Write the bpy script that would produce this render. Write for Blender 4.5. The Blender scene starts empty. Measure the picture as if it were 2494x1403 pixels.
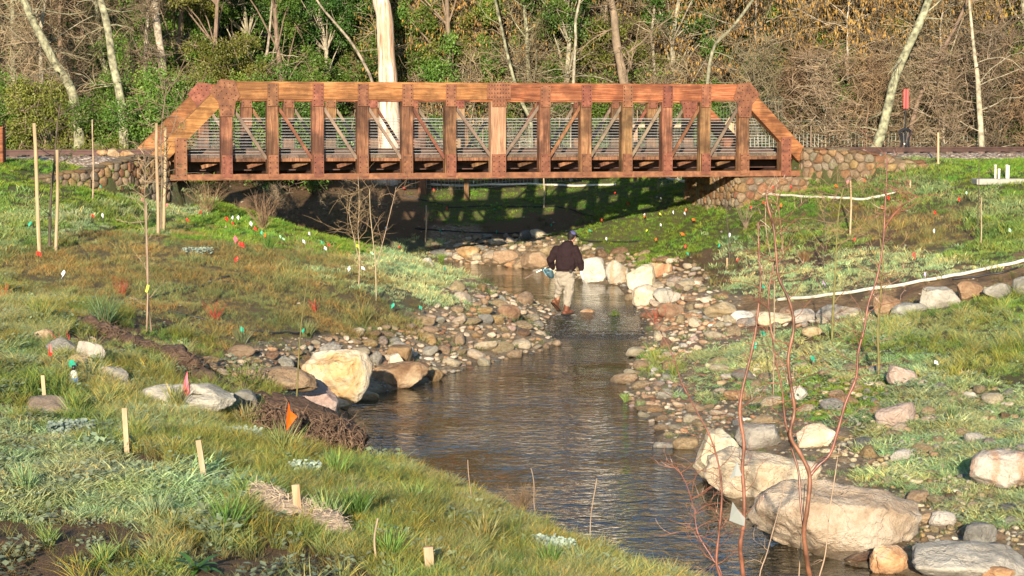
import bpy, math, random
import numpy as np
from mathutils import Vector, Matrix, noise as mnoise

# ------------------------------------------------------------------ camera, sky, sun, exposure
scene = bpy.context.scene
C = bpy.context.collection
F, CX, CY, HOR, CH = 5000.0, 1247.0, 701.5, 310.0, 4.1
PIT = math.atan((CY - HOR) / F)
cp, sp = math.cos(PIT), math.sin(PIT)
cam = bpy.data.cameras.new("camera")
cam.sensor_width = 36.0
cam.lens = 36.0 * F / 2494.0
cam.clip_start = 0.1
cam.clip_end = 2000.0
camo = bpy.data.objects.new("camera", cam)
C.objects.link(camo)
camo.location = (0, 0, CH)
camo.rotation_euler = (math.pi / 2 - PIT, 0, 0)
scene.camera = camo

SUN_EL = math.radians(13.2)
SUN_AZ = math.radians(5.0)          # light travels towards +Y, turned this much to +X
world = bpy.data.worlds.new("World")
scene.world = world
world.use_nodes = True
wn = world.node_tree
wn.nodes.clear()
sky = wn.nodes.new("ShaderNodeTexSky")
sky.sky_type = 'NISHITA'
sky.sun_disc = False
sky.sun_elevation = SUN_EL
sky.sun_rotation = math.radians(180.0) + SUN_AZ
sky.air_density = 1.0
sky.dust_density = 0.15
sky.ozone_density = 2.2
bg = wn.nodes.new("ShaderNodeBackground")
bg.inputs[1].default_value = 0.11
wo = wn.nodes.new("ShaderNodeOutputWorld")
wn.links.new(sky.outputs[0], bg.inputs[0])
wn.links.new(bg.outputs[0], wo.inputs[0])
sl = bpy.data.lights.new("sun", 'SUN')
sl.energy = 5.0
sl.angle = math.radians(0.53)
sl.color = (1.0, 0.86, 0.66)
so = bpy.data.objects.new("sun", sl)
C.objects.link(so)
ldir = Vector((math.sin(SUN_AZ) * math.cos(SUN_EL), math.cos(SUN_AZ) * math.cos(SUN_EL), -math.sin(SUN_EL)))
so.rotation_euler = ldir.to_track_quat('-Z', 'Y').to_euler()
so.location = (-4, -30, 20)
scene.view_settings.view_transform = 'Standard'
scene.view_settings.look = 'None'
scene.view_settings.gamma = 1.0
scene.view_settings.use_curve_mapping = False
scene.view_settings.exposure = 1.18
scene.render.engine = 'CYCLES'
scene.cycles.max_bounces = 6
scene.cycles.transparent_max_bounces = 12

random.seed(7)
RN = np.random.default_rng(11)

# ------------------------------------------------------------------ geometry of view -> places
def ray(u, v):
    xr = (u - CX) / F
    yr = -(v - CY) / F
    return np.array([xr, cp + yr * sp, -sp + yr * cp])

def P(u, v, Y):
    d = ray(u, v)
    k = Y / d[1]
    return (d[0] * k, Y, CH + d[2] * k)

def Pz(u, v, z=0.0):
    d = ray(u, v)
    k = (z - CH) / d[2]
    return (d[0] * k, d[1] * k, z)

def proj(x, y, z):
    dz = z - CH
    w = y * cp - dz * sp
    yy = y * sp + dz * cp
    w = np.maximum(w, 0.1)
    return CX + F * x / w, CY - F * yy / w

# ------------------------------------------------------------------ vectorised value noise
_LT = RN.random((257, 257))
def vnoise(x, y, s=1.0, o=0):
    x = np.asarray(x, float) / s + 31.7 * o + 500.3
    y = np.asarray(y, float) / s + 17.3 * o + 500.7
    xi = np.floor(x).astype(int); yi = np.floor(y).astype(int)
    fx = x - xi; fy = y - yi
    fx = fx * fx * (3 - 2 * fx); fy = fy * fy * (3 - 2 * fy)
    a = _LT[xi % 256, yi % 256]; b = _LT[(xi + 1) % 256, yi % 256]
    c = _LT[xi % 256, (yi + 1) % 256]; d = _LT[(xi + 1) % 256, (yi + 1) % 256]
    return (a * (1 - fx) + b * fx) * (1 - fy) + (c * (1 - fx) + d * fx) * fy - 0.5

def fbm(x, y, s, o=0, n=3):
    r = 0; a = 1
    for i in range(n):
        r = r + a * vnoise(x, y, s, o + i * 7); s *= 0.5; a *= 0.5
    return r

# ------------------------------------------------------------------ terrain
def WL(y):
    t = np.clip((np.asarray(y, float) - 39.8) / 4.0, 0, 1)
    return 0.14 * t * t * (3 - 2 * t)

shore = []
for (u, v) in [(2600, 1600), (2200, 1560), (1900, 1500), (1700, 1440), (1440, 1345), (1280, 1265), (1050, 1185), (900, 1125),
               (860, 1060), (835, 1000), (850, 985), (900, 962), (1050, 930), (1100, 908), (1200, 880), (1290, 862), (1370, 838), (1325, 815)]:
    shore.append(Pz(u, v, 0.0)[:2])
for (u, v) in [(1320, 790), (1340, 770), (1320, 742), (1240, 722), (1160, 700), (1085, 668)]:
    shore.append(Pz(u, v, 0.12)[:2])
shore += [(-3.2, 56.0), (-8, 56.5), (-15, 57.5), (-30, 61), (-30, 64), (-15, 62), (-8, 61), (-3.4, 61.5)]
for (u, v) in [(1060, 636), (1130, 642), (1220, 648), (1330, 662), (1420, 688), (1500, 697), (1545, 735), (1560, 760)]:
    shore.append(Pz(u, v, 0.13)[:2])
for (u, v) in [(1575, 800), (1550, 850), (1545, 880), (1520, 930), (1530, 985), (1610, 1035), (1600, 1080), (1690, 1095), (1710, 1140), (1745, 1205),
               (1830, 1240), (1860, 1312), (2060, 1372), (2240, 1408), (2494, 1450), (2900, 1490)]:
    shore.append(Pz(u, v, 0.0)[:2])
shore = np.array(shore)

def poly_sd(px, py, poly):
    """signed distance: negative inside"""
    px = np.asarray(px, float); py = np.asarray(py, float)
    d2 = np.full(px.shape, 1e9); ins = np.zeros(px.shape, bool)
    n = len(poly)
    for i in range(n):
        ax, ay = poly[i]; bx, by = poly[(i + 1) % n]
        ex, ey = bx - ax, by - ay
        wx, wy = px - ax, py - ay
        t = np.clip((wx * ex + wy * ey) / (ex * ex + ey * ey + 1e-9), 0, 1)
        d2 = np.minimum(d2, (wx - ex * t) ** 2 + (wy - ey * t) ** 2)
        if ay != by:
            c = ((ay > py) != (by > py)) & (px < (bx - ax) * (py - ay) / (by - ay) + ax)
            ins ^= c
    d = np.sqrt(d2)
    return np.where(ins, -d, d)

LB0 = 16.74
BR0 = (-8.40, 49.72); BRA = math.atan2(4.78, 16.04); bc, bs = math.cos(BRA), math.sin(BRA)
def TR(s, t):       # bridge/track frame -> world xy
    return (BR0[0] + s * bc - t * bs, BR0[1] + s * bs + t * bc)

uvY = [(0,1403,13),(400,1403,13.2),(800,1403,13.8),(1200,1403,15),(1600,1403,17.2),(0,1250,15),(400,1250,15.2),(800,1250,16),(1150,1250,18),
 (1280,1278,19.1),(1440,1352,18.4),(1020,1208,19.7),(0,1100,17.5),(300,1100,17.5),(600,1130,18.2),(870,1135,19.9),(760,1110,19.9),(0,950,21),(200,900,23),(330,985,21.3),(560,1030,21.8),
 (100,800,26),(300,860,25),(480,925,25),(700,1040,22.9),(360,800,29),(500,870,29),(740,845,32),(850,820,34.3),(360,700,33.5),(600,700,34.5),(600,600,41),
 (840,700,36.5),(960,700,38.5),(1050,730,38.5),(1250,760,41),(1150,850,37),(1000,800,36.3),(700,760,33),(500,780,31),(560,545,46),(800,592,46),(950,605,47),
 (1040,643,49),(1180,692,47.7),(1290,718,46.2),(100,620,37.5),(360,565,42.5),(0,700,33),(0,600,38),(0,500,43),(200,500,44),(390,515,47.7),(160,436,46.0),(330,520,46.3),(250,497,45.6),(180,457,45),(390,560,45),(100,462,44.5),
 (0,400,46.3),(100,400,46.6),(200,800,27.5),(240,700,33),
 (1290,590,60.9),(1400,562,60.2),(1400,545,64.5),(1400,480,66),(1400,447,67),(1500,522,58.2),(1500,445,65.5),(1200,605,61),(1150,568,65),(1200,500,66),(1100,450,67.5),(1000,575,62),(950,520,65),(1000,450,66.5),(850,560,60),(850,455,66),(1250,448,67.3),(700,560,58.5),(600,450,63.5),
 (1600,620,54),(1650,560,56),(1650,488,57.2),(1650,440,62.5),(1720,455,59),(1800,472,55),(1850,600,50),(1900,520,51.5),(1960,474,53),(2080,462,52.6),(2250,408,52.8),(2250,398,53.6),(2494,398,54.5),
 (2350,450,51),(2494,480,49),(2494,560,45),(2300,560,46.5),(2150,560,48),(2494,640,40),(2494,700,37.5),(2300,680,40),(2100,700,41),(1900,740,41),(2100,620,45),
 (1550,700,50),(1650,640,51.5),(1700,700,46),(1700,740,43),(1620,790,42),(2494,740,35),(2200,800,34),(2000,860,33.3),(2494,900,29),(1700,900,32.6),(1850,800,37.5),
 (2200,1000,27.4),(2494,1000,26.5),(2494,1150,22.5),(2200,1150,22.9),(2000,1000,28),(1800,960,30.2),(2494,1300,19.5),(2300,1300,20),(1900,1060,26),(1640,980,30.3)]
cps = [P(*a) for a in uvY]
wpts = [(-3,9,1.25),(3,9,0.8),(2.2,14,0.25),(4,12,0.5),(7,14,-0.1),(-9,14,1.4),(-12,22,1.7),(-14,32,1.9),(-16,40,2.6),(9,18,.3),(11,26,.7),(14,36,1.4),(17,46,2.5),
        (-9,5,1.5),(0,3,1.3),(8,5,.6),(-6,60.5,1.0),(-14,66,2.9),(-20,66,3.1),(-5,66,2.45),(2,68,2.5),(8,66,2.9),(14,66,3.3),(20,70,3.4),(-10,72,3.2),(0,74,3.0),(10,74,3.4),
        (-30,70,3.2),(30,70,3.5),(-30,40,3),(30,40,3.0),(-30,10,2.2),(30,10,1.8),(1,56,.2),(-1,54,0.0),(4,56.3,.6),(-3,51,1.0)]
for s in (-22,-16,-10,-4,-2.0):
    for t in (-0.2, 2.0, 4.6): wpts.append(TR(s, t) + (3.22,))
for s in (18.6, 21, 25, 31, 38):
    for t in (0.6, 2.0, 4.6, 8.0): wpts.append(TR(s, t) + (3.22,))
cps += wpts
cps = np.array(cps)

def tps_fit(pts, vals, lam=0.02):
    n = len(pts)
    d2 = ((pts[:, None, :] - pts[None, :, :]) ** 2).sum(-1)
    K = 0.5 * d2 * np.log(d2 + 1e-9)
    K += lam * np.eye(n) * 10
    Pm = np.hstack([np.ones((n, 1)), pts])
    A = np.zeros((n + 3, n + 3)); A[:n, :n] = K; A[:n, n:] = Pm; A[n:, :n] = Pm.T
    b = np.concatenate([vals, np.zeros(3)])
    return np.linalg.solve(A, b)
_pts = cps[:, :2] / 5.0
_sol = tps_fit(_pts, cps[:, 2])
GX = np.arange(-45, 45.01, 0.25); GY = np.arange(-4, 100.01, 0.25)
gx, gy = np.meshgrid(GX, GY)
_h = np.zeros(gx.shape)
fx_, fy_ = gx / 5.0, gy / 5.0
for i in range(len(_pts)):
    d2 = (fx_ - _pts[i, 0]) ** 2 + (fy_ - _pts[i, 1]) ** 2
    _h += _sol[i] * 0.5 * d2 * np.log(d2 + 1e-9)
_h += _sol[-3] + _sol[-2] * fx_ + _sol[-1] * fy_
# far-out blending to a plain shelf, forest floor rises into a hillside behind
wgt = np.clip((np.abs(gx) - 24) / 8, 0, 1); wgt = np.maximum(wgt, np.clip((8 - gy) / 8, 0, 1))
wgt = np.maximum(wgt, np.clip((gy - 70) / 5, 0, 1))
base = 3.3 - 1.8 * np.clip((40 - gy) / 40, 0, 1)
_h = _h * (1 - wgt) + base * wgt
_h += np.clip((gy - 72) / 22, 0, 1) ** 1.1 * 8.0
_h = np.clip(_h, -0.2, 12)
# bring the bed and the shores to the stream
sd = poly_sd(gx, gy, shore)
wl = WL(gy)
out = wl + 0.03 + np.clip(sd / 1.1, 0, 1) * (np.maximum(_h, wl + 0.10) - wl - 0.03)
inn = wl - np.minimum(0.42, 0.40 * np.abs(sd))
H0 = np.where(sd > 0, out, inn)
H0 += 0.05 * fbm(gx, gy, 2.2, 1) * np.clip(sd, 0, 1) + 0.10 * fbm(gx, gy, 5.0, 2) * np.clip(sd / 3, 0, 1)

H0 -= .34*np.exp(-((gx+2.1)/.85)**2-((gy-22.4)/1.5)**2)
# the ground meets the stone walls: low in front, high behind
LWP = [(-10.35, 45.6), (-9.6, 46.6), (-8.9, 47.9), TR(0.10, -0.02)]
RWP = [TR(LB0 + 0.03, -0.10), (9.0, 53.3), (9.9, 53.15), (10.9, 53.2)]
for PTH, tz_, bz_ in ((LWP, (2.98, 3.30), (2.82, 1.95)), (RWP, (3.45, 3.10), (2.30, 3.05))):
    Lt = sum(math.dist(a, b) for a, b in zip(PTH, PTH[1:])); acc = 0
    bd = np.full(gx.shape, 1e9); bu = np.zeros(gx.shape); bsd = np.zeros(gx.shape)
    for a, b in zip(PTH, PTH[1:]):
        l_ = math.dist(a, b); ex, ey = (b[0]-a[0])/l_, (b[1]-a[1])/l_
        t = (gx-a[0])*ex + (gy-a[1])*ey; tc_ = np.clip(t, 0, l_)
        d = np.hypot(gx-a[0]-ex*tc_, gy-a[1]-ey*tc_); sgn = (gx-a[0])*ey - (gy-a[1])*ex
        m = d < bd; bd[m] = d[m]; bu[m] = (acc+tc_[m])/Lt; bsd[m] = sgn[m]; acc += l_
    front = bsd > 0
    inx = (gx > min(p[0] for p in PTH)-.5) & (gx < max(p[0] for p in PTH)+.6)
    wf = np.clip(1 - (bd-.35)/2.6, 0, 1)**1.2 * (front & inx)
    H0 = H0*(1-wf) + np.minimum(H0, bz_[0]+(bz_[1]-bz_[0])*bu)*wf
    wb = np.clip(1 - (bd-.4)/1.2, 0, 1) * (~front & inx)
    H0 = H0*(1-wb) + (tz_[0]+(tz_[1]-tz_[0])*bu - .08)*wb

def Hs(x, y):
    x = np.asarray(x, float); y = np.asarray(y, float)
    i = np.clip((x - GX[0]) / 0.25, 0, len(GX) - 1.001); j = np.clip((y - GY[0]) / 0.25, 0, len(GY) - 1.001)
    i0 = i.astype(int); j0 = j.astype(int); a = i - i0; b = j - j0
    return (H0[j0, i0] * (1 - a) + H0[j0, i0 + 1] * a) * (1 - b) + (H0[j0 + 1, i0] * (1 - a) + H0[j0 + 1, i0 + 1] * a) * b

def Hf(x, y):
    h = Hs(x, y)
    k = np.clip((h - WL(y)) * 6, 0, 1)
    return h + k * (0.05 * fbm(x, y, 0.55, 3) + 0.03 * fbm(x, y, 0.2, 4, 2))

_RY = np.concatenate([np.arange(9, 40, 0.05), np.arange(40, 98, 0.1)])
def at(u, v, y0=9.0):
    d = ray(u, v)
    k = _RY / d[1]
    x = d[0] * k; z = CH + d[2] * k
    g = np.maximum(Hf(x, _RY), -5)
    m = np.nonzero((z <= g) & (_RY >= y0))[0]
    if len(m) == 0: return P(u, v, 60.0)
    i = m[0]
    return (float(x[i]), float(_RY[i]), float(g[i]))

def gz(x, y): return float(Hf(x, y))

# zones of ground cover, given by anchor places seen in the view
ANC = []
def anc(t, *l):
    for a in l: ANC.append((a[0], a[1], t))
anc('dirt',(80,1380),(350,1350),(200,1290),(600,1380),(400,1150),(560,1195),(120,990),(700,1350),(820,1390),(640,1260),(30,1310),(30,1130),(1050,1390),(480,1300),
    (1300,548),(1400,535),(900,520),(850,480),(1000,470),(1000,540),(1700,655),(1760,625),(2000,615),(1240,560),(760,560),(950,460),(640,470),
    (2200,712),(2400,678),(2040,745),(2000,825),(1900,775),(2300,700),(2494,665),(450,880),(380,780),(300,830),(420,905),(2350,550),(2150,585))
anc('frost',(150,1180),(300,1210),(500,1260),(50,1050),(250,1080),(450,1220),(20,1200),(950,690),(1000,650),(900,640),(1050,700),(1000,620),(1850,650),(1950,690),(2050,690),(2150,650),(1800,610),
    (2300,630),(2080,650),(2100,800),(1900,840),(1800,860),(2100,900),(2350,950),(2450,1000),(2300,1050),(2150,1080),(2350,1130),(2200,1170),(2450,1230),(2400,1080),(1800,930),(2200,900),(1850,880),(20,880),(650,1210),(160,540),(400,500))
anc('tall',(420,1050),(300,960),(620,1120),(720,1160),(800,1180),(540,1330),(850,1300),(950,1200),(1050,1260),(1200,1300),(1350,1350),(1550,1390),(1000,1340),(1100,1350),(880,1130),(1250,1370),(30,710),(200,770),(100,860),(60,780),(130,740),(1450,1380),(250,930),(480,1060),(330,1010),(730,1240),(560,1030),(1180,1230),(400,850))
anc('olive',(150,700),(300,700),(500,700),(700,680),(600,780),(800,760),(420,600),(250,600),(600,620),(760,640),(850,700),(930,760),(900,800),(560,820),(680,800),(350,650),(480,640),(400,740),(100,650),(2100,560),(2230,560),(2330,530),(2100,530),(2280,590),(760,800),(820,810),(700,610))
anc('lush',(1480,548),(1600,490),(1450,580),(1540,520),(1480,500),(1560,470),(1450,480),(700,575),(800,598),(560,555),(500,530),(50,440),(150,430),(250,540),(1600,560),(1750,540),(1500,585),(1650,600),(1850,560),(1950,520),(1780,490),(1400,470),(1200,480),(1100,500),(1200,520),(1350,500),(1550,620),(1700,590),
    (2350,420),(2460,430),(1950,950),(2080,965),(1880,490),(200,480),(900,605),(2000,940),(2440,760),(1300,460),(1700,500),(2000,480))
anc('meadow',(200,1000),(60,950),(450,1390),(50,560),(350,530),(100,500),(440,840),(2200,480),(2400,500),(2430,570),(2400,620),(2250,440),(2400,780),(2300,810),(2450,870),(2200,850),(2050,580),(1600,880),(300,500),(2494,720),(2350,860),(1900,590))
anc('rock',(1200,760),(1000,860),(700,860),(620,890),(1300,830),(860,860),(1100,800),(1150,590),(1300,595),(1500,650),(1640,680),(1560,690),(1100,600),(1400,615),(1700,880),(1600,950),(1650,960),(1750,1010),(1750,780),(1680,800),(2300,1250),(2200,1230),
    (2250,1290),(1600,730),(1650,740),(1720,830),(1250,790),(1180,720),(2050,1130),(1100,880),(950,880),(800,900),(1900,1060),(2000,1080),(800,850),(900,850),(1620,1010),(1700,1050),(2400,1290),(1200,610),(2100,1110),(1640,860),(1330,720))
anc('silt',(1870,768),(1950,757),(2030,747),(2100,735),(2180,720),(2250,705),(2330,692),(2400,680),(2460,668),(2494,662))
anc('dirt',(150,1300),(300,1300),(30,1380),(450,1345),(280,1390),(620,1340),(660,1385),(100,1340),(560,1250),(220,1350),(720,1385),(520,1380))
TY = sorted(set(a[2] for a in ANC)); TYI = {t: i for i, t in enumerate(TY)}
_A = np.array([(a[0], a[1], TYI[a[2]]) for a in ANC], float)
def zone(x, y, z, jit=0.0):
    u, v = proj(np.asarray(x, float), np.asarray(y, float), np.asarray(z, float))
    pxm = F / np.maximum(y, 8)
    wu = u + pxm * 0.9 * fbm(x, y, 1.3, 5); wv = v + pxm * 0.22 * fbm(x, y, 1.1, 9)
    if jit: wu = wu + RN.normal(0, 1, u.shape)*pxm*jit; wv = wv + RN.normal(0, 1, u.shape)*pxm*jit*.22
    wu = np.clip(wu, -100, 2594); wv = np.clip(wv, 395, 1410)
    best = np.full(u.shape, 1e18); ti = np.zeros(u.shape, int)
    sc = np.clip((wv - 200) / 500.0, 0.4, 2)
    for a in _A:
        d = ((wu - a[0]) / sc) ** 2 + ((wv - a[1]) * 2.0 / sc) ** 2
        m = d < best
        best[m] = d[m]; ti[m] = int(a[2])
    return ti
ZCOL = {'dirt': (.125, .078, .044), 'frost': (.10, .115, .065), 'tall': (.085, .078, .030), 'olive': (.130, .108, .048), 'lush': (.070, .105, .026), 'meadow': (.070, .085, .03), 'rock': (.29, .225, .15), 'silt': (.34, .21, .10)}

# ------------------------------------------------------------------ mesh helpers
class MB:
    def __init__(s): s.v = []; s.f = []; s.m = []
    def add(s, vs, fs, mi=0):
        b = len(s.v); s.v.extend(vs); s.f.extend([tuple(b + i for i in f) for f in fs]); s.m.extend([mi] * len(fs))
    def box(s, x0, x1, y0, y1, z0, z1, mi=0, bev=0.0):
        if bev <= 0:
            vs = [(x0,y0,z0),(x1,y0,z0),(x1,y1,z0),(x0,y1,z0),(x0,y0,z1),(x1,y0,z1),(x1,y1,z1),(x0,y1,z1)]
            s.add(vs, [(0,3,2,1),(4,5,6,7),(0,1,5,4),(1,2,6,5),(2,3,7,6),(3,0,4,7)], mi)
        else:
            vs = []
            for z, i in ((z0, bev), (z0 + bev, 0), (z1 - bev, 0), (z1, bev)):
                for (x, y) in ((x0+i+bev*(i==0),y0+i),(x1-i-bev*(i==0),y0+i),(x1-i,y0+i+bev*(i==0)),(x1-i,y1-i-bev*(i==0)),(x1-i-bev*(i==0),y1-i),(x0+i+bev*(i==0),y1-i),(x0+i,y1-i-bev*(i==0)),(x0+i,y0+i+bev*(i==0))):
                    vs.append((x, y, z))
            fs = [tuple(reversed(range(8))), tuple(range(24, 32))]
            for k in range(3):
                for j in range(8):
                    fs.append((k*8+j, k*8+(j+1)%8, k*8+8+(j+1)%8, k*8+8+j))
            s.add(vs, fs, mi)
    def beam(s, a, b, w, h, up=(0,0,1), mi=0):
        """rectangular bar from a to b, w across, h along 'up'"""
        a = Vector(a); b = Vector(b); d = (b - a).normalized(); upv = Vector(up)
        side = d.cross(upv).normalized(); u2 = side.cross(d).normalized()
        vs = []
        for p in (a, b):
            for (i, j) in ((-1,-1),(1,-1),(1,1),(-1,1)):
                vs.append(tuple(p + side * (i * w / 2) + u2 * (j * h / 2)))
        s.add(vs, [(0,1,2,3),(7,6,5,4),(0,4,5,1),(1,5,6,2),(2,6,7,3),(3,7,4,0)], mi)
    def tube(s, pts, rad, n=6, mi=0, cap=True):
        pts = [Vector(p) for p in pts]
        if not isinstance(rad, (list, tuple)): rad = [rad] * len(pts)
        vs = []; prev = None
        for i, p in enumerate(pts):
            if i == 0: d = pts[1] - p
            elif i == len(pts) - 1: d = p - pts[i - 1]
            else: d = pts[i + 1] - pts[i - 1]
            if d.length < 1e-9: d = Vector((0, 0, 1))
            d.normalize()
            if prev is None:
                ref = Vector((0, 0, 1)) if abs(d.z) < 0.9 else Vector((1, 0, 0))
                a = d.cross(ref).normalized()
            else:
                a = (prev - d * prev.dot(d))
                if a.length < 1e-6: a = d.cross(Vector((0.3, 0.5, 0.8)))
                a.normalize()
            prev = a; b = d.cross(a)
            for k in range(n):
                t = 2 * math.pi * k / n
                vs.append(tuple(p + (a * math.cos(t) + b * math.sin(t)) * rad[i]))
        fs = []
        for i in range(len(pts) - 1):
            for k in range(n):
                fs.append((i*n+k, i*n+(k+1)%n, (i+1)*n+(k+1)%n, (i+1)*n+k))
        if cap:
            fs.append(tuple(reversed(range(n)))); fs.append(tuple(range((len(pts)-1)*n, len(pts)*n)))
        s.add(vs, fs, mi)
    def ell(s, c, r, rot=None, nu=12, nv=8, mi=0):
        vs = []; M = rot or Matrix.Identity(3)
        for j in range(nv + 1):
            ph = math.pi * j / nv
            for i in range(nu):
                th = 2 * math.pi * i / nu
                p = M @ Vector((r[0]*math.sin(ph)*math.cos(th), r[1]*math.sin(ph)*math.sin(th), r[2]*math.cos(ph)))
                vs.append((c[0]+p.x, c[1]+p.y, c[2]+p.z))
        fs = []
        for j in range(nv):
            for i in range(nu):
                fs.append((j*nu+i, (j+1)*nu+i, (j+1)*nu+(i+1)%nu, j*nu+(i+1)%nu))
        s.add(vs, fs, mi)
    def mesh(s, name, mats, smooth=False):
        me = bpy.data.meshes.new(name)
        me.from_pydata(s.v, [], s.f)
        if not isinstance(mats, (list, tuple)): mats = [mats]
        for m in mats: me.materials.append(m)
        if len(mats) > 1: me.polygons.foreach_set("material_index", s.m)
        if smooth: me.polygons.foreach_set("use_smooth", [True] * len(me.polygons))
        me.update()
        return me
    def build(s, name, mats, parent=None, smooth=False, **k):
        return link(name, s.mesh(name, mats, smooth), parent, **k)

def link(name, me, parent=None, loc=None, rot=None, scl=None, label=None, cat=None, group=None, kind=None):
    o = bpy.data.objects.new(name, me); C.objects.link(o)
    if parent is not None: o.parent = parent
    if loc is not None: o.location = loc
    if rot is not None: o.rotation_euler = rot
    if scl is not None: o.scale = scl
    tag(o, label, cat, group, kind)
    return o
def tag(o, label=None, cat=None, group=None, kind=None):
    if label: o['label'] = label
    if cat: o['category'] = cat
    if group: o['group'] = group
    if kind: o['kind'] = kind
def thing(name, label, cat, loc=(0,0,0), rz=0.0, group=None):
    return link(name, None, None, loc, (0,0,rz), None, label, cat, group)
def copy_tree(o, parent=None, **k):
    c = o.copy(); C.objects.link(c); c.parent = parent
    for ch in o.children: copy_tree(ch, c)
    return c

# ------------------------------------------------------------------ materials
class NT:
    def __init__(s, name):
        s.m = bpy.data.materials.new(name); s.m.use_nodes = True; s.t = s.m.node_tree; s.t.nodes.clear()
        s.out = s.t.nodes.new("ShaderNodeOutputMaterial")
    def n(s, ty, **k):
        x = s.t.nodes.new(ty)
        for a, b in k.items(): setattr(x, a, b)
        return x
    def l(s, a, b): s.t.links.new(a, b)
    def coord(s, kind='Object', scale=(1,1,1), rand=False):
        tc = s.n("ShaderNodeTexCoord"); mp = s.n("ShaderNodeMapping"); mp.inputs['Scale'].default_value = scale
        s.l(tc.outputs[kind], mp.inputs[0])
        if rand:
            oi = s.n("ShaderNodeObjectInfo"); ml = s.n("ShaderNodeMath", operation='MULTIPLY'); ml.inputs[1].default_value = 37.0
            cb = s.n("ShaderNodeCombineXYZ")
            s.l(oi.outputs['Random'], ml.inputs[0])
            for i in range(3): s.l(ml.outputs[0], cb.inputs[i])
            s.l(cb.outputs[0], mp.inputs['Location'])
        return mp.outputs[0]
    def noise(s, co, scale, detail=4, rough=0.55, dist=0.0):
        x = s.n("ShaderNodeTexNoise"); x.inputs['Scale'].default_value = scale; x.inputs['Detail'].default_value = detail
        x.inputs['Roughness'].default_value = rough; x.inputs['Distortion'].default_value = dist
        if co is not None: s.l(co, x.inputs['Vector'])
        return x.outputs['Fac']
    def ramp(s, fac, stops):
        r = s.n("ShaderNodeValToRGB"); e = r.color_ramp.elements
        while len(e) > 1: e.remove(e[0])
        e[0].position = stops[0][0]; e[0].color = tuple(stops[0][1]) + (1,)
        for p, c in stops[1:]:
            q = e.new(p); q.color = tuple(c) + (1,)
        s.l(fac, r.inputs[0])
        return r.outputs[0]
    def ramp_pos(s, val, stops):
        lo, hi = stops[0][0], stops[-1][0]
        mr = s.n("ShaderNodeMapRange"); mr.inputs[1].default_value = lo; mr.inputs[2].default_value = hi; s.l(val, mr.inputs[0])
        return s.ramp(mr.outputs[0], [((p-lo)/(hi-lo), (v,)*3) for p, v in stops])
    def mix(s, fac, a, b, bt='MIX'):
        x = s.n("ShaderNodeMix", data_type='RGBA', blend_type=bt)
        if isinstance(fac, (int, float)): x.inputs[0].default_value = fac
        else: s.l(fac, x.inputs[0])
        for i, c in ((6, a), (7, b)):
            if isinstance(c, (tuple, list)): x.inputs[i].default_value = tuple(c) + (1,) if len(c) == 3 else c
            else: s.l(c, x.inputs[i])
        return x.outputs[2]
    def rand_val(s, col, lo=0.75, hi=1.25):
        oi = s.n("ShaderNodeObjectInfo"); mr = s.n("ShaderNodeMapRange"); mr.inputs[3].default_value = lo; mr.inputs[4].default_value = hi
        s.l(oi.outputs['Random'], mr.inputs[0])
        hs = s.n("ShaderNodeHueSaturation"); s.l(mr.outputs[0], hs.inputs['Value'])
        m2 = s.n("ShaderNodeMath", operation='MULTIPLY'); m2.inputs[1].default_value = 7.31
        s.l(oi.outputs['Random'], m2.inputs[0]); fr = s.n("ShaderNodeMath", operation='FRACT'); s.l(m2.outputs[0], fr.inputs[0])
        mr2 = s.n("ShaderNodeMapRange"); mr2.inputs[3].default_value = 0.485; mr2.inputs[4].default_value = 0.515
        s.l(fr.outputs[0], mr2.inputs[0]); s.l(mr2.outputs[0], hs.inputs['Hue'])
        if isinstance(col, (tuple, list)): hs.inputs['Color'].default_value = tuple(col) + (1,)
        else: s.l(col, hs.inputs['Color'])
        return hs.outputs[0]
    def fin(s, col, rough=0.8, bump=None, bstr=0.4, bdist=0.02, metal=0.0, spec=0.3, transl=0.0, sub=0.0):
        p = s.n("ShaderNodeBsdfPrincipled")
        if isinstance(col, (tuple, list)): p.inputs['Base Color'].default_value = tuple(col) + (1,)
        else: s.l(col, p.inputs['Base Color'])
        if isinstance(rough, (int, float)): p.inputs['Roughness'].default_value = rough
        else: s.l(rough, p.inputs['Roughness'])
        p.inputs['Metallic'].default_value = metal
        p.inputs['Specular IOR Level'].default_value = spec
        if bump is not None:
            b = s.n("ShaderNodeBump"); b.inputs['Strength'].default_value = bstr; b.inputs['Distance'].default_value = bdist
            s.l(bump, b.inputs['Height']); s.l(b.outputs[0], p.inputs['Normal'])
        if transl > 0:
            t = s.n("ShaderNodeBsdfTranslucent"); mx = s.n("ShaderNodeMixShader"); mx.inputs[0].default_value = transl
            if isinstance(col, (tuple, list)): t.inputs[0].default_value = tuple(col) + (1,)
            else: s.l(col, t.inputs[0])
            s.l(p.outputs[0], mx.inputs[1]); s.l(t.outputs[0], mx.inputs[2]); s.l(mx.outputs[0], s.out.inputs[0])
        else:
            s.l(p.outputs[0], s.out.inputs[0])
        return s.m

def mk_simple(name, col, rough=0.7, var=0.25, scale=6.0, metal=0.0, spec=0.3, bstr=0.3, rv=(0.85, 1.15)):
    t = NT(name); co = t.coord('Object', rand=True); f = t.noise(co, scale, 5)
    c2 = tuple(c * (1 - var) for c in col); c1 = tuple(min(1, c * (1 + var)) for c in col)
    c = t.ramp(f, [(0.3, c2), (0.7, c1)])
    return t.fin(t.rand_val(c, *rv), rough, f, bstr, 0.01, metal, spec)

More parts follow.
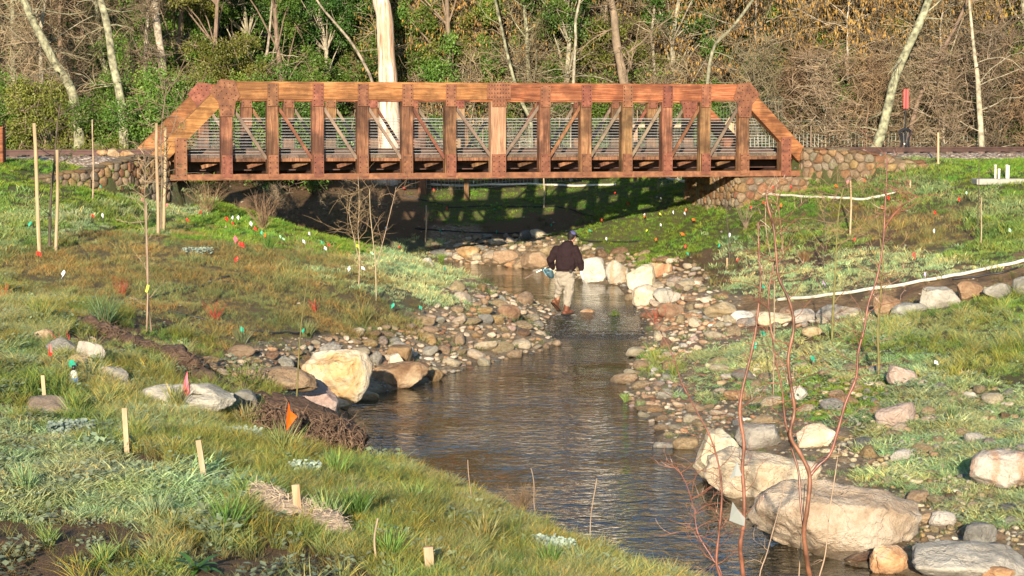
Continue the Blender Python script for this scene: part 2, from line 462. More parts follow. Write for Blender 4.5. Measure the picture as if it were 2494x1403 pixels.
def mk_ground():
    t = NT("ground_soil"); at_ = t.n("ShaderNodeVertexColor", layer_name="gcol")
    co = t.coord('Object')
    f = t.noise(co, 1.1, 6); g = t.noise(co, 9.0, 6, 0.7); h = t.noise(co, 40.0, 4, 0.7)
    c = t.mix(t.ramp(g, [(0.35, (0,0,0)), (0.7, (1,1,1))]), at_.outputs[0], (0.10, 0.066, 0.040))
    c = t.mix(0.55, c, t.ramp(h, [(0.3, (.25,.25,.25)), (0.5, (.55,.55,.55)), (0.75, (1.0,1.0,1.0))]), 'MULTIPLY')
    c = t.mix(0.0, c, c)
    ad = t.n("ShaderNodeMath", operation='ADD'); t.l(g, ad.inputs[0]); t.l(h, ad.inputs[1])
    hs = t.n("ShaderNodeHueSaturation"); hs.inputs['Value'].default_value = 1.35; t.l(c, hs.inputs['Color'])
    return t.fin(hs.outputs[0], 0.9, ad.outputs[0], 0.9, 0.03, spec=0.15)
M_ground = mk_ground()

def mk_rock(name, stops, veins=None, wet=False, scale=3.0, rv=(0.8, 1.2)):
    t = NT(name); co = t.coord('Object', rand=True)
    f = t.noise(co, scale, 8, 0.62, 0.6); g = t.noise(co, scale * 7, 6, 0.7); hh = t.noise(co, scale * 24, 4, 0.7)
    c = t.ramp(f, stops)
    if veins:
        w = t.n("ShaderNodeTexWave"); w.inputs['Scale'].default_value = 1.1; w.inputs['Distortion'].default_value = 4.0; w.inputs['Detail'].default_value = 6
        w.inputs['Detail Scale'].default_value = 1.0; w.inputs['Detail Roughness'].default_value = .7
        t.l(co, w.inputs['Vector'])
        c = t.mix(t.ramp(w.outputs['Fac'], [(0.6, (0,0,0)), (0.95, (.55,.55,.55))]), c, veins)
    vo = t.n("ShaderNodeTexVoronoi", feature='DISTANCE_TO_EDGE'); vo.inputs['Scale'].default_value = scale * .8
    dn = t.n("ShaderNodeTexNoise"); dn.inputs['Scale'].default_value = scale * 1.5; dn.inputs['Detail'].default_value = 4; t.l(co, dn.inputs['Vector'])
    dm = t.n("ShaderNodeVectorMath", operation='MULTIPLY_ADD'); dm.inputs[1].default_value = (.9/scale*1.6,)*3; t.l(dn.outputs['Color'], dm.inputs[0]); t.l(co, dm.inputs[2]); t.l(dm.outputs[0], vo.inputs['Vector'])
    crack = t.ramp(vo.outputs['Distance'], [(0.0, (0,0,0)), (0.035, (1,1,1))])
    c = t.mix(0.16, c, t.ramp(vo.outputs['Distance'], [(0.0, (.35,.28,.2)), (0.03, (1,1,1))]), 'MULTIPLY')
    c = t.mix(0.5, c, t.ramp(g, [(0.3, (.45,.45,.45)), (0.55, (1,1,1)), (0.8, (1,1,1))]), 'MULTIPLY')
    ad = t.n("ShaderNodeMath", operation='MULTIPLY_ADD'); ad.inputs[1].default_value = 2.0; t.l(f, ad.inputs[0]); t.l(g, ad.inputs[2])
    a2 = t.n("ShaderNodeMath", operation='MULTIPLY_ADD'); a2.inputs[1].default_value = 0.4; t.l(hh, a2.inputs[0]); t.l(ad.outputs[0], a2.inputs[2])
    a3 = t.n("ShaderNodeMath", operation='MULTIPLY_ADD'); a3.inputs[1].default_value = 0.22; t.l(crack, a3.inputs[0]); t.l(a2.outputs[0], a3.inputs[2])
    gw = t.n('ShaderNodeNewGeometry'); sw = t.n('ShaderNodeSeparateXYZ'); t.l(gw.outputs['Position'], sw.inputs[0])
    wet_ = t.n('ShaderNodeMapRange'); wet_.inputs[1].default_value = .03; wet_.inputs[2].default_value = .17; wet_.inputs[3].default_value = .38; wet_.inputs[4].default_value = 1.0
    wn_ = t.n('ShaderNodeMath', operation='MULTIPLY_ADD'); wn_.inputs[1].default_value = .12; t.l(g, wn_.inputs[0]); t.l(sw.outputs['Z'], wn_.inputs[2]); t.l(wn_.outputs[0], wet_.inputs[0])
    cw_ = t.n('ShaderNodeCombineColor');
    for i_ in range(3): t.l(wet_.outputs[0], cw_.inputs[i_])
    c = t.mix(1.0, c, cw_.outputs[0], 'MULTIPLY')
    return t.fin(t.rand_val(c, *rv), 0.8, a3.outputs[0], 0.9, 0.04, spec=0.25)
RK = {
 'tan': mk_rock("stone_tan", [(0.3, (.22,.145,.08)), (0.5, (.36,.26,.155)), (0.7, (.46,.37,.25))]),
 'cream': mk_rock("stone_cream", [(0.25, (.31,.22,.125)), (0.45, (.50,.40,.27)), (0.65, (.62,.54,.41))]),
 'orange': mk_rock("stone_orange", [(0.3, (.22,.115,.05)), (0.5, (.38,.235,.115)), (0.7, (.52,.40,.25))]),
 'grey': mk_rock("stone_grey", [(0.3, (.12,.115,.10)), (0.5, (.225,.215,.185)), (0.7, (.35,.33,.28))]),
 'brown': mk_rock("stone_brown", [(0.3, (.12,.065,.035)), (0.5, (.23,.14,.08)), (0.7, (.34,.25,.16))]),
 'white': mk_rock("stone_white", [(0.25, (.38,.31,.22)), (0.42, (.54,.49,.41)), (0.65, (.64,.60,.53))]),
 'striped': mk_rock("stone_striped", [(0.3, (.34,.26,.18)), (0.5, (.48,.42,.34)), (0.7, (.56,.51,.43))], veins=(.42,.24,.11)),
 'orangewhite': mk_rock("stone_orange_white", [(0.28, (.40,.20,.07)), (0.40, (.55,.36,.18)), (0.52, (.54,.43,.30)), (0.7, (.64,.57,.46))], scale=2.0),
 'palegrey': mk_rock("stone_pale_grey", [(0.3, (.22,.20,.16)), (0.5, (.35,.32,.265)), (0.7, (.47,.44,.37))]),
 'pink': mk_rock("stone_pinkish", [(0.3, (.24,.16,.12)), (0.5, (.38,.29,.235)), (0.7, (.50,.42,.36))]),
}
def mk_wood(name, c_dark, c_mid, c_lite, axis=0, scale=1.0, burn=0.35, rough=0.75):
    t = NT(name)
    sc = [16.0 * scale] * 3; sc[axis] = 1.1 * scale
    co = t.coord('Object', tuple(sc), rand=True)
    f = t.noise(co, 1.0, 6, 0.6, 1.2)
    co2 = t.coord('Object', rand=True)
    g = t.noise(co2, 1.6, 4, 0.6)
    sc3 = [60.0 * scale] * 3; sc3[axis] = 3.0
    fine = t.noise(t.coord('Object', tuple(sc3), rand=True), 1.0, 3, 0.7)
    c = t.ramp(f, [(0.28, c_dark), (0.46, c_mid), (0.66, c_lite)])
    c = t.mix(t.ramp(g, [(0.42, (burn,)*3), (0.62, (0,0,0))]), c, tuple(x * 0.35 for x in c_dark))
    c = t.mix(0.4, c, t.ramp(fine, [(0.3, (.5,.5,.5)), (0.6, (1,1,1))]), 'MULTIPLY')
    return t.fin(t.rand_val(c, 0.82, 1.15), rough, f, 0.4, 0.015, spec=0.25)
M_woodX = mk_wood("stained_timber_lengthwise", (.095,.036,.014), (.25,.100,.034), (.41,.195,.078), 0, burn=.55)
M_woodZ = mk_wood("stained_timber_upright", (.070,.032,.018), (.175,.080,.038), (.31,.165,.082), 2, burn=0.7)
M_woodPale = mk_wood("weathered_timber_upright", (.15,.085,.045), (.27,.16,.085), (.38,.25,.145), 2, burn=0.15)
M_deck = mk_wood("deck_timber", (.06,.04,.03), (.12,.08,.06), (.20,.14,.10), 1)
M_stake = mk_wood("raw_stake_wood", (.22,.135,.07), (.35,.24,.14), (.45,.33,.21), 2, burn=0.05)
M_pole = mk_wood("lodge_pole_wood", (.20,.13,.07), (.32,.22,.13), (.42,.31,.20), 2, burn=0.1)
def mk_rust():
    t = NT("rusted_steel"); co = t.coord('Object', rand=True); f = t.noise(co, 5.0, 8, 0.65, 0.5); g = t.noise(co, 30, 4, 0.7)
    c = t.ramp(f, [(0.3, (.085,.035,.022)), (0.5, (.17,.062,.032)), (0.66, (.25,.105,.055)), (0.85, (.33,.19,.13))])
    c = t.mix(0.35, c, t.ramp(g, [(0.3, (.5,.5,.5)), (0.7, (1,1,1))]), 'MULTIPLY')
    return t.fin(t.rand_val(c, 0.85, 1.15), 0.7, g, 0.3, 0.006, metal=0.15, spec=0.35)
M_rust = mk_rust()
M_bolt = mk_simple('dark_bolt_head', (.045,.022,.016), 0.6, 0.2, 5.0, metal=0.3)
M_greysteel = mk_simple("weathered_grey_brace", (.17,.125,.09), 0.6, 0.35, 5.0, metal=0.3)
M_darksteel = mk_simple("dark_rail_steel", (.085,.05,.04), 0.6, 0.35, 4.0, metal=0.3)
M_black = mk_simple("black_paint", (.012,.012,.014), 0.35, 0.3, 8.0, spec=0.5)
M_wire = mk_simple("galvanised_wire", (.62,.63,.61), 0.4, 0.1, 4.0, metal=0.5)
M_wirefar = mk_simple("dull_fence_wire", (.30,.31,.26), 0.5, 0.15, 4.0, metal=0.3)
M_red = mk_simple("red_paint", (.72,.02,.012), 0.4, 0.1, 3.0, spec=0.5)
M_pvc = mk_simple("white_pvc", (.54,.50,.41), 0.4, 0.06, 3.0, spec=0.5, bstr=0.05)
M_hose = mk_simple("black_hose", (.018,.017,.018), 0.5, 0.3, 5.0, spec=0.4)
M_mortar = mk_simple("mortar", (.10,.07,.045), 0.9, 0.3, 14.0, bstr=0.8)
M_conc = mk_simple("concrete", (.26,.25,.22), 0.85, 0.15, 6.0)
def flagmat(name, c):
    t = NT(name); return t.fin(c, 0.45, spec=0.4, transl=0.35)
FM = {'red': flagmat("flag_red", (.78,.035,.02)), 'orange': flagmat("flag_orange", (.90,.15,.01)), 'pink': flagmat("flag_pink", (.86,.16,.22)), 'green': flagmat("flag_green", (.03,.42,.27)),
      'white': flagmat("flag_white", (.82,.82,.86)), 'yellow': flagmat("flag_yellow", (.70,.74,.06)), 'lilac': flagmat("flag_lilac", (.55,.38,.60)), 'silver': flagmat("flag_silver", (.38,.40,.38)), 'palegreen': flagmat("flag_pale_green", (.45,.80,.55))}

def mk_leaf(name, a, b, transl=0.3, rough=0.5):
    t = NT(name); co = t.coord('Object', rand=True); f = t.noise(co, 1.1, 3, 0.6); g = t.noise(co, 11.0, 2)
    c = t.ramp(f, [(0.35, a), (0.65, b)])
    c = t.mix(0.6, c, t.ramp(g, [(0.35, (.45,.45,.45)), (0.65, (1.3,1.3,1.3))]), 'MULTIPLY')
    return t.fin(t.rand_val(c, 0.75, 1.25), rough, transl=transl, spec=0.35)
M_leafG = mk_leaf("leaf_green", (.065,.135,.018), (.165,.245,.040))
M_leafY = mk_leaf("leaf_yellow_green", (.13,.155,.025), (.24,.245,.05))
M_leafD = mk_leaf("leaf_dark_green", (.035,.090,.016), (.105,.185,.030))
M_catkin = mk_leaf("catkin_golden", (.30,.17,.04), (.50,.31,.08), 0.15)
M_twigB = mk_simple("twig_brown_grey", (.175,.135,.082), 0.85, 0.35, 3.0, rv=(.7, 1.3))
M_twigR = mk_simple("twig_reddish", (.17,.115,.062), 0.85, 0.35, 3.0, rv=(.7, 1.3))
M_barkL = mk_simple("bark_lichen", (.185,.18,.115), 0.95, 0.75, 7.0, bstr=1.0)
M_barkB = mk_simple("bark_brown", (.17,.125,.085), 0.9, 0.4, 5.0, bstr=0.8)
M_barkD = mk_simple("bark_dark", (.07,.055,.04), 0.9, 0.4, 5.0, bstr=0.8)
M_barkP = mk_simple("bark_pale", (.26,.225,.165), 0.95, 0.6, 7.0, bstr=1.0)
def mk_euc():
    t = NT("peeling_pale_bark"); co = t.coord('Object', (6,6,0.6)); f = t.noise(co, 1.0, 7, 0.6, 1.0)
    c = t.ramp(f, [(0.34, (.22,.12,.07)), (0.45, (.42,.29,.20)), (0.55, (.56,.46,.37)), (0.75, (.64,.57,.49))])
    return t.fin(c, 0.7, f, 0.6, 0.05)
M_euc = mk_euc()
M_redstem = mk_simple("red_stem_bark", (.175,.066,.042), 0.38, 0.6, 9.0, spec=0.6, rv=(.9,1.1))
M_greenstem = mk_simple("green_stem_bark", (.14,.12,.04), 0.6, 0.3, 6.0)
M_palestem = mk_simple("pale_stem_bark", (.29,.215,.14), 0.6, 0.3, 6.0)

def mk_grass():
    t = NT("grass_blades"); a = t.n("ShaderNodeAttribute", attribute_name="tint", attribute_type='INSTANCER')
    oi = t.n("ShaderNodeObjectInfo")
    tc = t.n("ShaderNodeTexCoord"); sx = t.n("ShaderNodeSeparateXYZ"); t.l(tc.outputs['Object'], sx.inputs[0])
    hs = t.n("ShaderNodeHueSaturation"); t.l(a.outputs['Color'], hs.inputs['Color'])
    vc = t.n("ShaderNodeVertexColor", layer_name="bcol")
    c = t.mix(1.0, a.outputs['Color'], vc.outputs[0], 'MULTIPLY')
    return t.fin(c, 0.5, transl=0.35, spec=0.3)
M_grass = mk_grass()

def mk_water():
    t = NT("stream_water")
    geo = t.n("ShaderNodeNewGeometry"); sp_ = t.n("ShaderNodeSeparateXYZ"); t.l(geo.outputs['Position'], sp_.inputs[0])
    rf = t.ramp_pos(sp_.outputs['Y'], [(39.2, 0), (40.6, 1), (44.2, 1), (46.5, 0)])
    n1 = t.noise(t.coord('Object', (1.7, 1.9, 1.0)), 1.7, 2, 0.5, 0.9)
    n2 = t.noise(t.coord('Object', (1.5, 1.5, 1.0)), 5.0, 3, 0.55, 0.9)
    n3 = t.noise(t.coord('Object', (1.0, 1.2, 1.0)), 9.0, 4, 0.7, 1.5)
    calm = t.noise(t.coord('Object'), .35, 2)
    cr = t.n("ShaderNodeMapRange"); cr.inputs[1].default_value = .35; cr.inputs[2].default_value = .6; cr.inputs[3].default_value = .25; cr.inputs[4].default_value = 1.0; t.l(calm, cr.inputs[0])
    ad = t.n("ShaderNodeMath", operation='MULTIPLY_ADD'); ad.inputs[1].default_value = 0.42; t.l(n2, ad.inputs[0]); t.l(n1, ad.inputs[2])
    am = t.n("ShaderNodeMath", operation='MULTIPLY'); t.l(ad.outputs[0], am.inputs[0]); t.l(cr.outputs[0], am.inputs[1])
    m3 = t.n("ShaderNodeMath", operation='MULTIPLY'); t.l(n3, m3.inputs[0]); t.l(rf, m3.inputs[1])
    ad2 = t.n("ShaderNodeMath", operation='MULTIPLY_ADD'); ad2.inputs[1].default_value = 1.1; t.l(m3.outputs[0], ad2.inputs[0]); t.l(am.outputs[0], ad2.inputs[2])
    b = t.n("ShaderNodeBump"); b.inputs['Strength'].default_value = 1.0; b.inputs['Distance'].default_value = 0.085
    nr = t.ramp_pos(sp_.outputs['Y'], [(17.0, 1.0), (25.0, .62), (34.0, .45)]); nm_ = t.n('ShaderNodeMath', operation='MULTIPLY'); t.l(ad2.outputs[0], nm_.inputs[0]); t.l(nr, nm_.inputs[1]); t.l(nm_.outputs[0], b.inputs['Height'])
    fr = t.n("ShaderNodeFresnel"); fr.inputs[0].default_value = 1.33; t.l(b.outputs[0], fr.inputs['Normal'])
    gl = t.n("ShaderNodeBsdfGlossy"); gl.inputs['Roughness'].default_value = 0.03; gl.inputs[0].default_value = (1,1,1,1); t.l(b.outputs[0], gl.inputs['Normal'])
    tr = t.n("ShaderNodeBsdfTransparent"); tr.inputs[0].default_value = (.60,.50,.30,1)
    df = t.n("ShaderNodeBsdfDiffuse"); df.inputs[0].default_value = (.036,.032,.012,1)
    m1 = t.n("ShaderNodeMixShader"); m1.inputs[0].default_value = 0.5; t.l(tr.outputs[0], m1.inputs[1]); t.l(df.outputs[0], m1.inputs[2])
    m2 = t.n("ShaderNodeMixShader"); t.l(fr.outputs[0], m2.inputs[0]); t.l(m1.outputs[0], m2.inputs[1]); t.l(gl.outputs[0], m2.inputs[2])
    fo = t.n("ShaderNodeBsdfDiffuse"); fo.inputs[0].default_value = (.7,.72,.72,1)
    fm = t.n("ShaderNodeMath", operation='MULTIPLY'); t.l(t.ramp(n3, [(.57, (0,0,0)), (.66, (.55,.55,.55))]), fm.inputs[0]); t.l(rf, fm.inputs[1])
    m4 = t.n("ShaderNodeMixShader"); t.l(fm.outputs[0], m4.inputs[0]); t.l(m2.outputs[0], m4.inputs[1]); t.l(fo.outputs[0], m4.inputs[2])
    t.l(m4.outputs[0], t.out.inputs[0])
    return t.m
M_water = mk_water()

# ------------------------------------------------------------------ ground sheet
def axis(segs):
    r = []
    for a, b, s in segs: r += list(np.arange(a, b - 1e-6, s))
    r.append(segs[-1][1]); return np.array(r)
XS = axis([(-600,-100,100),(-100,-40,12),(-40,-12,.8),(-12,-8,.25),(-8,8,.125),(8,12,.25),(12,40,.8),(40,100,12),(100,600,100)])
YS = axis([(-300,-40,60),(-40,0,8),(0,9,.8),(9,34,.125),(34,66,.25),(66,100,.8),(100,200,20),(200,1200,200)])
tx, ty = np.meshgrid(XS, YS)
tz = Hf(tx, ty)
zi = zone(tx.ravel(), np.maximum(ty.ravel(), 9), tz.ravel())
cols = np.array([ZCOL[t] for t in TY])[zi]
inside = poly_sd(tx, ty, shore).ravel()
bed = np.array([.13, .095, .052])
cols[inside < 0.05] = bed
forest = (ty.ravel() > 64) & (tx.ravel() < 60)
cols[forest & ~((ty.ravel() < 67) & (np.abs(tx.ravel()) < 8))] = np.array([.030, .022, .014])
trk = (BR0[1] + (tx.ravel() - BR0[0]) * bs / bc)
far = (ty.ravel() > trk + 1.0) & ((tx.ravel() < -9) | (tx.ravel() > 8))
cols[far & (ty.ravel() < 64)] = np.array([.10, .095, .05])
nx_, ny_ = len(XS), len(YS)
me = bpy.data.meshes.new("ground")
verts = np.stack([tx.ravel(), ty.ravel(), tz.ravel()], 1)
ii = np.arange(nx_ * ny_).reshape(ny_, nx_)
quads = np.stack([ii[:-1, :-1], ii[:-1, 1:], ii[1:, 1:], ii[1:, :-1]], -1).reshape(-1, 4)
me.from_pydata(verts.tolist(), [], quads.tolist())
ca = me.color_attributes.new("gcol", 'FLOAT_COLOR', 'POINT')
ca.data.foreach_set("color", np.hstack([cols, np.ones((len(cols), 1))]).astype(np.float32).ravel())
me.materials.append(M_ground)
me.polygons.foreach_set("use_smooth", [True] * len(me.polygons))
link("ground", me, kind='structure', label="sloping creek banks of soil and grass on both sides of the stream")

# ------------------------------------------------------------------ water
wx = np.arange(-31, 14.01, 0.5); wy = np.arange(13, 66.01, 0.5)
vx, vy = np.meshgrid(wx, wy)
msd = poly_sd(vx, vy, shore)
wz = WL(vy)
keep = msd < 1.0
mb = MB(); idx = -np.ones(vx.shape, int); vs = []
for j in range(len(wy)):
    for i in range(len(wx)):
        if keep[j, i]: idx[j, i] = len(vs); vs.append((vx[j, i], vy[j, i], wz[j, i]))
fs = []
for j in range(len(wy) - 1):
    for i in range(len(wx) - 1):
        q = (idx[j, i], idx[j, i+1], idx[j+1, i+1], idx[j+1, i])
        if min(q) >= 0: fs.append(q)
mb.add(vs, fs)
mb.build("stream_water", M_water, smooth=True, kind='structure', label="rippled brown and blue stream flowing from under the bridge")

# ------------------------------------------------------------------ bridge
Z0 = 2.82
bridge = thing("timber_truss_bridge", "orange brown timber truss footbridge with rusty steel plates and wire railings spanning the stream", "bridge", (BR0[0], BR0[1], Z0), BRA)
POST = [1.52, 2.656, 3.783, 4.915, 6.05, 7.17, 8.42, 9.655, 10.763, 11.88, 12.985, 14.05, 15.14]
SC = 8.42
LB = 16.74
TT = 2.40     # top of the top chord
def bolts(parent, spots, y, dr=-1):
    m = MB()
    for (x, z) in spots:
        r = 0.017
        vs = [(x + r * math.cos(a), y, z + r * math.sin(a)) for a in [k * math.pi / 3 for k in range(6)]]
        vs += [(x + .6 * r * math.cos(a), y + dr * 0.014, z + .6 * r * math.sin(a)) for a in [k * math.pi / 3 for k in range(6)]]
        m.add(vs, [tuple(range(6, 12))] + [(k, (k+1)%6, 6+(k+1)%6, 6+k) for k in range(6)])
    m.build("bolts", M_bolt, parent, kind='stuff')
def plate(name, pts, y0, y1, parent=bridge, mat=None):
    """polygon plate in the x-z plane"""
    m = MB(); n = len(pts)
    vs = [(x, y0, z) for x, z in pts] + [(x, y1, z) for x, z in pts]
    m.add(vs, [tuple(range(n)), tuple(reversed(range(n, 2*n)))] + [(i, n+i, n+(i+1)%n, (i+1)%n) for i in range(n)])
    return m.build(name, mat or M_rust, parent)
def grid_spots(x0, x1, z0, z1, nx, nz):
    return [(x0 + (x1-x0)*i/max(1,nx-1), z0 + (z1-z0)*j/max(1,nz-1)) for i in range(nx) for j in range(nz)]
for side in (0, 1):
    yb = 0.0 if side == 0 else 3.95     # front face plane of this truss
    ym = yb + 0.14
    jx = 0.012
    # chords
    tcx = [1.30, SC, 15.36]
    for a, b in ((1.36, SC - 0.006), (SC + 0.006, 15.30)):
        m = MB(); m.box(a, b, yb + 0.02, yb + 0.30, TT - 0.44, TT, bev=0.012)
        m.build("top_chord", M_woodX, bridge)
    m = MB()
    m.box(0.0, LB, yb - 0.012, yb + 0.0, 0.0, 0.135); m.box(0.0, LB, yb + 0.002, yb + 0.30, -0.012, 0.0)
    m.box(0.0, LB, yb + 0.30, yb + 0.312, 0.0, 0.135)
    m.build("bottom_chord", M_rust, bridge)
    for i, s in enumerate(POST):
        w = 0.40 if i == 6 else 0.29
        x0, x1 = s - w/2, s + w/2
        endp = i in (0, 12)
        m = MB(); m.box(x0, x1, yb + 0.035, yb + 0.275, 0.02, TT - 0.47 if not endp else TT - 0.75, bev=0.010)
        m.build("post", M_woodPale if i in (6,) else M_woodZ, bridge)
        # lower plate
        p = plate("lower_plate", [(x0+.02, 0.06), (x1-.02, 0.06), (x1-.02, 0.60), (x0+.02, 0.60)], yb - 0.030, yb - 0.014)
        bolts(p, grid_spots(x0+.06, x1-.06, .16, .54, 2 if i != 6 else 3, 4), yb - 0.030)
        p2 = plate("post_backing_plate", [(x0+.02, 0.02), (x1-.02, 0.02), (x1-.02, 0.60), (x0+.02, 0.60)], yb - 0.013, yb + 0.033)
        if not endp:
            pw = w/2 - .01
            if i == 6:
                pts = [(s-.17,TT-.60),(s+.17,TT-.60),(s+.17,TT-.42),(s+.31,TT-.42),(s+.31,TT-.01),(s-.31,TT-.01),(s-.31,TT-.42),(s-.17,TT-.42)]
                sp_ = grid_spots(s-.26, s+.26, TT-.36, TT-.06, 8, 4) + grid_spots(s-.13, s+.13, TT-.56, TT-.46, 4, 2)
            else:
                pts = [(s-pw,TT-.60),(s+pw,TT-.60),(s+pw,TT-.04),(s-pw,TT-.04)]
                sp_ = grid_spots(s-pw+.04, s+pw-.04, TT-.56, TT-.09, 2, 6)
            p = plate("gusset_plate", pts, yb - 0.012, yb + 0.006)
            bolts(p, sp_, yb - 0.012)
        else:
            sg = 1 if i == 0 else -1
            X = lambda d: s + sg * d
            pts = [(X(-.17), TT-.86), (X(.17), TT-.86), (X(.22), TT-.50), (X(.33), TT-.36), (X(.20), TT+.02), (X(-.14), TT+.05), (X(-.42), TT-.26), (X(-.20), TT-.52)]
            if sg < 0: pts = pts[::-1]
            p = plate("gusset_plate", pts, yb - 0.014, yb + 0.006)
            sp_ = [(X(d), z) for d, z in ((-.05,TT-.05),(.08,TT-.05),(-.05,TT-.15),(.08,TT-.15),(.17,TT-.10),(.20,TT-.22),(-.16,TT-.14),(-.24,TT-.22),(-.30,TT-.28),(-.12,TT-.24),(-.2,TT-.34),(.0,TT-.30),(.12,TT-.32),(.22,TT-.35),
                    (-.08,TT-.42),(.05,TT-.42),(.16,TT-.45),(-.1,TT-.60),(.0,TT-.60),(.1,TT-.60),(-.1,TT-.70),(.1,TT-.70),(-.1,TT-.80),(.0,TT-.80),(.1,TT-.80))]
            bolts(p, sp_, yb - 0.014)
    # sloping end posts and short end stubs
    for sg, xs, xe, stub in ((1, POST[0], -0.28, 0.40), (-1, POST[12], LB + 0.10, 16.32)):
        zt = TT - 0.235; zl = 0.50 if sg < 0 else 0.40
        m = MB(); m.beam((xs - sg*0.02, ym + 0.015, zt), (xe, ym + 0.015, zl), 0.26, 0.37, (0, 0, 1))
        m.build("sloping_end_post", M_woodX if False else mk_wood("stained_timber_slope", (.105,.040,.016), (.28,.112,.038), (.44,.205,.08), 0, burn=.6) if side == 0 and sg == 1 else bpy.data.materials["stained_timber_slope"], bridge)
        pl = plate("end_plate", [(stub-.14, .0), (stub+.14, .0), (stub+.14, 1.02), (stub-.14, 1.02)], yb - 0.032, yb - 0.014)
        bolts(pl, grid_spots(stub-.09, stub+.09, .12, .96, 2, 7), yb - 0.032)
        m = MB(); m.box(stub-.14, stub+.14, yb-.010, yb+.27, .02, .98); m.build("end_stub", M_woodZ, bridge)
    # brace bars
    for i in range(12):
        if i < 6: a, b = POST[i], POST[i+1]; za, zb = TT - 0.52, 0.50
        else: a, b = POST[i], POST[i+1]; za, zb = 0.50, TT - 0.52
        oa = 0.08 if i < 6 else 0.14; ob = 0.14 if i < 6 else 0.08
        m = MB(); m.beam((a + oa, yb + 0.155, za), (b - ob, yb + 0.155, zb), 0.05, 0.075, (0, 0, 1)); m.build("brace_bar", M_greysteel if (i % 3 != 1) else M_rust, bridge)
    # wire railing
    yw = yb + 0.30 if side == 0 else yb - 0.05
    for k in range(13):
        z = 0.62 + k * 0.0735
        sl_ = max(0.0, (z - 0.40) / (TT - 0.63)) * 1.75
        m = MB(); m.tube([(0.42 + sl_*0.72, yw, z), (LB - 0.42 - sl_*0.72, yw, z)], 0.0055 if side == 0 else 0.0035, 4)
        m.build("railing_wire", M_wire, bridge)
    m = MB()
    for s in [a for a in np.arange(1.0, 16.0, 1.12)]:
        pass
# deck
m = MB()
n = 60
for k in range(n):
    x0 = 0.0 + k * LB / n
    if k == 0:
        m2 = MB(); m2.box(0.004, LB / n - 0.004, 0.32, 3.90, -0.045, 0.045); pm = m2.mesh("deck_plank", M_deck)
    o = link("deck_plank", pm, bridge, (x0, 0, 0.56 + random.uniform(-.004, .004)))
m = MB(); m.box(0.0, LB, 0.315, 0.375, 0.435, 0.512); m.build("deck_edge_beam", M_woodZ, bridge)
m = MB(); m.box(0.0, LB, 3.86, 3.92, 0.435, 0.512); m.build("deck_edge_beam", M_woodX, bridge)
for y in (1.25, 2.75):
    m = MB(); m.box(0.05, LB - .05, y - .1, y + .1, 0.20, 0.51); m.build("stringer", M_darksteel, bridge)
for s in [0.40] + POST + [16.32]:
    m = MB(); m.box(s - .09, s + .09, 0.30, 3.93, 0.002, 0.19); m.build("cross_beam", M_darksteel, bridge)
for i, s in enumerate(POST):
    m = MB()
    m.beam((s - 0.10, 0.60, 0.44), (s - 0.55, 0.60, 0.30), 0.10, 0.09); m.build("knee_brace", M_woodZ, bridge)
# track rails over the bridge belong to the railway (below)
def rock_mesh(seed, sub=3, ang=0.5, rough=0.16, cuts=5, mat=None, name="rock", flat=1.0, smooth=True, box=1.0):
    import bmesh
    bm = bmesh.new(); bmesh.ops.create_icosphere(bm, subdivisions=sub, radius=1.0)
    rnd = random.Random(seed); off = Vector((rnd.uniform(-99, 99), rnd.uniform(-99, 99), rnd.uniform(-99, 99)))
    planes = []
    for k in range(cuts):
        n_ = Vector((rnd.gauss(0,1), rnd.gauss(0,1), rnd.gauss(0,.9))).normalized(); planes.append((n_, rnd.uniform(.55, .86)*(1.18 if box < 1 else 1)))
    for v in bm.verts:
        p = v.co.copy()
        if box < 1:
            p = Vector([math.copysign(abs(c)**box, c) for c in p]); 
        r = 1 + rough * 1.7 * mnoise.noise(p * 0.9 + off) + rough * .7 * mnoise.noise(p * 2.2 + off)
        p = p * r
        for n_, d in planes:
            e = p.dot(n_) - d
            if e > 0: p -= n_ * e * ang
        if sub >= 4: p += v.co * (0.035 * mnoise.noise(p * 5 + off) + 0.016 * mnoise.noise(p * 12 + off))
        elif sub == 3: p += v.co * (0.03 * mnoise.noise(p * 4 + off))
        v.co = p
    # normalise the extents to +-1
    for i in range(3):
        lo = min(v.co[i] for v in bm.verts); hi = max(v.co[i] for v in bm.verts)
        for v in bm.verts: v.co[i] = (v.co[i] - lo) / (hi - lo) * 2 - 1
    me_ = bpy.data.meshes.new(name); bm.to_mesh(me_); bm.free()
    if mat: me_.materials.append(mat)
    me_.polygons.foreach_set("use_smooth", [smooth] * len(me_.polygons))
    return me_

# ------------------------------------------------------------------ stone abutments
def clip_poly(poly, nx, ny, d):
    """keep points with n.p <= d"""
    out_ = []
    for i in range(len(poly)):
        a = poly[i]; b = poly[(i+1) % len(poly)]
        da = a[0]*nx + a[1]*ny - d; db = b[0]*nx + b[1]*ny - d
        if da <= 0: out_.append(a)
        if (da < 0) != (db < 0):
            t = da / (da - db); out_.append((a[0] + (b[0]-a[0])*t, a[1] + (b[1]-a[1])*t))
    return out_
def inset(poly, g):
    n = len(poly)
    cx = sum(p[0] for p in poly)/n; cy = sum(p[1] for p in poly)/n
    r = poly
    for i in range(n):
        a = poly[i]; b = poly[(i+1) % n]
        ex, ey = b[0]-a[0], b[1]-a[1]; L = math.hypot(ex, ey)
        if L < 1e-6: continue
        nx, ny = ey/L, -ex/L
        d = a[0]*nx + a[1]*ny
        if cx*nx + cy*ny > d: nx, ny, d = -nx, -ny, -d
        r = clip_poly(r, nx, ny, d - g)
        if len(r) < 3: return []
    return r
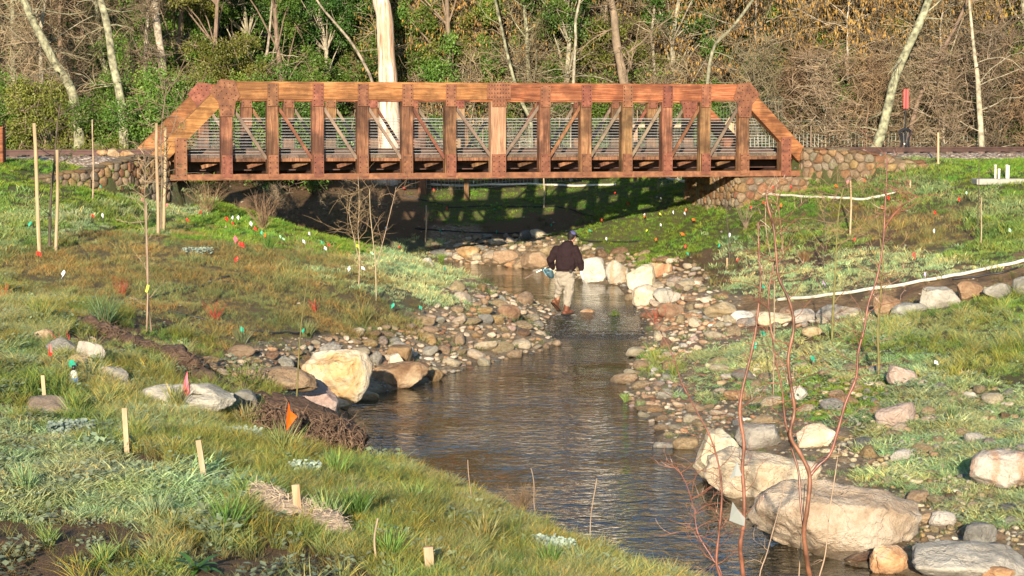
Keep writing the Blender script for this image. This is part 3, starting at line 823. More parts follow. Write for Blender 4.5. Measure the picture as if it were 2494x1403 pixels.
STONE_M = [mk_rock("wall_stone_ochre", [(0.3, (.17,.095,.045)), (0.5, (.27,.165,.08)), (0.7, (.36,.24,.13))], scale=5, rv=(.88,1.12)),
           mk_rock("wall_stone_tan", [(0.3, (.16,.11,.065)), (0.5, (.25,.18,.11)), (0.7, (.33,.25,.165))], scale=5, rv=(.88,1.12)),
           mk_rock("wall_stone_rust", [(0.3, (.14,.07,.035)), (0.5, (.235,.125,.062)), (0.7, (.31,.18,.10))], scale=5, rv=(.88,1.12)),
           mk_rock("wall_stone_grey", [(0.3, (.14,.11,.075)), (0.5, (.21,.17,.12)), (0.7, (.28,.23,.165))], scale=5, rv=(.88,1.12))]
capm = []
def stone_face(parent, path, topf, botf, cell=0.28, thick=0.4, seed=1, nrm=1, caps=True):
    """face along a ground path (list of xy); u runs along it. topf/botf give z at u. Mortar backing body + separate stones"""
    rnd = random.Random(seed)
    segs = [(0.0, path[0])]; L = 0
    for a, b in zip(path, path[1:]):
        L += math.hypot(b[0]-a[0], b[1]-a[1]); segs.append((L, b))
    def pos(u):
        u = max(0, min(L, u))
        for (ua, a), (ub, b) in zip(segs, segs[1:]):
            if u <= ub + 1e-9:
                t = (u-ua)/(ub-ua); dx, dy = (b[0]-a[0])/(ub-ua), (b[1]-a[1])/(ub-ua)
                return (a[0]+(b[0]-a[0])*t, a[1]+(b[1]-a[1])*t, dy*nrm, -dx*nrm)
    # backing
    m = MB(); N = max(2, int(L/0.2))
    vs = []
    for i in range(N+1):
        u = L*i/N; x, y, nx, ny = pos(u); zt, zb = topf(u), botf(u) - 0.5
        vs += [(x, y, zb), (x, y, zt), (x-nx*thick, y-ny*thick, zt), (x-nx*thick, y-ny*thick, zb)]
    fs = []
    for i in range(N):
        for k in range(4): fs.append((i*4+k, (i+1)*4+k, (i+1)*4+(k+1)%4, i*4+(k+1)%4))
    fs += [(3,2,1,0), tuple(N*4+k for k in range(4))]
    m.add(vs, fs); m.build("mortar_body", M_mortar, parent)
    # flat cap stones along the top
    rc = random.Random(seed+50); u = .12
    while u < L - .05 and caps:
        x, y, nx, ny = pos(u); w_ = rc.uniform(.13, .2)
        link("cap_stone", capm[rc.randrange(4)], parent, (x - nx*.14, y - ny*.14, topf(u) + .015), (rc.uniform(-.08,.08), rc.uniform(-.08,.08), math.atan2(-nx, ny) + rc.uniform(-.15,.15)), (w_, rc.uniform(.17,.23), rc.uniform(.045,.075)))
        u += w_*1.9
    # cells
    zmin = min(botf(L*i/20) for i in range(21)) - 0.3; zmax = max(topf(L*i/20) for i in range(21)) + .1
    pts = []
    nyc = int((zmax-zmin)/(cell*0.8)); nxc = int(L/cell) + 1
    for j in range(nyc+1):
        for i in range(nxc+1):
            pts.append(((i + 0.5*(j%2) + rnd.uniform(-.34,.34))*cell*rnd.uniform(.98,1.02), zmin + (j+rnd.uniform(-.34,.34))*cell*0.8))
    n = 0
    for i, p in enumerate(pts):
        if not (-0.05 < p[0] < L+0.05): continue
        if p[1] > topf(min(L,max(0,p[0]))) + .05 or p[1] < botf(min(L,max(0,p[0]))) - .32: continue
        poly = [(0.0, zmin-1), (L, zmin-1), (L, zmax+1), (0.0, zmax+1)]
        for q in pts:
            if q is p: continue
            dx, dy = q[0]-p[0], q[1]-p[1]; dd = dx*dx+dy*dy
            if dd > (cell*3.2)**2: continue
            poly = clip_poly(poly, dx, dy, (q[0]**2+q[1]**2-p[0]**2-p[1]**2)/2)
            if len(poly) < 3: break
        if len(poly) < 3: continue
        # clip at the top line (local slope)
        u0 = p[0]; e = 0.1; sl2 = (topf(min(L,u0+e)) - topf(max(0,u0-e)))/(2*e)
        zt = topf(min(L,max(0,u0)))
        poly = clip_poly(poly, -sl2, 1, zt - sl2*u0 + 0.02)
        if len(poly) < 3: continue
        base_ = inset(poly, 0.004); 
        if len(base_) < 3: continue
        mid = inset(poly, 0.011); topp = inset(poly, 0.034)
        if len(mid) < 3: continue
        if len(topp) < 3: topp = [tuple(sum(q[k] for q in mid)/len(mid) + (a[k]-sum(q[k] for q in mid)/len(mid))*0.5 for k in (0,1)) for a in mid]
        dep = rnd.uniform(.03, .065)
        cx = sum(q[0] for q in mid)/len(mid); cz = sum(q[1] for q in mid)/len(mid)
        X0, Y0, nx, ny = pos(cx)
        def resamp(poly, K=10):
            r = []
            for k in range(K):
                a = 2*math.pi*k/K; dx, dy = math.cos(a), math.sin(a); best = 9
                for q in range(len(poly)):
                    A = poly[q]; B = poly[(q+1)%len(poly)]
                    ex, ey = B[0]-A[0], B[1]-A[1]; den = dx*ey - dy*ex
                    if abs(den) < 1e-9: continue
                    t = ((A[0]-cx)*ey - (A[1]-cz)*ex)/den; s_ = ((A[0]-cx)*dy - (A[1]-cz)*dx)/den
                    if t > 0 and -1e-6 <= s_ <= 1+1e-6: best = min(best, t)
                if best > 5: best = 0.03
                r.append((cx+dx*best, cz+dy*best))
            return r
        rings = [(resamp(base_), -0.02), (resamp(mid), dep*.65), (resamp(topp), dep)]
        vs = []; K = 10
        for ring, d in rings:
            for (u, z) in ring:
                X, Y, a, b = pos(u)
                vs.append((X + a*d - X0, Y + b*d - Y0, z - cz))
        vs.append((nx*(dep+.012), ny*(dep+.012), 0))
        fs = []
        for r in range(2):
            for k in range(K): fs.append((r*K+k, r*K+(k+1)%K, (r+1)*K+(k+1)%K, (r+1)*K+k))
        for k in range(K): fs.append((2*K+k, 2*K+(k+1)%K, 3*K))
        if nrm > 0: fs = [tuple(reversed(f)) for f in fs]
        mm = MB(); mm.add(vs, fs)
        me_ = mm.mesh("stone", rnd.choices(STONE_M, (4,4,2,2))[0], True)
        link("stone", me_, parent, (X0, Y0, cz)); n += 1
    return n
def lerp_f(pts):
    def f(u):
        for (a, za), (b, zb) in zip(pts, pts[1:]):
            if u <= b: return za + (zb-za)*(u-a)/(b-a)
        return pts[-1][1]
    return f
# left wing wall
capm += [rock_mesh(900+i, 2, 1.0, .1, 5, STONE_M[i], 'cap_stone', box=.7) for i in range(4)]
lw = thing("stone_wing_wall", "rounded fieldstone retaining wall under the left end of the bridge", "stone wall")
a0 = TR(0.10, -0.02)
pathL = LWP
Ll = sum(math.hypot(b[0]-a[0], b[1]-a[1]) for a, b in zip(pathL, pathL[1:]))
stone_face(lw, pathL, lerp_f([(0, 2.98), (Ll*.25, 3.10), (Ll*.7, 3.40), (Ll+.1, 3.30)]), lerp_f([(0, 2.75), (Ll+.1, 1.9)]), 0.25, 0.5, 3, 1)
lw2 = thing("stone_pier_wall", "shaded fieldstone abutment face beneath the left end of the bridge", "stone wall")
pathL2 = [TR(0.12, 0.05), TR(0.12, 4.3)]
stone_face(lw2, pathL2, lambda u: 2.80, lambda u: 1.7, 0.28, 0.5, 5, 1, False)
# right abutment: wing in front, lower tier under the deck
rw = thing("stone_wing_wall", "tan fieldstone wing wall tapering away from the right end of the bridge", "stone wall")
b0 = TR(LB + 0.03, -0.10)
pathR = RWP
Lr = sum(math.hypot(b[0]-a[0], b[1]-a[1]) for a, b in zip(pathR, pathR[1:]))
stone_face(rw, pathR, lerp_f([(0, 3.50), (Lr*.28, 3.50), (Lr*.55, 3.40), (Lr+.1, 3.10)]), lerp_f([(0, 2.30), (Lr*.5, 2.45), (Lr+.1, 3.0)]), 0.27, 0.5, 8, 1)
rw1 = thing("stone_wing_wall", "left facing stone end of the right abutment beside the bridge end post", "stone wall")
stone_face(rw1, [TR(LB + 0.05, 4.2), TR(LB + 0.05, -0.06)], lambda u: 3.46, lambda u: 2.6, 0.28, 0.5, 9, 1)
rw2 = thing("stone_pier_wall", "low stone tier beneath the right end of the bridge deck", "stone wall")
stone_face(rw2, [TR(LB - 1.75, 3.9), TR(LB - 1.72, 0.18), TR(LB - .1, -0.25), TR(LB + .2, -.35)], lambda u: 2.785, lambda u: 2.2, 0.24, 1.0, 10, 1, False)

# ------------------------------------------------------------------ railway
track = thing("railway_track", "dark steel rails on sleepers running across behind the stone walls and over the bridge", "railway track")
for t in (1.45, 2.55):
    for sseg in ((-20, 0.0), (0.0, LB), (LB, 38)):
        m = MB()
        zb = 3.425 if not (sseg[0] == 0.0) else Z0 + 0.61
        m2 = [TR(sseg[0], t), TR(sseg[1], t)]
        for (w, za, zc) in ((0.11, 0.0, .015), (0.02, .015, .085), (0.062, .085, .12)):
            m.beam((m2[0][0], m2[0][1], zb + (za+zc)/2), (m2[1][0], m2[1][1], zb + (za+zc)/2), w, zc-za)
        m.build("rail", M_darksteel, track)
slm = MB(); slm.box(-.10, .10, -.9, .9, -.08, .07, bev=.012); slme = slm.mesh("sleeper", M_deck)
for s in list(np.arange(-19, -0.2, .5)) + list(np.arange(LB + .5, 37, .5)):
    x, y = TR(s, 2.0); link("sleeper", slme, track, (x, y, 3.355), (0, 0, BRA))
def ballast(name, s0, s1, lab):
    m = MB(); ns = int((s1-s0)/.12); prof = [(-0.05, 3.02), (0.2, 3.16), (.45, 3.27), (.8, 3.36), (1.4, 3.38), (2.6, 3.38), (3.3, 3.34), (4.2, 3.1)]
    tt = []
    for (a, za), (b, zb_) in zip(prof, prof[1:]):
        k = max(1, int((b-a)/.1))
        for q in range(k): tt.append((a+(b-a)*q/k, za+(zb_-za)*q/k))
    tt.append(prof[-1])
    vs = []
    for i in range(ns+1):
        s = s0 + (s1-s0)*i/ns
        for (t, z) in tt:
            x, y = TR(s, t + (-0.25 if s > LB else -0.1)); vs.append((x, y, z + random.uniform(-.022, .022)))
    w = len(tt); fs = [(i*w+k, (i+1)*w+k, (i+1)*w+k+1, i*w+k+1) for i in range(ns) for k in range(w-1)]
    m.add(vs, fs)
    t_ = bpy.data.materials.get("ballast_gravel")
    m.build(name, t_ or mk_ballast(), kind='stuff', label=lab)
def mk_ballast():
    t = NT("ballast_gravel"); co = t.coord('Object'); v = t.n("ShaderNodeTexVoronoi"); v.inputs['Scale'].default_value = 16
    t.l(co, v.inputs['Vector'])
    c = t.ramp(v.outputs['Color'], [(0.2, (.20,.15,.11)), (0.5, (.40,.31,.24)), (0.8, (.58,.50,.42))])
    c = t.mix(0.8, c, t.ramp(v.outputs['Distance'], [(0.2, (1,1,1)), (0.6, (.25,.22,.2))]), 'MULTIPLY')
    return t.fin(c, 0.9, v.outputs['Distance'], -0.8, 0.05)
ballast("gravel_ballast", -20, -0.6, "pale gravel ballast under the rails left of the bridge")
ballast("gravel_ballast", LB + .55, 38, "pale gravel ballast under the rails right of the bridge")
# ------------------------------------------------------------------ rocks
import mathutils
BIGROCKS = []
def boulder(u0, u1, vt, vb, mat, label, tilt=0.0, depth=0.75, seed=None, ang=0.9, cuts=7, rough=.12, sink=0.18, y=None, group=None, yaw=0.0, name="boulder", sub=5):
    uc = (u0+u1)/2
    g = at(uc, vb) if y is None else P(uc, vb, y)
    k = g[1] / F
    w = (u1-u0)*k; h = (vb-vt)*k
    d = w*depth
    # the top outline is seen from above: part of the height on the picture is depth
    dep_px = (CH - g[2]) / g[1] * d
    hh = max(h - dep_px*0.75, h*0.45)
    sd_ = seed if seed is not None else int(u0*7+vt)
    if u1-u0 < 125: sub = min(sub, 4)
    me_ = rock_mesh(sd_, sub, 1.0 if cuts > 4 else .8, rough, cuts+4, RK[mat], name, box=.72 if cuts > 3 else .85)
    me_.transform(Matrix.Diagonal((w/2*1.02, d/2, hh/2*(1+sink), 1)))
    off_ = Vector((sd_*1.37, sd_*.73, 0))
    for vv in me_.vertices:
        q_ = vv.co*3.2 + off_; rg = 1 - abs(mnoise.noise(q_))*2; vv.co += vv.normal * (0.030*(rg-.6) + .012*mnoise.noise(vv.co*11 + off_)) * min(1, w)
    o = link(name, me_, None, (g[0], g[1] + d*0.42, g[2] + hh/2 - sink*hh*0.5), (0, tilt, yaw), None, label, "boulder" if name == "boulder" else "rock", group)
    BIGROCKS.append((g[0], g[1] + d*.42, max(w, d)/2))
    return o
B = boulder
B(728,900,838,992,'orangewhite',"large orange and white boulder at the left edge of the pool", 0.06, .8, 11, rough=.10)
B(555,772,888,955,'tan',"long flat tan slab left of the orange and white boulder", 0.03, .5, 12)
B(888,1047,880,948,'brown',"wide brown angular boulder just right of the orange and white one", -0.06, .5, 73)
B(330,568,928,1000,'palegrey',"long smooth pale grey slab behind the pink ribbon flag", 0.04, .5, 14, rough=.06, cuts=3)
B(680,832,918,1010,'pink',"tilted pinkish slab behind the root wad", 0.5, .6, 15)
B(845,922,948,985,'tan',"low tan stone at the pool edge under the orange and white boulder", 0, .6, 16)
B(786,852,952,992,'cream',"small cream boulder under the orange and white boulder", 0, .6, 17)
B(930,1003,838,886,'brown',"dark brown boulder above the wide angular boulder", 0, .7, 18)
B(942,984,860,905,'cream',"cream stone leaning on the dark brown boulder", -.3, .7, 19)
B(560,625,945,1015,'grey',"dark grey shaded boulder right of the long pale slab", 0, .8, 20)
B(75,128,800,838,'tan',"tan boulder at the upper end of the row beside the fallen log", 0, .7, 21)
B(108,188,822,872,'grey',"grey slab second in the row beside the fallen log", .2, .5, 22)
B(183,255,832,885,'palegrey',"pale grey slab third in the row beside the fallen log", .3, .5, 23)
B(165,215,862,893,'tan',"small tan boulder between the grey slabs by the fallen log", 0, .6, 24)
B(236,312,890,940,'palegrey',"sloping pale grey slab above the long smooth slab", .35, .5, 25)
B(640,700,975,1040,'brown',"muddy brown boulder left of the root wad", 0, .8, 26)
# right side
B(1694,1832,1030,1176,'cream',"tall cream boulder at the right edge of the pool", -0.06, .8, 131)
B(1722,2010,1082,1214,'cream',"broad tan boulder with a cream face beside the tall cream one", 0.05, .55, 32)
B(1836,2262,1148,1345,'cream',"largest pale boulder at the lower right edge of the stream", 0.04, .55, 33, rough=.10)
B(1793,1905,1028,1096,'palegrey',"grey speckled boulder behind the tall cream boulder", 0, .6, 34)
B(1943,2038,1028,1090,'cream',"angular cream boulder in the grass behind the broad tan one", -.1, .6, 35)
B(2135,2238,982,1038,'pink',"flat pinkish grey boulder lying in the frosted grass", -.2, .7, 36, cuts=4)
B(2368,2560,1086,1195,'striped',"white boulder with orange stripes at the right edge", .05, .7, 37)
B(2232,2520,1308,1425,'palegrey',"flat grey brown slab at the lower right corner", 0.0, .8, 38, rough=.06, cuts=4)
B(2122,2218,1322,1400,'orangewhite',"orange and cream block in the water at the lower right", .1, .7, 39)
B(2348,2434,1268,1332,'grey',"dark grey boulder with a pale patch at the lower right", 0, .7, 40)
B(2395,2478,1375,1425,'orange',"orange boulder at the bottom right corner", 0, .7, 41)
B(2160,2238,890,942,'pink',"elongated pinkish stone in the grass on the right bank", .5, .6, 42)
B(1952,2008,793,820,'tan',"smooth yellow tan stone lying below the side channel", 0, .7, 43, cuts=2)
B(1590,1664,1073,1102,'palegrey',"low flat stone just in the water at the right shore", 0, .7, 44, cuts=3)
B(1638,1702,1062,1098,'brown',"reddish brown stone next to the low flat stone", 0, .7, 45, cuts=3)
B(1924,1970,938,978,'white',"white angular stone in the bright grass tuft", -.2, .7, 46)
B(2060,2140,1345,1372,'brown',"flat brown stone in the water by the largest boulder", -.2, .7, 47)
B(2075,2130,1290,1330,'grey',"grey stone at the foot of the largest boulder", 0, .7, 48)
B(2235,2310,1240,1275,'brown',"dark wet stone right of the largest boulder", 0, .7, 49)
B(2265,2335,1240,1285,'white',"rounded white stone right of the largest boulder", 0, .7, 50, cuts=3)
# side channel row, left to right
for i, (a, b, c_, d_, mt, lb) in enumerate([
 (1715,1796,735,772,'tan',"tan boulder at the stream end of the side channel row"),
 (1772,1842,756,786,'white',"white block, second in the side channel row"),
 (1842,1932,758,792,'cream',"cream stone partly behind leaves in the side channel row"),
 (1930,1992,750,786,'palegrey',"pale stone left of the long grey block in the side channel row"),
 (1990,2098,740,780,'palegrey',"long grey block in the side channel row"),
 (2128,2202,716,768,'brown',"brown rounded boulder in the side channel row"),
 (2172,2262,735,768,'grey',"grey wedge stone right of the brown one in the side channel row"),
 (2243,2342,698,752,'palegrey',"pale slanting slab in the side channel row under the white pipe"),
 (2333,2402,684,728,'brown',"mottled brown block near the right end of the side channel row"),
 (2398,2474,688,728,'palegrey',"pale grey block near the right end of the side channel row"),
 (2470,2530,672,716,'grey',"grey boulder at the right edge ending the side channel row")]):
    B(a, b, c_, d_, mt, lb, 0.05*((i%3)-1), .6, 60+i)
# far shore of the upper pool
for i, (a, b, c_, d_, mt, lb) in enumerate([
 (1413,1478,624,688,'white',"bright white block on the far shore right of the man"),
 (1474,1532,632,692,'striped',"cream block with brown streaks next to the bright white one"),
 (1524,1602,640,708,'cream',"layered cream boulder on the far shore of the upper pool"),
 (1578,1640,638,676,'orange',"orange brown boulder at the back of the far shore"),
 (1268,1342,612,656,'tan',"tan rounded boulder on the far shore left of the man"),
 (1336,1388,618,666,'cream',"cream boulder on the far shore hidden behind the man"),
 (1200,1262,608,640,'tan',"low tan boulder on the far shore of the upper pool"),
 (1110,1170,600,632,'orange',"orange tan boulder at the far left of the upper pool"),
 (1225,1282,636,654,'orange',"low orange stone at the waterline of the far shore"),
 (1540,1612,690,745,'cream',"cream rock face where the upper pool narrows"),
 (1590,1660,700,740,'palegrey',"pale stone behind the cream rock face"),
 (1600,1668,735,775,'brown',"furrowed brown boulder at the right side of the riffle"),
 (1030,1055,628,650,'palegrey',"pale stone at the left tip of the upper pool")]):
    B(a, b, c_, d_, mt, lb, 0.06*((i%3)-1), .6, 80+i)
# stones around the riffle
B(1212,1268,740,778,'brown',"rounded brown boulder on the cobble bar left of the man",.3,.7,101,cuts=1)
B(1164,1202,764,792,'grey',"blue grey angular stone on the cobble bar",0,.7,102)
step_stone = B(1352,1412,762,783,'palegrey',"flat pale stepping stone under the man's boots",0,.9,103,y=43.2,sub=4)
B(1322,1358,758,782,'brown',"brown wet stone left of the stepping stone",0,.8,104,y=43.4)
B(1413,1453,752,770,'orange',"flat red brown stone in the riffle right of the man",0,.6,105,y=43.9)
B(1440,1500,700,715,'grey',"dark stone under the surface",0,.6,106,y=50) if False else None

BIGROCKS.append((-2.15, 22.4, .8)); BIGROCKS.append((-1.6, 22.0, .55)); BIGROCKS.append((-2.6, 22.8, .6))
# cobbles: zones drawn from the view, thrown on the ground
def in_poly(u, v, poly):
    c = False; n = len(poly)
    for i in range(n):
        a = poly[i]; b = poly[(i+1)%n]
        if (a[1] > v) != (b[1] > v) and u < (b[0]-a[0])*(v-a[1])/(b[1]-a[1]) + a[0]: c = not c
    return c
ZN = {
 'left cobble bar': ([(450,880),(560,862),(700,850),(780,835),(860,805),(980,800),(1040,775),(1050,735),(1110,705),(1290,712),(1345,735),(1350,765),(1322,800),(1385,838),(1290,868),(1090,915),(1050,932),(900,905),(720,900),(640,925),(560,900),(470,900)], 680, (13, 54)),
 'right shore of the pool': ([(1530,705),(1620,690),(1700,690),(1760,725),(1780,770),(1850,790),(1750,830),(1650,880),(1640,930),(1700,990),(1780,1000),(1900,1030),(1700,1050),(1640,1070),(1600,1045),(1530,985),(1515,935),(1545,880),(1555,850),(1600,810),(1570,770)], 480, (13, 60)),
 'lower right bank': ([(1990,1060),(2160,1090),(2300,1110),(2420,1200),(2494,1230),(2494,1330),(2250,1330),(2240,1230),(2100,1150),(2010,1100)], 360, (13, 60)),
 'far shore of the upper pool': ([(1050,632),(1040,600),(1150,580),(1300,575),(1400,590),(1470,612),(1640,630),(1740,670),(1700,700),(1530,705),(1500,685),(1250,655),(1100,640)], 460, (11, 46)),
 'grassy right bank': ([(1700,880),(1850,850),(2100,900),(2494,960),(2494,1200),(2200,1080),(1950,1000),(1760,980)], 260, (14, 56)),
 'side channel row': ([(1640,770),(1850,770),(2100,760),(2230,750),(2230,765),(2100,790),(1850,800),(1650,800)], 70, (14, 42)),
 'shore beside the root wad': ([(480,880),(620,900),(720,930),(860,980),(840,1000),(700,990),(560,930)], 70, (15, 50)),
}
protos = {}
cm = ['tan','cream','orange','grey','brown','palegrey','pink','white']; cwt = [44,30,9,5,8,12,4,2]
for q in range(16):
    big = rock_mesh(200+q, 3 if q < 8 else 2, 1.0, .16, 2 if q % 4 == 0 else 9, None, "cobble", box=.8 if q % 4 else 1)
    protos[q] = big
def cob_mesh(q, c_):
    key = (q, c_)
    if key not in protos:
        me_ = protos[q].copy(); me_.materials.clear(); me_.materials.append(RK[c_]); me_.name = "cobble"; protos[key] = me_
    return protos[key]
cobs = []
for zn, (poly, N, (s0, s1)) in ZN.items():
    us = [p[0] for p in poly]; vs_ = [p[1] for p in poly]; placed = []; tries = 0
    while len(placed) < N and tries < N*14:
        tries += 1
        u = random.uniform(min(us), max(us)); v = random.uniform(min(vs_), max(vs_))
        if not in_poly(u, v, poly): continue
        wpx = s0 + (s1-s0) * random.random()**1.9
        if any(abs(u-a)*1.0 < (wpx+w2)*.36 and abs(v-b)*1.7 < (wpx+w2)*.36 for a, b, w2 in placed): continue
        placed.append((u, v, wpx))
    for (u, v, w) in placed:
        g = at(u, v)
        r = w * g[1] / F / 2
        if any((g[0]-bx)**2 + (g[1]-by)**2 < (br*.75)**2 for bx, by, br in BIGROCKS): continue
        cobs.append((w, g, r, zn))
cobs.sort(key=lambda c: -c[0])
rest = {}
for i, (w, g, r, zn) in enumerate(cobs):
    q = random.randrange(8); c_ = random.choices(cm, cwt)[0]
    sx, sy, sz = r*random.uniform(1.0,1.55), r*random.uniform(.7,1.05), r*random.uniform(.42,.8)
    rot = (random.uniform(-.35,.35), random.uniform(-.35,.35), random.uniform(0, 6.28))
    loc = (g[0], g[1], g[2] + sz*random.uniform(.15,.6))
    if i < 296:
        shp = {0:'rounded',1:'angular',2:'angular',3:'angular'}[q % 4]
        link("cobble", cob_mesh(q, c_), None, loc, rot, (sx, sy, sz), f"{'pale grey' if c_=='palegrey' else 'pinkish' if c_=='pink' else c_} {shp} cobble on the {zn}", "rock", f"cobbles on the {zn}")
    else:
        rest.setdefault(zn, []).append((q, c_, loc, rot, (sx, sy, sz)))
for zn, L_ in rest.items():
    V = []; Fc = []; MI = []; nb = 0
    for (q, c_, loc, rot, sc) in L_:
        m4 = Matrix.LocRotScale(Vector(loc), mathutils.Euler(rot), Vector(sc)); a = np.array(m4)
        pm = protos[q+8]
        co = np.empty(len(pm.vertices)*3); pm.vertices.foreach_get("co", co); co = co.reshape(-1,3)
        V.append(co @ a[:3,:3].T + a[:3,3])
        fi = np.empty(len(pm.polygons)*3, int); pm.polygons.foreach_get("vertices", fi)
        Fc.append(fi.reshape(-1,3) + nb); MI += [cm.index(c_)] * len(pm.polygons); nb += len(co)
    me_ = bpy.data.meshes.new("small_cobbles"); me_.from_pydata(np.vstack(V).tolist(), [], np.vstack(Fc).tolist())
    for c_ in cm: me_.materials.append(RK[c_])
    me_.polygons.foreach_set("material_index", MI); me_.polygons.foreach_set("use_smooth", [True]*len(me_.polygons))
    link("small_cobbles", me_, label=f"small mixed cobbles filling the {zn}", kind='stuff')
# pebbles thrown widely over the shores
peb = []
for _ in range(26000):
    y = random.uniform(17, 66)
    x = random.uniform(-.26, .26) * y
    peb.append((x, y))
peb = np.array(peb); pz = Hf(peb[:,0], peb[:,1]); pzn = zone(peb[:,0], peb[:,1], pz)
psd = poly_sd(peb[:,0], peb[:,1], shore)
V = []; Fc = []; MI = []; nb = 0
octa = np.array([(1,0,0),(0,1,0),(-1,0,0),(0,-1,0),(.2,.1,1),(.1,0,-1),(.7,.7,.5),(-.7,.6,.4)])
of = np.array([(0,6,4),(6,1,4),(1,7,4),(7,2,4),(2,3,4),(3,0,4),(1,0,5),(2,1,5),(3,2,5),(0,3,5),(0,1,6),(1,2,7)])
for (x, y), z, zt, s_ in zip(peb, pz, pzn, psd):
    t_ = TY[zt]; pr = 1.0 if (t_ == 'rock' or abs(s_) < .5) else (.12 if t_ == 'dirt' else .03)
    if random.random() > pr or s_ < -1.5: continue
    r = random.uniform(.010, .032) * (0.7 + y/60)
    a = random.uniform(0, 6.28); ca_, sa_ = math.cos(a), math.sin(a)
    R = np.array([[ca_,-sa_,0],[sa_,ca_,0],[0,0,1]])
    V.append((octa * np.array([r*random.uniform(.9,1.5), r, r*.65])) @ R.T + np.array([x, y, z + r*.2]))
    Fc.append(of + nb); nb += 8; MI += [random.choices(range(8), cwt)[0]] * 12
me_ = bpy.data.meshes.new("pebbles"); me_.from_pydata(np.vstack(V).tolist(), [], np.vstack(Fc).tolist())
for c_ in cm: me_.materials.append(RK[c_])
me_.polygons.foreach_set("material_index", MI)
link("pebbles", me_, label="loose pebbles scattered over the shores and bare soil", kind='stuff')
for (a, b, c_, d_, mt, lb) in [(232, 262, 364, 378, 'orange', "flat orange stone lying on top of the left wall, leftmost of three"), (258, 292, 362, 380, 'tan', "flat tan stone lying on top of the left wall, middle of three"), (290, 330, 366, 384, 'orange', "orange stone lying on top of the left wall, nearest the bridge")]:
    B(a, b, c_, d_, mt, lb, 0, .6, a, y=48.6)
# ------------------------------------------------------------------ grass
def tuft(name, nb, h0, h1, w, spread, lean, curl, seed, bases=(1,1,1), tips=(1,1,1), mixb=None):
    rnd = random.Random(seed); V = []; Fc = []; CL = []
    for _ in range(nb):
        a = rnd.uniform(0, 6.283); r = spread*math.sqrt(rnd.random()); x, y = r*math.cos(a), r*math.sin(a)
        d = rnd.uniform(0, 6.283); h = rnd.uniform(h0, h1); ln = rnd.uniform(.15, 1)*lean; cu = rnd.uniform(.3, 1)*curl
        dx, dy = math.cos(d), math.sin(d); fa = rnd.uniform(0, 6.283); sx, sy = math.cos(fa), math.sin(fa); b = len(V)
        tone = rnd.uniform(.72, 1.3); dry = rnd.random() < (mixb or 0)
        for k in range(4):
            t = k/3; off = h*(ln*t + cu*t*t); z = h*(t - 0.35*(ln+cu)*t*t)
            ww = w*(1-t*.25 if k < 3 else .05)*.5*(0.8 if k == 0 else 1)
            px, py = x+dx*off, y+dy*off
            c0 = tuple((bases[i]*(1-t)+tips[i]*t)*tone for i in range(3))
            if dry: c0 = (c0[0]*1.9, c0[1]*1.25, c0[2]*.9)
            if k < 3: V += [(px-sx*ww, py-sy*ww, z), (px+sx*ww, py+sy*ww, z)]; CL += [c0, c0]
            else: V.append((px, py, z)); CL.append(c0)
        Fc += [(b, b+1, b+3, b+2), (b+2, b+3, b+5, b+4), (b+4, b+5, b+6)]
    me_ = bpy.data.meshes.new(name); me_.from_pydata(V, [], Fc)
    ca_ = me_.color_attributes.new("bcol", 'FLOAT_COLOR', 'POINT')
    ca_.data.foreach_set("color", np.hstack([np.array(CL), np.ones((len(CL),1))]).astype(np.float32).ravel())
    me_.materials.append(M_grass)
    return me_
def leafclump(name, n, r, L, w, seed):
    """small broad leaved weed"""
    rnd = random.Random(seed); V = []; Fc = []; CL = []
    for _ in range(n):
        a = rnd.uniform(0, 6.283); rr = r*math.sqrt(rnd.random()); x, y, z = rr*math.cos(a), rr*math.sin(a), rnd.uniform(.02, .10)
        d = rnd.uniform(0, 6.283); l = L*rnd.uniform(.6, 1.1); up = rnd.uniform(0, .7); dx, dy = math.cos(d), math.sin(d); b = len(V)
        s_ = w*.5; tone = rnd.uniform(.7, 1.3)
        V += [(x,y,z), (x+dx*l*.5-dy*s_, y+dy*l*.5+dx*s_, z+up*l*.5), (x+dx*l, y+dy*l, z+up*l*.8), (x+dx*l*.5+dy*s_, y+dy*l*.5-dx*s_, z+up*l*.5)]
        Fc.append((b,b+1,b+2,b+3)); CL += [(tone,)*3]*4
    me_ = bpy.data.meshes.new(name); me_.from_pydata(V, [], Fc)
    ca_ = me_.color_attributes.new("bcol", 'FLOAT_COLOR', 'POINT')
    ca_.data.foreach_set("color", np.hstack([np.array(CL), np.ones((len(CL),1))]).astype(np.float32).ravel())
    me_.materials.append(M_grass)
    return me_
gcol = bpy.data.collections.new("grass_tufts")     # kept out of the scene: only sources for the scattered ground cover
GP = []
def gp(me_): o = bpy.data.objects.new("tuft_%02d" % len(GP), me_); gcol.objects.link(o); GP.append(o); return len(GP)-1
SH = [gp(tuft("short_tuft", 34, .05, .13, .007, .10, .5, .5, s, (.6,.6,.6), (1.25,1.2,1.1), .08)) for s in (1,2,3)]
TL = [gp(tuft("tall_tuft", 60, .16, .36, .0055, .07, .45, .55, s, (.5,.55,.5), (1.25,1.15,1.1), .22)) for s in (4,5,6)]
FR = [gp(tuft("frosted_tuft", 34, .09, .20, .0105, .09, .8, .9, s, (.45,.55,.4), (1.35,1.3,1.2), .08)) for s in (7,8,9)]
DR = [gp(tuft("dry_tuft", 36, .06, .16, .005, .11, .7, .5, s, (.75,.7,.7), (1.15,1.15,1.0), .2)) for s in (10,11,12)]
WD = [gp(leafclump("weed", 26, .10, .05, .035, s)) for s in (13,14)]
FG = [gp(tuft("far_tuft", 30, .05, .14, .010, .14, .6, .5, s, (.6,.62,.6), (1.2,1.2,1.1), .12)) for s in (15,16)]
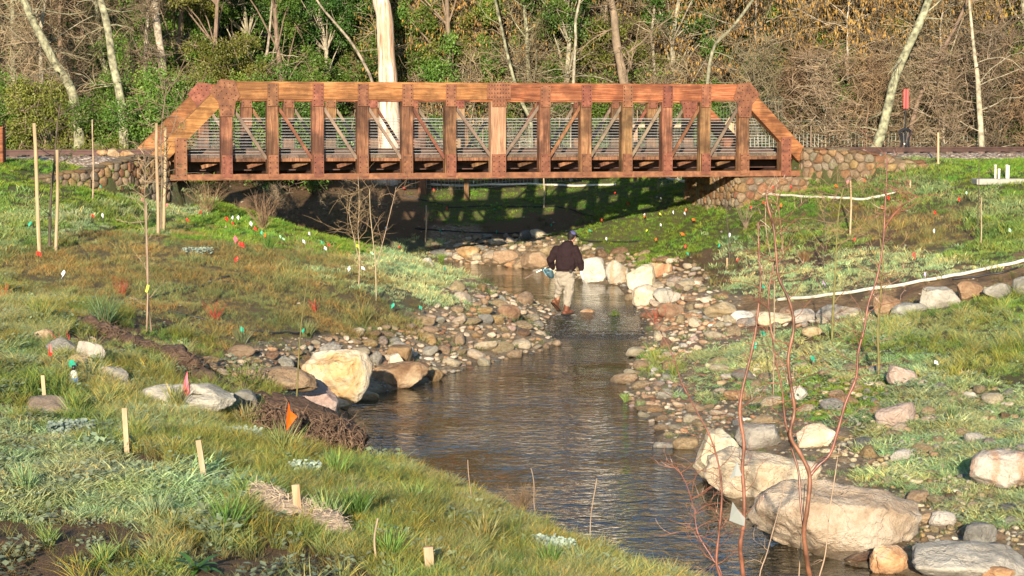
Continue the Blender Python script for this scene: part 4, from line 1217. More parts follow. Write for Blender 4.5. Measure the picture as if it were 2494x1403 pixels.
RU = [gp(tuft("rush_tuft", 90, .30, .60, .006, .08, .35, .15, s, (.6,.7,.7), (1.0,1.0,1.0), .05)) for s in (17,)]
TC = {'lush': ((.185,.300,.040), .2), 'silt': ((.16,.16,.06), .3), 'frost': ((.37,.44,.22), .25), 'olive': ((.250,.240,.095), .22), 'meadow': ((.195,.275,.065), .25), 'tall': ((.215,.265,.070), .32), 'dirt': ((.14,.14,.055), .3), 'rock': ((.14,.18,.07), .3)}
def sample(n, y0, y1, half=.275):
    y = np.exp(RN.uniform(math.log(y0), math.log(y1), n)); x = RN.uniform(-half, half, n)*y + RN.uniform(-.6, .6, n)
    return x, y
def scatter(name, label, pts, yaw, scl, tint, idx, tilt=.12):
    me_ = bpy.data.meshes.new(name); me_.from_pydata(pts.tolist(), [], [])
    n = len(pts)
    a = me_.attributes.new("rot", 'FLOAT_VECTOR', 'POINT')
    rv = np.stack([RN.normal(0, tilt, n), RN.normal(0, tilt, n), yaw], 1).astype(np.float32); a.data.foreach_set("vector", rv.ravel())
    a = me_.attributes.new("scl", 'FLOAT', 'POINT'); a.data.foreach_set("value", scl.astype(np.float32))
    a = me_.attributes.new("pick", 'INT', 'POINT'); a.data.foreach_set("value", idx.astype(np.int32))
    a = me_.attributes.new("tint", 'FLOAT_COLOR', 'POINT'); a.data.foreach_set("color", np.hstack([tint, np.ones((n,1))]).astype(np.float32).ravel())
    o = link(name, me_, label=label, kind='stuff')
    ng = bpy.data.node_groups.get("scatter_tufts")
    if ng is None:
        ng = bpy.data.node_groups.new("scatter_tufts", 'GeometryNodeTree')
        ng.interface.new_socket("Geometry", in_out='INPUT', socket_type='NodeSocketGeometry'); ng.interface.new_socket("Geometry", in_out='OUTPUT', socket_type='NodeSocketGeometry')
        gi = ng.nodes.new("NodeGroupInput"); go = ng.nodes.new("NodeGroupOutput"); ip = ng.nodes.new("GeometryNodeInstanceOnPoints")
        ci = ng.nodes.new("GeometryNodeCollectionInfo"); ci.inputs[0].default_value = gcol; ci.inputs[1].default_value = True; ci.inputs[2].default_value = True
        ip.inputs['Pick Instance'].default_value = True
        def na(nm, ty):
            q = ng.nodes.new("GeometryNodeInputNamedAttribute"); q.data_type = ty; q.inputs[0].default_value = nm
            return [s for s in q.outputs if s.enabled][0]
        ng.links.new(gi.outputs[0], ip.inputs['Points']); ng.links.new(ci.outputs[0], ip.inputs['Instance'])
        ng.links.new(na("pick", 'INT'), ip.inputs['Instance Index'])
        er = ng.nodes.new("FunctionNodeEulerToRotation"); ng.links.new(na("rot", 'FLOAT_VECTOR'), er.inputs[0]); ng.links.new(er.outputs[0], ip.inputs['Rotation'])
        ng.links.new(na("scl", 'FLOAT'), ip.inputs['Scale']); ng.links.new(ip.outputs[0], go.inputs[0])
    md = o.modifiers.new("scatter", 'NODES'); md.node_group = ng
    return o
def near_rock(x, y):
    m = np.zeros(x.shape, bool)
    for (bx, by, br) in BIGROCKS: m |= (x-bx)**2 + (y-by)**2 < (br*.85)**2
    return m
NG = 105000
x, y = sample(NG, 9.5, 69)
z = Hf(x, y); zt = zone(x, y, z, .22); sdv = poly_sd(x, y, shore)
trk = (BR0[1] + (x - BR0[0]) * bs / bc)
keepp = (sdv > 0.12) & ~near_rock(x, y) & ~((y > trk - .2) & ((x < -8.3) | (x > 7.4)) & (y < trk + 4.3))
names_ = np.array(TY)[zt]
dens = {'lush': 1.0, 'frost': .95, 'olive': 1.0, 'meadow': 1.0, 'tall': 1.0, 'dirt': .10, 'rock': .10, 'silt': .02}
patch = fbm(x, y, .9, 21)
pr = np.array([dens[t] for t in TY])[zt] * np.where(names_ == 'lush', 1, np.clip(1.0 + patch*1.1, .35, 1))
pr *= np.where((x < 0) | (y < 17), 1, 1)
keepp &= RN.random(NG) < pr
x, y, z, names_, sdv = x[keepp], y[keepp], z[keepp], names_[keepp], sdv[keepp]
n = len(x); idx = np.zeros(n, int); scl = np.ones(n)
r = RN.random(n)
for t in TY:
    m = names_ == t
    if t == 'lush': idx[m] = np.array(SH)[RN.integers(0, 3, m.sum())]; scl[m] = RN.uniform(.55, .95, m.sum())
    if t == 'frost': idx[m] = np.array(FR)[RN.integers(0, 3, m.sum())]; scl[m] = RN.uniform(.6, 1.1, m.sum())
    if t == 'olive': idx[m] = np.array(DR)[RN.integers(0, 3, m.sum())]; scl[m] = RN.uniform(.6, 1.15, m.sum())
    if t in ('meadow',): idx[m] = np.array(SH + FR[:1] + TL[:1])[RN.integers(0, 5, m.sum())]; scl[m] = RN.uniform(.7, 1.2, m.sum())
    if t == 'tall': idx[m] = np.array(TL)[RN.integers(0, 3, m.sum())]; scl[m] = RN.uniform(.32, .85, m.sum())
    if t in ('dirt', 'rock', 'silt'): idx[m] = np.array(SH + DR)[RN.integers(0, 6, m.sum())]; scl[m] = RN.uniform(.5, 1.2, m.sum())
mw = (RN.random(n) < .13) & (y < 34) & (names_ != 'olive'); idx[mw] = np.array(WD)[RN.integers(0, 2, mw.sum())]; scl[mw] = RN.uniform(.8, 1.5, mw.sum())
mf = (y > 36) & np.isin(names_, ['lush', 'meadow', 'frost']); idx[mf] = np.array(FG)[RN.integers(0, 2, mf.sum())]
scl *= np.clip(y/42, .80, 1.15)
scl *= np.clip(.55 + sdv*.9, .5, 1)
scl *= 1 + np.where(names_ == 'lush', .15, .55)*np.clip(fbm(x, y, .7, 91)*2, -.8, 1.2)
tint = np.array([TC[t][0] for t in names_]); var = np.array([TC[t][1] for t in names_])
pv = fbm(x, y, 1.6, 33)[:, None]; pw = fbm(x, y, .5, 44)[:, None]
tint = tint * (1 + var[:, None]*RN.normal(0, .6, (n,1))) * (1 + .5*pv)
tint = tint * (1 + np.hstack([pw*.5, -pw*.05, -pw*.1]))
fro = np.clip(fbm(x, y, .9, 55)*3.0 + .1, 0, 1)[:, None] * np.isin(names_, ['frost', 'meadow', 'tall'])[:, None] * .45
tint = tint*(1-fro) + np.array([.38,.43,.25])*fro
wdm = np.isin(idx, WD); tint[wdm] = tint[wdm]*.4 + np.array([.30,.36,.23])*.6
tint = np.clip(tint, .01, .7)
lf = x < -0.02*y - 0.0
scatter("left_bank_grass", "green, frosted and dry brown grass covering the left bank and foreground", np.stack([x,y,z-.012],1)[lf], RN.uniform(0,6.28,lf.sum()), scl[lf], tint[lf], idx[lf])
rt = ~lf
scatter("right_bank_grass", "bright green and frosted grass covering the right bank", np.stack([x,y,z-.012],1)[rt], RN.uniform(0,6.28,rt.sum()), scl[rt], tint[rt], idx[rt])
# extra thatch in the closest foreground
x, y = sample(11000, 10.5, 22, .27); z = Hf(x, y); zt = np.array(TY)[zone(x, y, z)]; s_ = poly_sd(x, y, shore)
k = (s_ > .1) & np.isin(zt, ['tall', 'frost', 'meadow']) & (RN.random(len(x)) < .85) & ~near_rock(x, y)
x, y, z, zt = x[k], y[k], z[k], zt[k]; n = len(x)
idx = np.where(zt == 'tall', np.array(TL + SH)[RN.integers(0, 6, n)], np.array(FR + WD)[RN.integers(0, 5, n)])
tint = np.array([TC[t][0] for t in zt]) * RN.uniform(.7, 1.35, (n,1)) * (1 + .6*fbm(x, y, .45, 61)[:,None]*np.array([1,.2,.1]))
scatter("foreground_grass", "thick tufts of long green and straw coloured grass along the near bank", np.stack([x,y,z-.01],1), RN.uniform(0,6.28,n), RN.uniform(.34,.74,n), np.clip(tint,.01,.6), idx, .2)
# ------------------------------------------------------------------ trees behind the railway
def branch_pts(rnd, p, d, L, n=4, wig=.25, droop=0.0):
    pts = [Vector(p)]; d = Vector(d).normalized()
    for i in range(n):
        d = (d + Vector((rnd.gauss(0, wig), rnd.gauss(0, wig), rnd.gauss(0, wig) - droop)) * .6).normalized()
        pts.append(pts[-1] + d * L / n)
    return pts, d
def bare_tree(seed, Ht, lean=(0, 0), r0=.13, nb=14, nsub=6, ntw=9, spread=2.2, low=.1, tw_r=.007, mats=None, cat_n=0, name="bare_tree", straight=False, twl=.75, droop=.05):
    rnd = random.Random(seed); tr = MB(); tw = MB(); ct = MB()
    n = 8; pts = []; x = y = 0
    for i in range(n+1):
        t = i/n; pts.append((lean[0]*t*Ht + x, lean[1]*t*Ht + y, Ht*t))
        x += rnd.gauss(0, .07 if not straight else .03)*Ht/8; y += rnd.gauss(0, .07)*Ht/8
    tr.tube(pts, [r0*(1-.75*i/n) for i in range(n+1)], 7)
    tips = []
    for b in range(nb):
        t = low + (1-low)*rnd.random()**.9; k = min(n-1, int(t*n)); f = t*n-k
        p = Vector(pts[k]).lerp(Vector(pts[k+1]), f); a = rnd.uniform(0, 6.283)
        L = spread*rnd.uniform(.5, 1.1)*(1.15-.5*t)
        bp, bd = branch_pts(rnd, p, (math.cos(a), math.sin(a)*.8, rnd.uniform(-.05, .9)), L, 5, .28)
        rb = r0*.30*(1-.5*t)*rnd.uniform(.6, 1.1)
        tr.tube(bp, [rb*(1-.8*i/5)+.006 for i in range(6)], 4, cap=False)
        for s_ in range(nsub):
            q = rnd.random(); j = min(4, int(q*5)); p2 = bp[j].lerp(bp[j+1], q*5-j)
            d2 = Vector((rnd.gauss(0,1), rnd.gauss(0,1), rnd.gauss(.2,.7))).normalized()
            sp2, sd2 = branch_pts(rnd, p2, d2, L*rnd.uniform(.25,.6), 3, .35)
            tw.tube(sp2, [tw_r*1.7, tw_r*1.5, tw_r*1.2, tw_r*.7], 3, cap=False)
            for w_ in range(ntw):
                q = rnd.random(); j = min(2, int(q*3)); p3 = sp2[j].lerp(sp2[j+1], q*3-j)
                d3 = (sd2*.5 + Vector((rnd.gauss(0,.8), rnd.gauss(0,.8), rnd.gauss(.1,.7)))).normalized()
                tp, td = branch_pts(rnd, p3, d3, twl*rnd.uniform(.3,1.0), 3, .35, droop)
                tw.tube(tp, [tw_r, tw_r*.9, tw_r*.75, tw_r*.4], 3, cap=False)
                tips.append((tp[2], tp[3]))
    for c in range(cat_n):
        a, b = rnd.choice(tips); p = a.lerp(b, rnd.random()); l = rnd.uniform(.08, .15); w = .019
        x, y, z = p
        ct.add([(x, y, z), (x+w, y, z-l*.4), (x, y+w, z-l*.4), (x-w, y, z-l*.4), (x, y-w, z-l*.4), (x, y, z-l)], [(0,1,2),(0,2,3),(0,3,4),(0,4,1),(5,2,1),(5,3,2),(5,4,3),(5,1,4)])
    return tr, tw, ct
def tree_obj(name, label, cat, group, parts, loc=(0,0,0), rz=0.0):
    o = thing(name, label, cat, loc, rz, group)
    for pn, me_ in parts: link(pn, me_, o)
    return o
def leaf_cloud(seed, blobs, n, l=.105, w=.050):
    rnd = np.random.default_rng(seed); wts = np.array([b[3]**2 for b in blobs]); wts /= wts.sum()
    bi = rnd.choice(len(blobs), n, p=wts); B_ = np.array(blobs)
    d = rnd.normal(size=(n,3)); d /= np.linalg.norm(d, axis=1)[:,None]
    r = rnd.random(n)[:,None]**.45
    sub = rnd.normal(size=(len(blobs)*9,3)); sub /= np.linalg.norm(sub,axis=1)[:,None]
    sb = sub[bi*9 + rnd.integers(0,9,n)]
    P_ = B_[bi,:3] + (sb*.62*rnd.uniform(.7,1.15,(n,1)) + d*r*.42) * B_[bi,3][:,None] * np.array([1,1,.8])
    t = rnd.normal(size=(n,3)); t[:,2] -= .3; t /= np.linalg.norm(t,axis=1)[:,None]
    u = np.cross(t, rnd.normal(size=(n,3))); u /= np.linalg.norm(u,axis=1)[:,None]
    L_ = l*rnd.uniform(.6,1.2,(n,1)); W_ = w*rnd.uniform(.7,1.2,(n,1))
    V = np.stack([P_, P_+t*L_*.5+u*W_*.5, P_+t*L_, P_+t*L_*.5-u*W_*.5], 1).reshape(-1,3)
    Fc = np.arange(4*n).reshape(-1,4)
    return V, Fc
def leaf_mesh(name, seed, blobs, n, mat, **k):
    V, Fc = leaf_cloud(seed, blobs, n, **k)
    me_ = bpy.data.meshes.new(name); me_.from_pydata(V.tolist(), [], Fc.tolist()); me_.materials.append(mat); return me_
def leafy_parts(seed, Ht, wid, n, mat, low=.5, bark=None, r0=.12):
    rnd = random.Random(seed); tr = MB(); tw_ = MB(); n_b = 34; blobs = []
    pts = [(rnd.gauss(0,.12)*i*.3, rnd.gauss(0,.12)*i*.3, Ht*.9*i/6) for i in range(7)]
    tr.tube(pts, [r0*(1-.12*i) for i in range(7)], 7)
    for b in range(n_b):
        z = low + (Ht-low)*rnd.random(); t = z/Ht; a = rnd.uniform(0,6.283)
        R = wid*.5*(1.0-.55*abs(t-.45)**1.3)*rnd.uniform(.25,1.0)
        c = Vector((R*math.cos(a), R*math.sin(a)*.8, z)); k = min(5, int(max(0,(t-.12))*6/.9)); p = Vector(pts[k])
        tr.tube([p, p.lerp(c, .5)+Vector((0,0,.15)), c], [r0*.28, r0*.18, .012], 4, cap=False)
        blobs.append((c.x, c.y, c.z, rnd.uniform(.45,.95)))
    for _ in range(260):
        b = rnd.choice(blobs); c = Vector(b[:3]); d = Vector((rnd.gauss(0,1), rnd.gauss(0,1), rnd.gauss(0,.8))).normalized()*b[3]
        tp, _d = branch_pts(rnd, c, d, b[3]*1.1, 3, .3); tr.tube(tp, [.011,.009,.007,.004], 3, cap=False)
    return [("trunk", tr.mesh("trunk", bark or M_barkB)), ("crown", leaf_mesh("crown", seed, blobs, n, mat))]
# prototypes
GRN = [leafy_parts(301, 9.5, 5.0, 32000, M_leafG, bark=M_barkB), leafy_parts(302, 8.5, 4.6, 32000, M_leafD, bark=M_barkP), leafy_parts(303, 9.0, 4.8, 30000, M_leafY, bark=M_barkB)]
SHR = [leafy_parts(311, 2.9, 3.0, 16000, M_leafG, .2, M_barkB, .04), leafy_parts(312, 2.4, 2.8, 15000, M_leafY, .15, M_barkB, .04)]
def bt(seed, mats, cat_n, **k):
    tr, tw, ct = bare_tree(seed, cat_n=cat_n, **k)
    ps = [("trunk", tr.mesh("trunk", mats[0], True)), ("twigs", tw.mesh("twigs", mats[1]))]
    if cat_n: ps.append(("catkins", ct.mesh("catkins", M_catkin)))
    return ps
BAR = [bt(321, (M_barkL, M_twigB), 0, Ht=10, r0=.12, nb=34, nsub=8, ntw=9, spread=2.6, low=.06),
       bt(322, (M_barkB, M_twigR), 0, Ht=9, r0=.10, nb=32, nsub=8, ntw=9, spread=2.4, low=.05),
       bt(323, (M_barkP, M_twigB), 0, Ht=10, r0=.09, nb=30, nsub=8, ntw=9, spread=2.2, low=.05)]
CAT = [bt(331, (M_barkB, M_twigB), 2600, Ht=7.5, r0=.07, nb=30, nsub=7, ntw=8, spread=2.3, low=.03, droop=.12),
       bt(332, (M_barkP, M_twigB), 2000, Ht=6.5, r0=.06, nb=28, nsub=7, ntw=8, spread=2.2, low=.03, droop=.12)]
THK = [bt(341, (M_barkB, M_twigR), 0, Ht=2.6, r0=.03, nb=34, nsub=6, ntw=7, spread=1.5, low=.0, twl=.6), bt(342, (M_barkP, M_twigB), 0, Ht=3.0, r0=.03, nb=34, nsub=6, ntw=7, spread=1.6, low=.0, twl=.6)]
def put(parts, u, Y, name, label, group, cat="tree", scale=1.0, dz=0.0, x=None):
    if x is None and 860 < u < 1740 and Y < 70: Y = 70 + (Y-64)*.4
    if x is None: x = (u - CX)/F*Y
    o = tree_obj(name, label, cat, group, parts, (x, Y, gz(x, Y) - .1 + dz), random.uniform(0, 6.28))
    s_ = scale*random.uniform(.9, 1.1); o.scale = (s_, s_, s_*random.uniform(.92, 1.1)); return o
LBL = {
 'G': ("evergreen_tree", "leafy green evergreen tree in the wood behind the left half of the bridge", "green trees behind the left half of the bridge"),
 'Gr': ("evergreen_tree", "leafy green evergreen tree among the bare trees behind the right half of the bridge", "green trees among the bare ones on the right"),
 'B': ("bare_tree", "bare twiggy brown tree in the wood behind the right half of the bridge", "bare trees on the right"),
 'Bl': ("bare_tree", "bare twiggy tree at the upper left of the wood", "bare trees at the upper left"),
 'K': ("catkin_tree", "bare tree hung with golden catkins behind the right half of the bridge", "trees with golden catkins"),
 'Kl': ("catkin_tree", "bare tree hung with golden catkins right of the pale trunk", "catkin trees right of the pale trunk"),
 'S': ("leafy_shrub", "yellow green leafy shrub behind the railway on the left", "leafy shrubs behind the railway on the left"),
 'T': ("brush_thicket", "tangled bare brush behind the fence on the right", "brush behind the fence"),
}
for (u, Y, ty, k) in [
  # left, bare
  (-120,68,'Bl',0),(40,69,'Bl',0),(150,71,'Bl',1),(260,70,'Bl',0),(20,75,'Bl',1),(200,76,'Bl',1),(340,72,'Bl',1),(-60,72,'Bl',1),(100,66.5,'Bl',2),(350,66,'Bl',2),
  # green mass
  (430,69,'G',0),(520,67,'G',2),(600,70,'G',1),(700,67.5,'G',0),(790,70,'G',1),(860,72,'G',1),(480,74,'G',1),(660,75,'G',1),(930,74,'G',1),(780,76,'G',1),(1010,68,'G',0),(1100,70,'G',0),(560,72,'G',0),(350,75,'G',1),(1180,73,'G',1),(1040,74,'G',1),(-200,74,'G',0),(110,80,'G',1),(290,80,'G',1),
  (1060,66,'Kl',0),(1150,66.5,'Kl',0),(990,66.4,'Kl',1),(1240,67,'Kl',1),
  # right, bare with catkins
  (1290,70,'B',0),(1360,68,'B',2),(1450,71,'B',0),(1520,68,'B',0),(1600,70,'B',2),(1560,74,'B',1),(1700,68,'K',0),(1640,67,'K',1),(1770,70,'K',0),(1830,67,'K',1),(1880,70,'B',0),(1930,67.5,'K',0),
  (1990,69,'K',0),(2050,71,'B',1),(2110,67.5,'K',1),(2170,70,'K',0),(2240,68,'B',0),(2300,71,'B',2),(2350,67.5,'B',0),(2420,69,'K',0),(2490,68,'B',0),(2560,70,'K',1),(2640,69,'B',0),
  (1420,76,'Gr',1),(1700,76,'Gr',1),(1990,75,'Gr',0),(2100,77,'Gr',1),(2330,76,'Gr',1),(2480,72,'Gr',0),(1850,78,'Gr',1),(2250,79,'Gr',0),(1560,79,'Gr',1),(2620,77,'Gr',1),(1290,77,'Gr',1),
  (1970,68,'Gr',0),(2090,69,'Gr',2),(2450,68.5,'Gr',0),(2540,70,'Gr',1),(1830,71,'Gr',1),(2330,70,'Gr',1),(1640,70.5,'Gr',1),(1380,70,'Gr',1),(2200,72,'Gr',1),(1480,71,'Gr',2),(960,67,'G',0),(1080,68,'G',2),(1200,69,'G',0),(1340,73,'K',0),(1480,66.5,'K',1),(1750,74,'B',1),(1920,74,'B',1),(2180,75,'B',1),(2400,75,'B',1),(2060,65.5,'K',1),(2290,65.8,'K',1),(1580,65.8,'B',2)]:
    nm, lb, gr = LBL[ty]
    src = {'G':GRN,'Gr':GRN,'B':BAR,'Bl':BAR,'K':CAT,'Kl':CAT}[ty][k]
    put(src, u, Y, nm, lb, gr, scale=1.0 if ty[0] in 'GB' else 1.05)
_far = True
for (u, Y) in [(1760,67),(1880,66.8),(2020,66.5),(2140,66.6),(2260,67),(2380,66.5),(2470,66.8),(1560,70.5),(1450,70.3)]:
    put(SHR[0], u, Y, 'leafy_shrub', 'green leafy shrub among the brush behind the fence on the right', 'leafy shrubs among the brush on the right', 'shrub', scale=1.0)
# more of the hillside further back
for i in range(34):
    u = -350 + i*95 + random.uniform(-30, 30); Y = random.uniform(80, 92)
    ty = 'G' if u < 1200 else ('Gr' if i % 3 == 0 else 'B'); nm, lb, gr = LBL[ty]
    put((GRN if ty[0] == 'G' else BAR)[random.randrange(3)], u, Y, nm, ('leafy evergreen' if ty[0] == 'G' else 'bare')+' tree far back on the hillside behind the wood', 'trees far back on the hillside', scale=.9)
for (u, Y, k) in [(-40,61,0),(60,62,1),(150,61,0),(235,62,1),(320,61,0),(400,62.5,0),(470,64,1),(560,64,0),(110,64.5,1),(270,65,0),(380,65.5,0),(20,65,0),(650,64.5,0),(-130,62,1),(740,65,0),(190,59.5,1),(340,60,1),(-220,63,0)]:
    nm, lb, gr = LBL['S']; put(SHR[k], u, Y, nm, lb, gr, "shrub", scale=.86 if u < 380 else 1.0)
for (u, Y, k) in [(1000,65,1),(1130,64.5,1),(1270,65,1),(1390,64.6,0),(1510,65,1),(1620,64.6,1),(1730,65,0),(1840,64,1),(1950,64.5,0),(2010,63.5,1),(2110,64,0),(2210,64.5,1),(2300,63.8,1),(2400,64.5,1),(2500,64,0),(2600,64.6,1),(1900,66,1),(2160,66,1),(2350,66,1),(900,65.5,0)]:
    nm, lb, gr = LBL['T']; put(THK[k], u, Y, nm, lb, gr, "brush", scale=1.1)
# dark brush on the bank below the bridge, left
for i, (u, Y) in enumerate([(470,58),(530,56.8),(590,58.5),(640,57),(700,58.8),(450,61),(560,61),(670,61.5),(760,60.5),(820,61.5),(500,54.5),(880,62.5)]):
    x = (u-CX)/F*Y
    put(THK[i % 2], u, Y, "bare_brush", "bare brown brush on the stream bank under the left half of the bridge", "brush under the left half of the bridge", "brush", scale=.58, x=x)

# named trunks, each traced and given its own thickness and distance
def trunk_tree(label, pts, rads, Y, mat, twmat, nbr=10, seed=1, name="tree", ntw=7, brl=1.3, dy=0.0, crown=None):
    w = [Vector(P(u, v, Y + dy*i)) for i, (u, v) in enumerate(pts)]
    b = w[-1].copy(); gzz = gz(b.x, b.y)
    if b.z > gzz + .05: w.append(Vector((b.x + (w[-1].x-w[-2].x)*.3, b.y, gzz - .15))); rads = list(rads) + [rads[-1]*1.12]
    # carry the trunk on above the picture
    d = (w[0]-w[1]).normalized()
    for k in range(3):
        w.insert(0, w[0] + (d + Vector((0,0,.3))).normalized()*1.6); rads = [max(.03, rads[0]*.85)] + list(rads)
    org = w[-1].copy(); rnd = random.Random(seed)
    loc = [p - org for p in w]
    o = thing(name, label, "tree", tuple(org))
    m = MB()
    # smooth the path
    fine = []; fr = []
    for i in range(len(loc)-1):
        for k in range(4):
            t = k/4; p0 = loc[max(0,i-1)]; p1 = loc[i]; p2 = loc[i+1]; p3 = loc[min(len(loc)-1,i+2)]
            fine.append(0.5*((2*p1)+(-p0+p2)*t+(2*p0-5*p1+4*p2-p3)*t*t+(-p0+3*p1-3*p2+p3)*t**3)); fr.append((rads[i]*(1-t)+rads[i+1]*t)*(1+rnd.uniform(-.06,.06)))
    fine.append(loc[-1]); fr.append(rads[-1])
    m.tube(fine, fr, 12); m.build("trunk", mat, o, True)
    bm_ = MB(); tw = MB()
    for b_ in range(nbr):
        i = rnd.randrange(0, max(1, int(len(fine)*.85))); p = fine[i]; a = rnd.choice([0, math.pi]) + rnd.gauss(0,.7)
        bp, bd = branch_pts(rnd, p, (math.cos(a), math.sin(a)-.3, rnd.uniform(-.3,.8)), brl*rnd.uniform(.5,1.5), 6, .4)
        bm_.tube(bp, [max(.010, fr[i]*.24*(1-q/7)) for q in range(7)], 5, cap=False)
        for _ in range(ntw):
            q = rnd.randrange(1, 6); tp, td = branch_pts(rnd, bp[q], (bd + Vector((rnd.gauss(0,.7), rnd.gauss(0,.7), rnd.gauss(0,.7)))), rnd.uniform(.3,1.0), 4, .4)
            tw.tube(tp, [.011,.009,.008,.006,.004], 3, cap=False)
    if nbr: bm_.build("branches", mat, o, kind="stuff"); tw.build("twigs", twmat, o, kind="stuff")
    return o
trunk_tree("leaning lichen covered trunk at the upper left corner", [(55,-10),(80,50),(112,112),(140,165),(172,215),(190,300)], [.12,.125,.13,.14,.15,.17], 64.5, M_barkL, M_twigB, 9, 401)
trunk_tree("upright lichen covered trunk second from the left", [(243,-10),(256,40),(266,90),(274,150),(290,222),(300,300)], [.10,.11,.12,.125,.13,.15], 64.2, M_barkL, M_twigB, 12, 402)
trunk_tree("pale forked trunk at the top between the lichen trunk and the green trees", [(376,-10),(382,60),(392,130),(400,220)], [.11,.12,.12,.13], 66, M_barkP, M_twigB, 4, 403)
trunk_tree("massive pale trunk with peeling bark behind the bridge", [(925,-10),(936,40),(940,120),(945,200),(948,300),(942,380),(932,450)], [.27,.28,.29,.31,.38,.43,.60], 67.0, M_euc, M_twigB, 0, 404, "eucalyptus_tree")
trunk_tree("thin pale trunk leaning right towards the massive pale trunk", [(778,10),(820,60),(860,110),(892,165),(908,205),(930,300)], [.035,.04,.045,.05,.05,.055], 67.5, M_barkP, M_twigB, 3, 405)
trunk_tree("slender white stem above the middle of the bridge", [(1414,-10),(1402,50),(1402,90),(1400,135),(1396,210),(1392,330)], [.04,.042,.044,.045,.05,.05], 67.5, M_barkP, M_twigB, 7, 406, brl=1.0)
trunk_tree("grey brown gnarled trunk right of the bridge centre", [(1485,-10),(1496,40),(1500,95),(1508,140),(1520,200),(1535,300)], [.12,.13,.14,.14,.16,.18], 68, M_barkB, M_twigB, 16, 407, brl=1.8, ntw=10)
trunk_tree("lichen spotted trunk leaning right beside the red switch target", [(2265,-10),(2238,60),(2205,130),(2180,190),(2165,250),(2148,320),(2128,372)], [.11,.12,.13,.135,.14,.15,.17], 62.5, M_barkL, M_twigB, 10, 408, brl=1.5)
trunk_tree("pale upright trunk behind the fence right of the switch stand", [(2372,120),(2380,180),(2384,240),(2388,300),(2392,372)], [.05,.07,.08,.09,.10], 63.0, M_barkP, M_twigB, 10, 409, brl=1.6)
trunk_tree("grey leaning stem between the lichen trunk and the right edge", [(2330,60),(2290,130),(2262,190),(2235,250),(2215,330)], [.05,.06,.06,.07,.08], 64.0, M_barkB, M_twigB, 14, 410, brl=1.2)
trunk_tree("thin white trunk among the green trees left of the bridge top", [(655,90),(650,130),(643,170),(640,230)], [.04,.05,.055,.06], 67.5, M_barkP, M_twigB, 4, 411)
trunk_tree("curved grey trunk in front of the brush at the far left edge", [(-60,205),(30,190),(90,188),(140,205),(175,250)], [.09,.08,.07,.06,.06], 63.0, M_barkP, M_twigR, 6, 412) if False else None
trunk_tree("pale twisted stem seen through the truss right of centre", [(1240,150),(1265,235),(1290,290),(1300,350),(1305,400)], [.05,.06,.07,.08,.09], 67.5, M_barkL, M_twigB, 8, 413)
trunk_tree("crooked pale stem above the right half of the bridge", [(1790,60),(1745,105),(1730,150),(1722,220),(1718,330)], [.05,.05,.06,.06,.07], 64.0, M_barkL, M_twigB, 10, 414, brl=1.3)
# ------------------------------------------------------------------ fences behind the track
def mesh_fence(label, pts, h, dx, nh, top=(), mat=None, r=.006, posts=2.6, posth=None):
    """pts: list of xy; posts + wires"""
    o = thing("wire_fence", label, "fence", (pts[0][0], pts[0][1], gz(*pts[0])))
    ox, oy, oz = o.location
    L = 0; m = MB(); allp = []
    for a, b in zip(pts, pts[1:]):
        l_ = math.hypot(b[0]-a[0], b[1]-a[1]); k = max(1, int(l_/dx))
        for i in range(k):
            t = i/k; allp.append((a[0]+(b[0]-a[0])*t, a[1]+(b[1]-a[1])*t))
    allp.append(pts[-1])
    g = [gz(x, y) for x, y in allp]; g = [sum(g[max(0,i-6):i+7])/len(g[max(0,i-6):i+7]) for i in range(len(g))]
    for (x, y), z in zip(allp, g): m.tube([(x-ox, y-oy, z-oz-.05), (x-ox, y-oy, z-oz+h)], r*.8, 3, cap=False)
    for k in range(nh+1):
        zz = h*k/nh; m.tube([(x-ox, y-oy, z-oz+zz) for (x, y), z in zip(allp, g)], r, 3, cap=False)
    m.build("wire_mesh", mat or M_wirefar, o, kind='stuff')
    for zz in top:
        m = MB(); m.tube([(x-ox, y-oy, z-oz+zz) for (x, y), z in zip(allp[::6]+[allp[-1]], g[::6]+[g[-1]])], r*1.1, 3, cap=False); m.build("strand_wire", mat or M_wirefar, o)
    dist = 0
    step = max(1, int(posts/dx))
    for (x, y), z in list(zip(allp, g))[::step]:
        m = MB(); m.tube([(x-ox, y-oy, z-oz-.1), (x-ox, y-oy, z-oz+(posth or h)+.06)], .022, 5); m.build("fence_post", M_greysteel, o)
    return o
mesh_fence("wire mesh fence with two top strands behind the railway on the right", [TR(LB-1, 8.0), TR(LB+12, 8.0)], .68, .125, 6, (0.95, 1.08), posth=1.1, r=.0075)
mesh_fence("wire mesh fence seen through the bridge truss behind the stream", [(-3.5,68.0),(1,68.3),(4.4,67.6),(6.2,65.2),(8.2,62.6)], 1.85, .14, 12, posth=1.9, mat=mk_simple('dark_green_wire', (.11,.13,.10), .6, .2, 4.0))
mesh_fence("grey wire mesh panels on the shaded bank under the left half of the bridge", [(-7.4, 58.8), (-6.0, 58.9), (-4.4, 59.6)], .75, .09, 8, mat=M_wirefar)
mesh_fence("low wire fence along the top of the far bank under the bridge", [(-9.5, 64.5), (-5, 66.2), (0.5, 67.7), (3.0, 67.4)], .4, .12, 3)

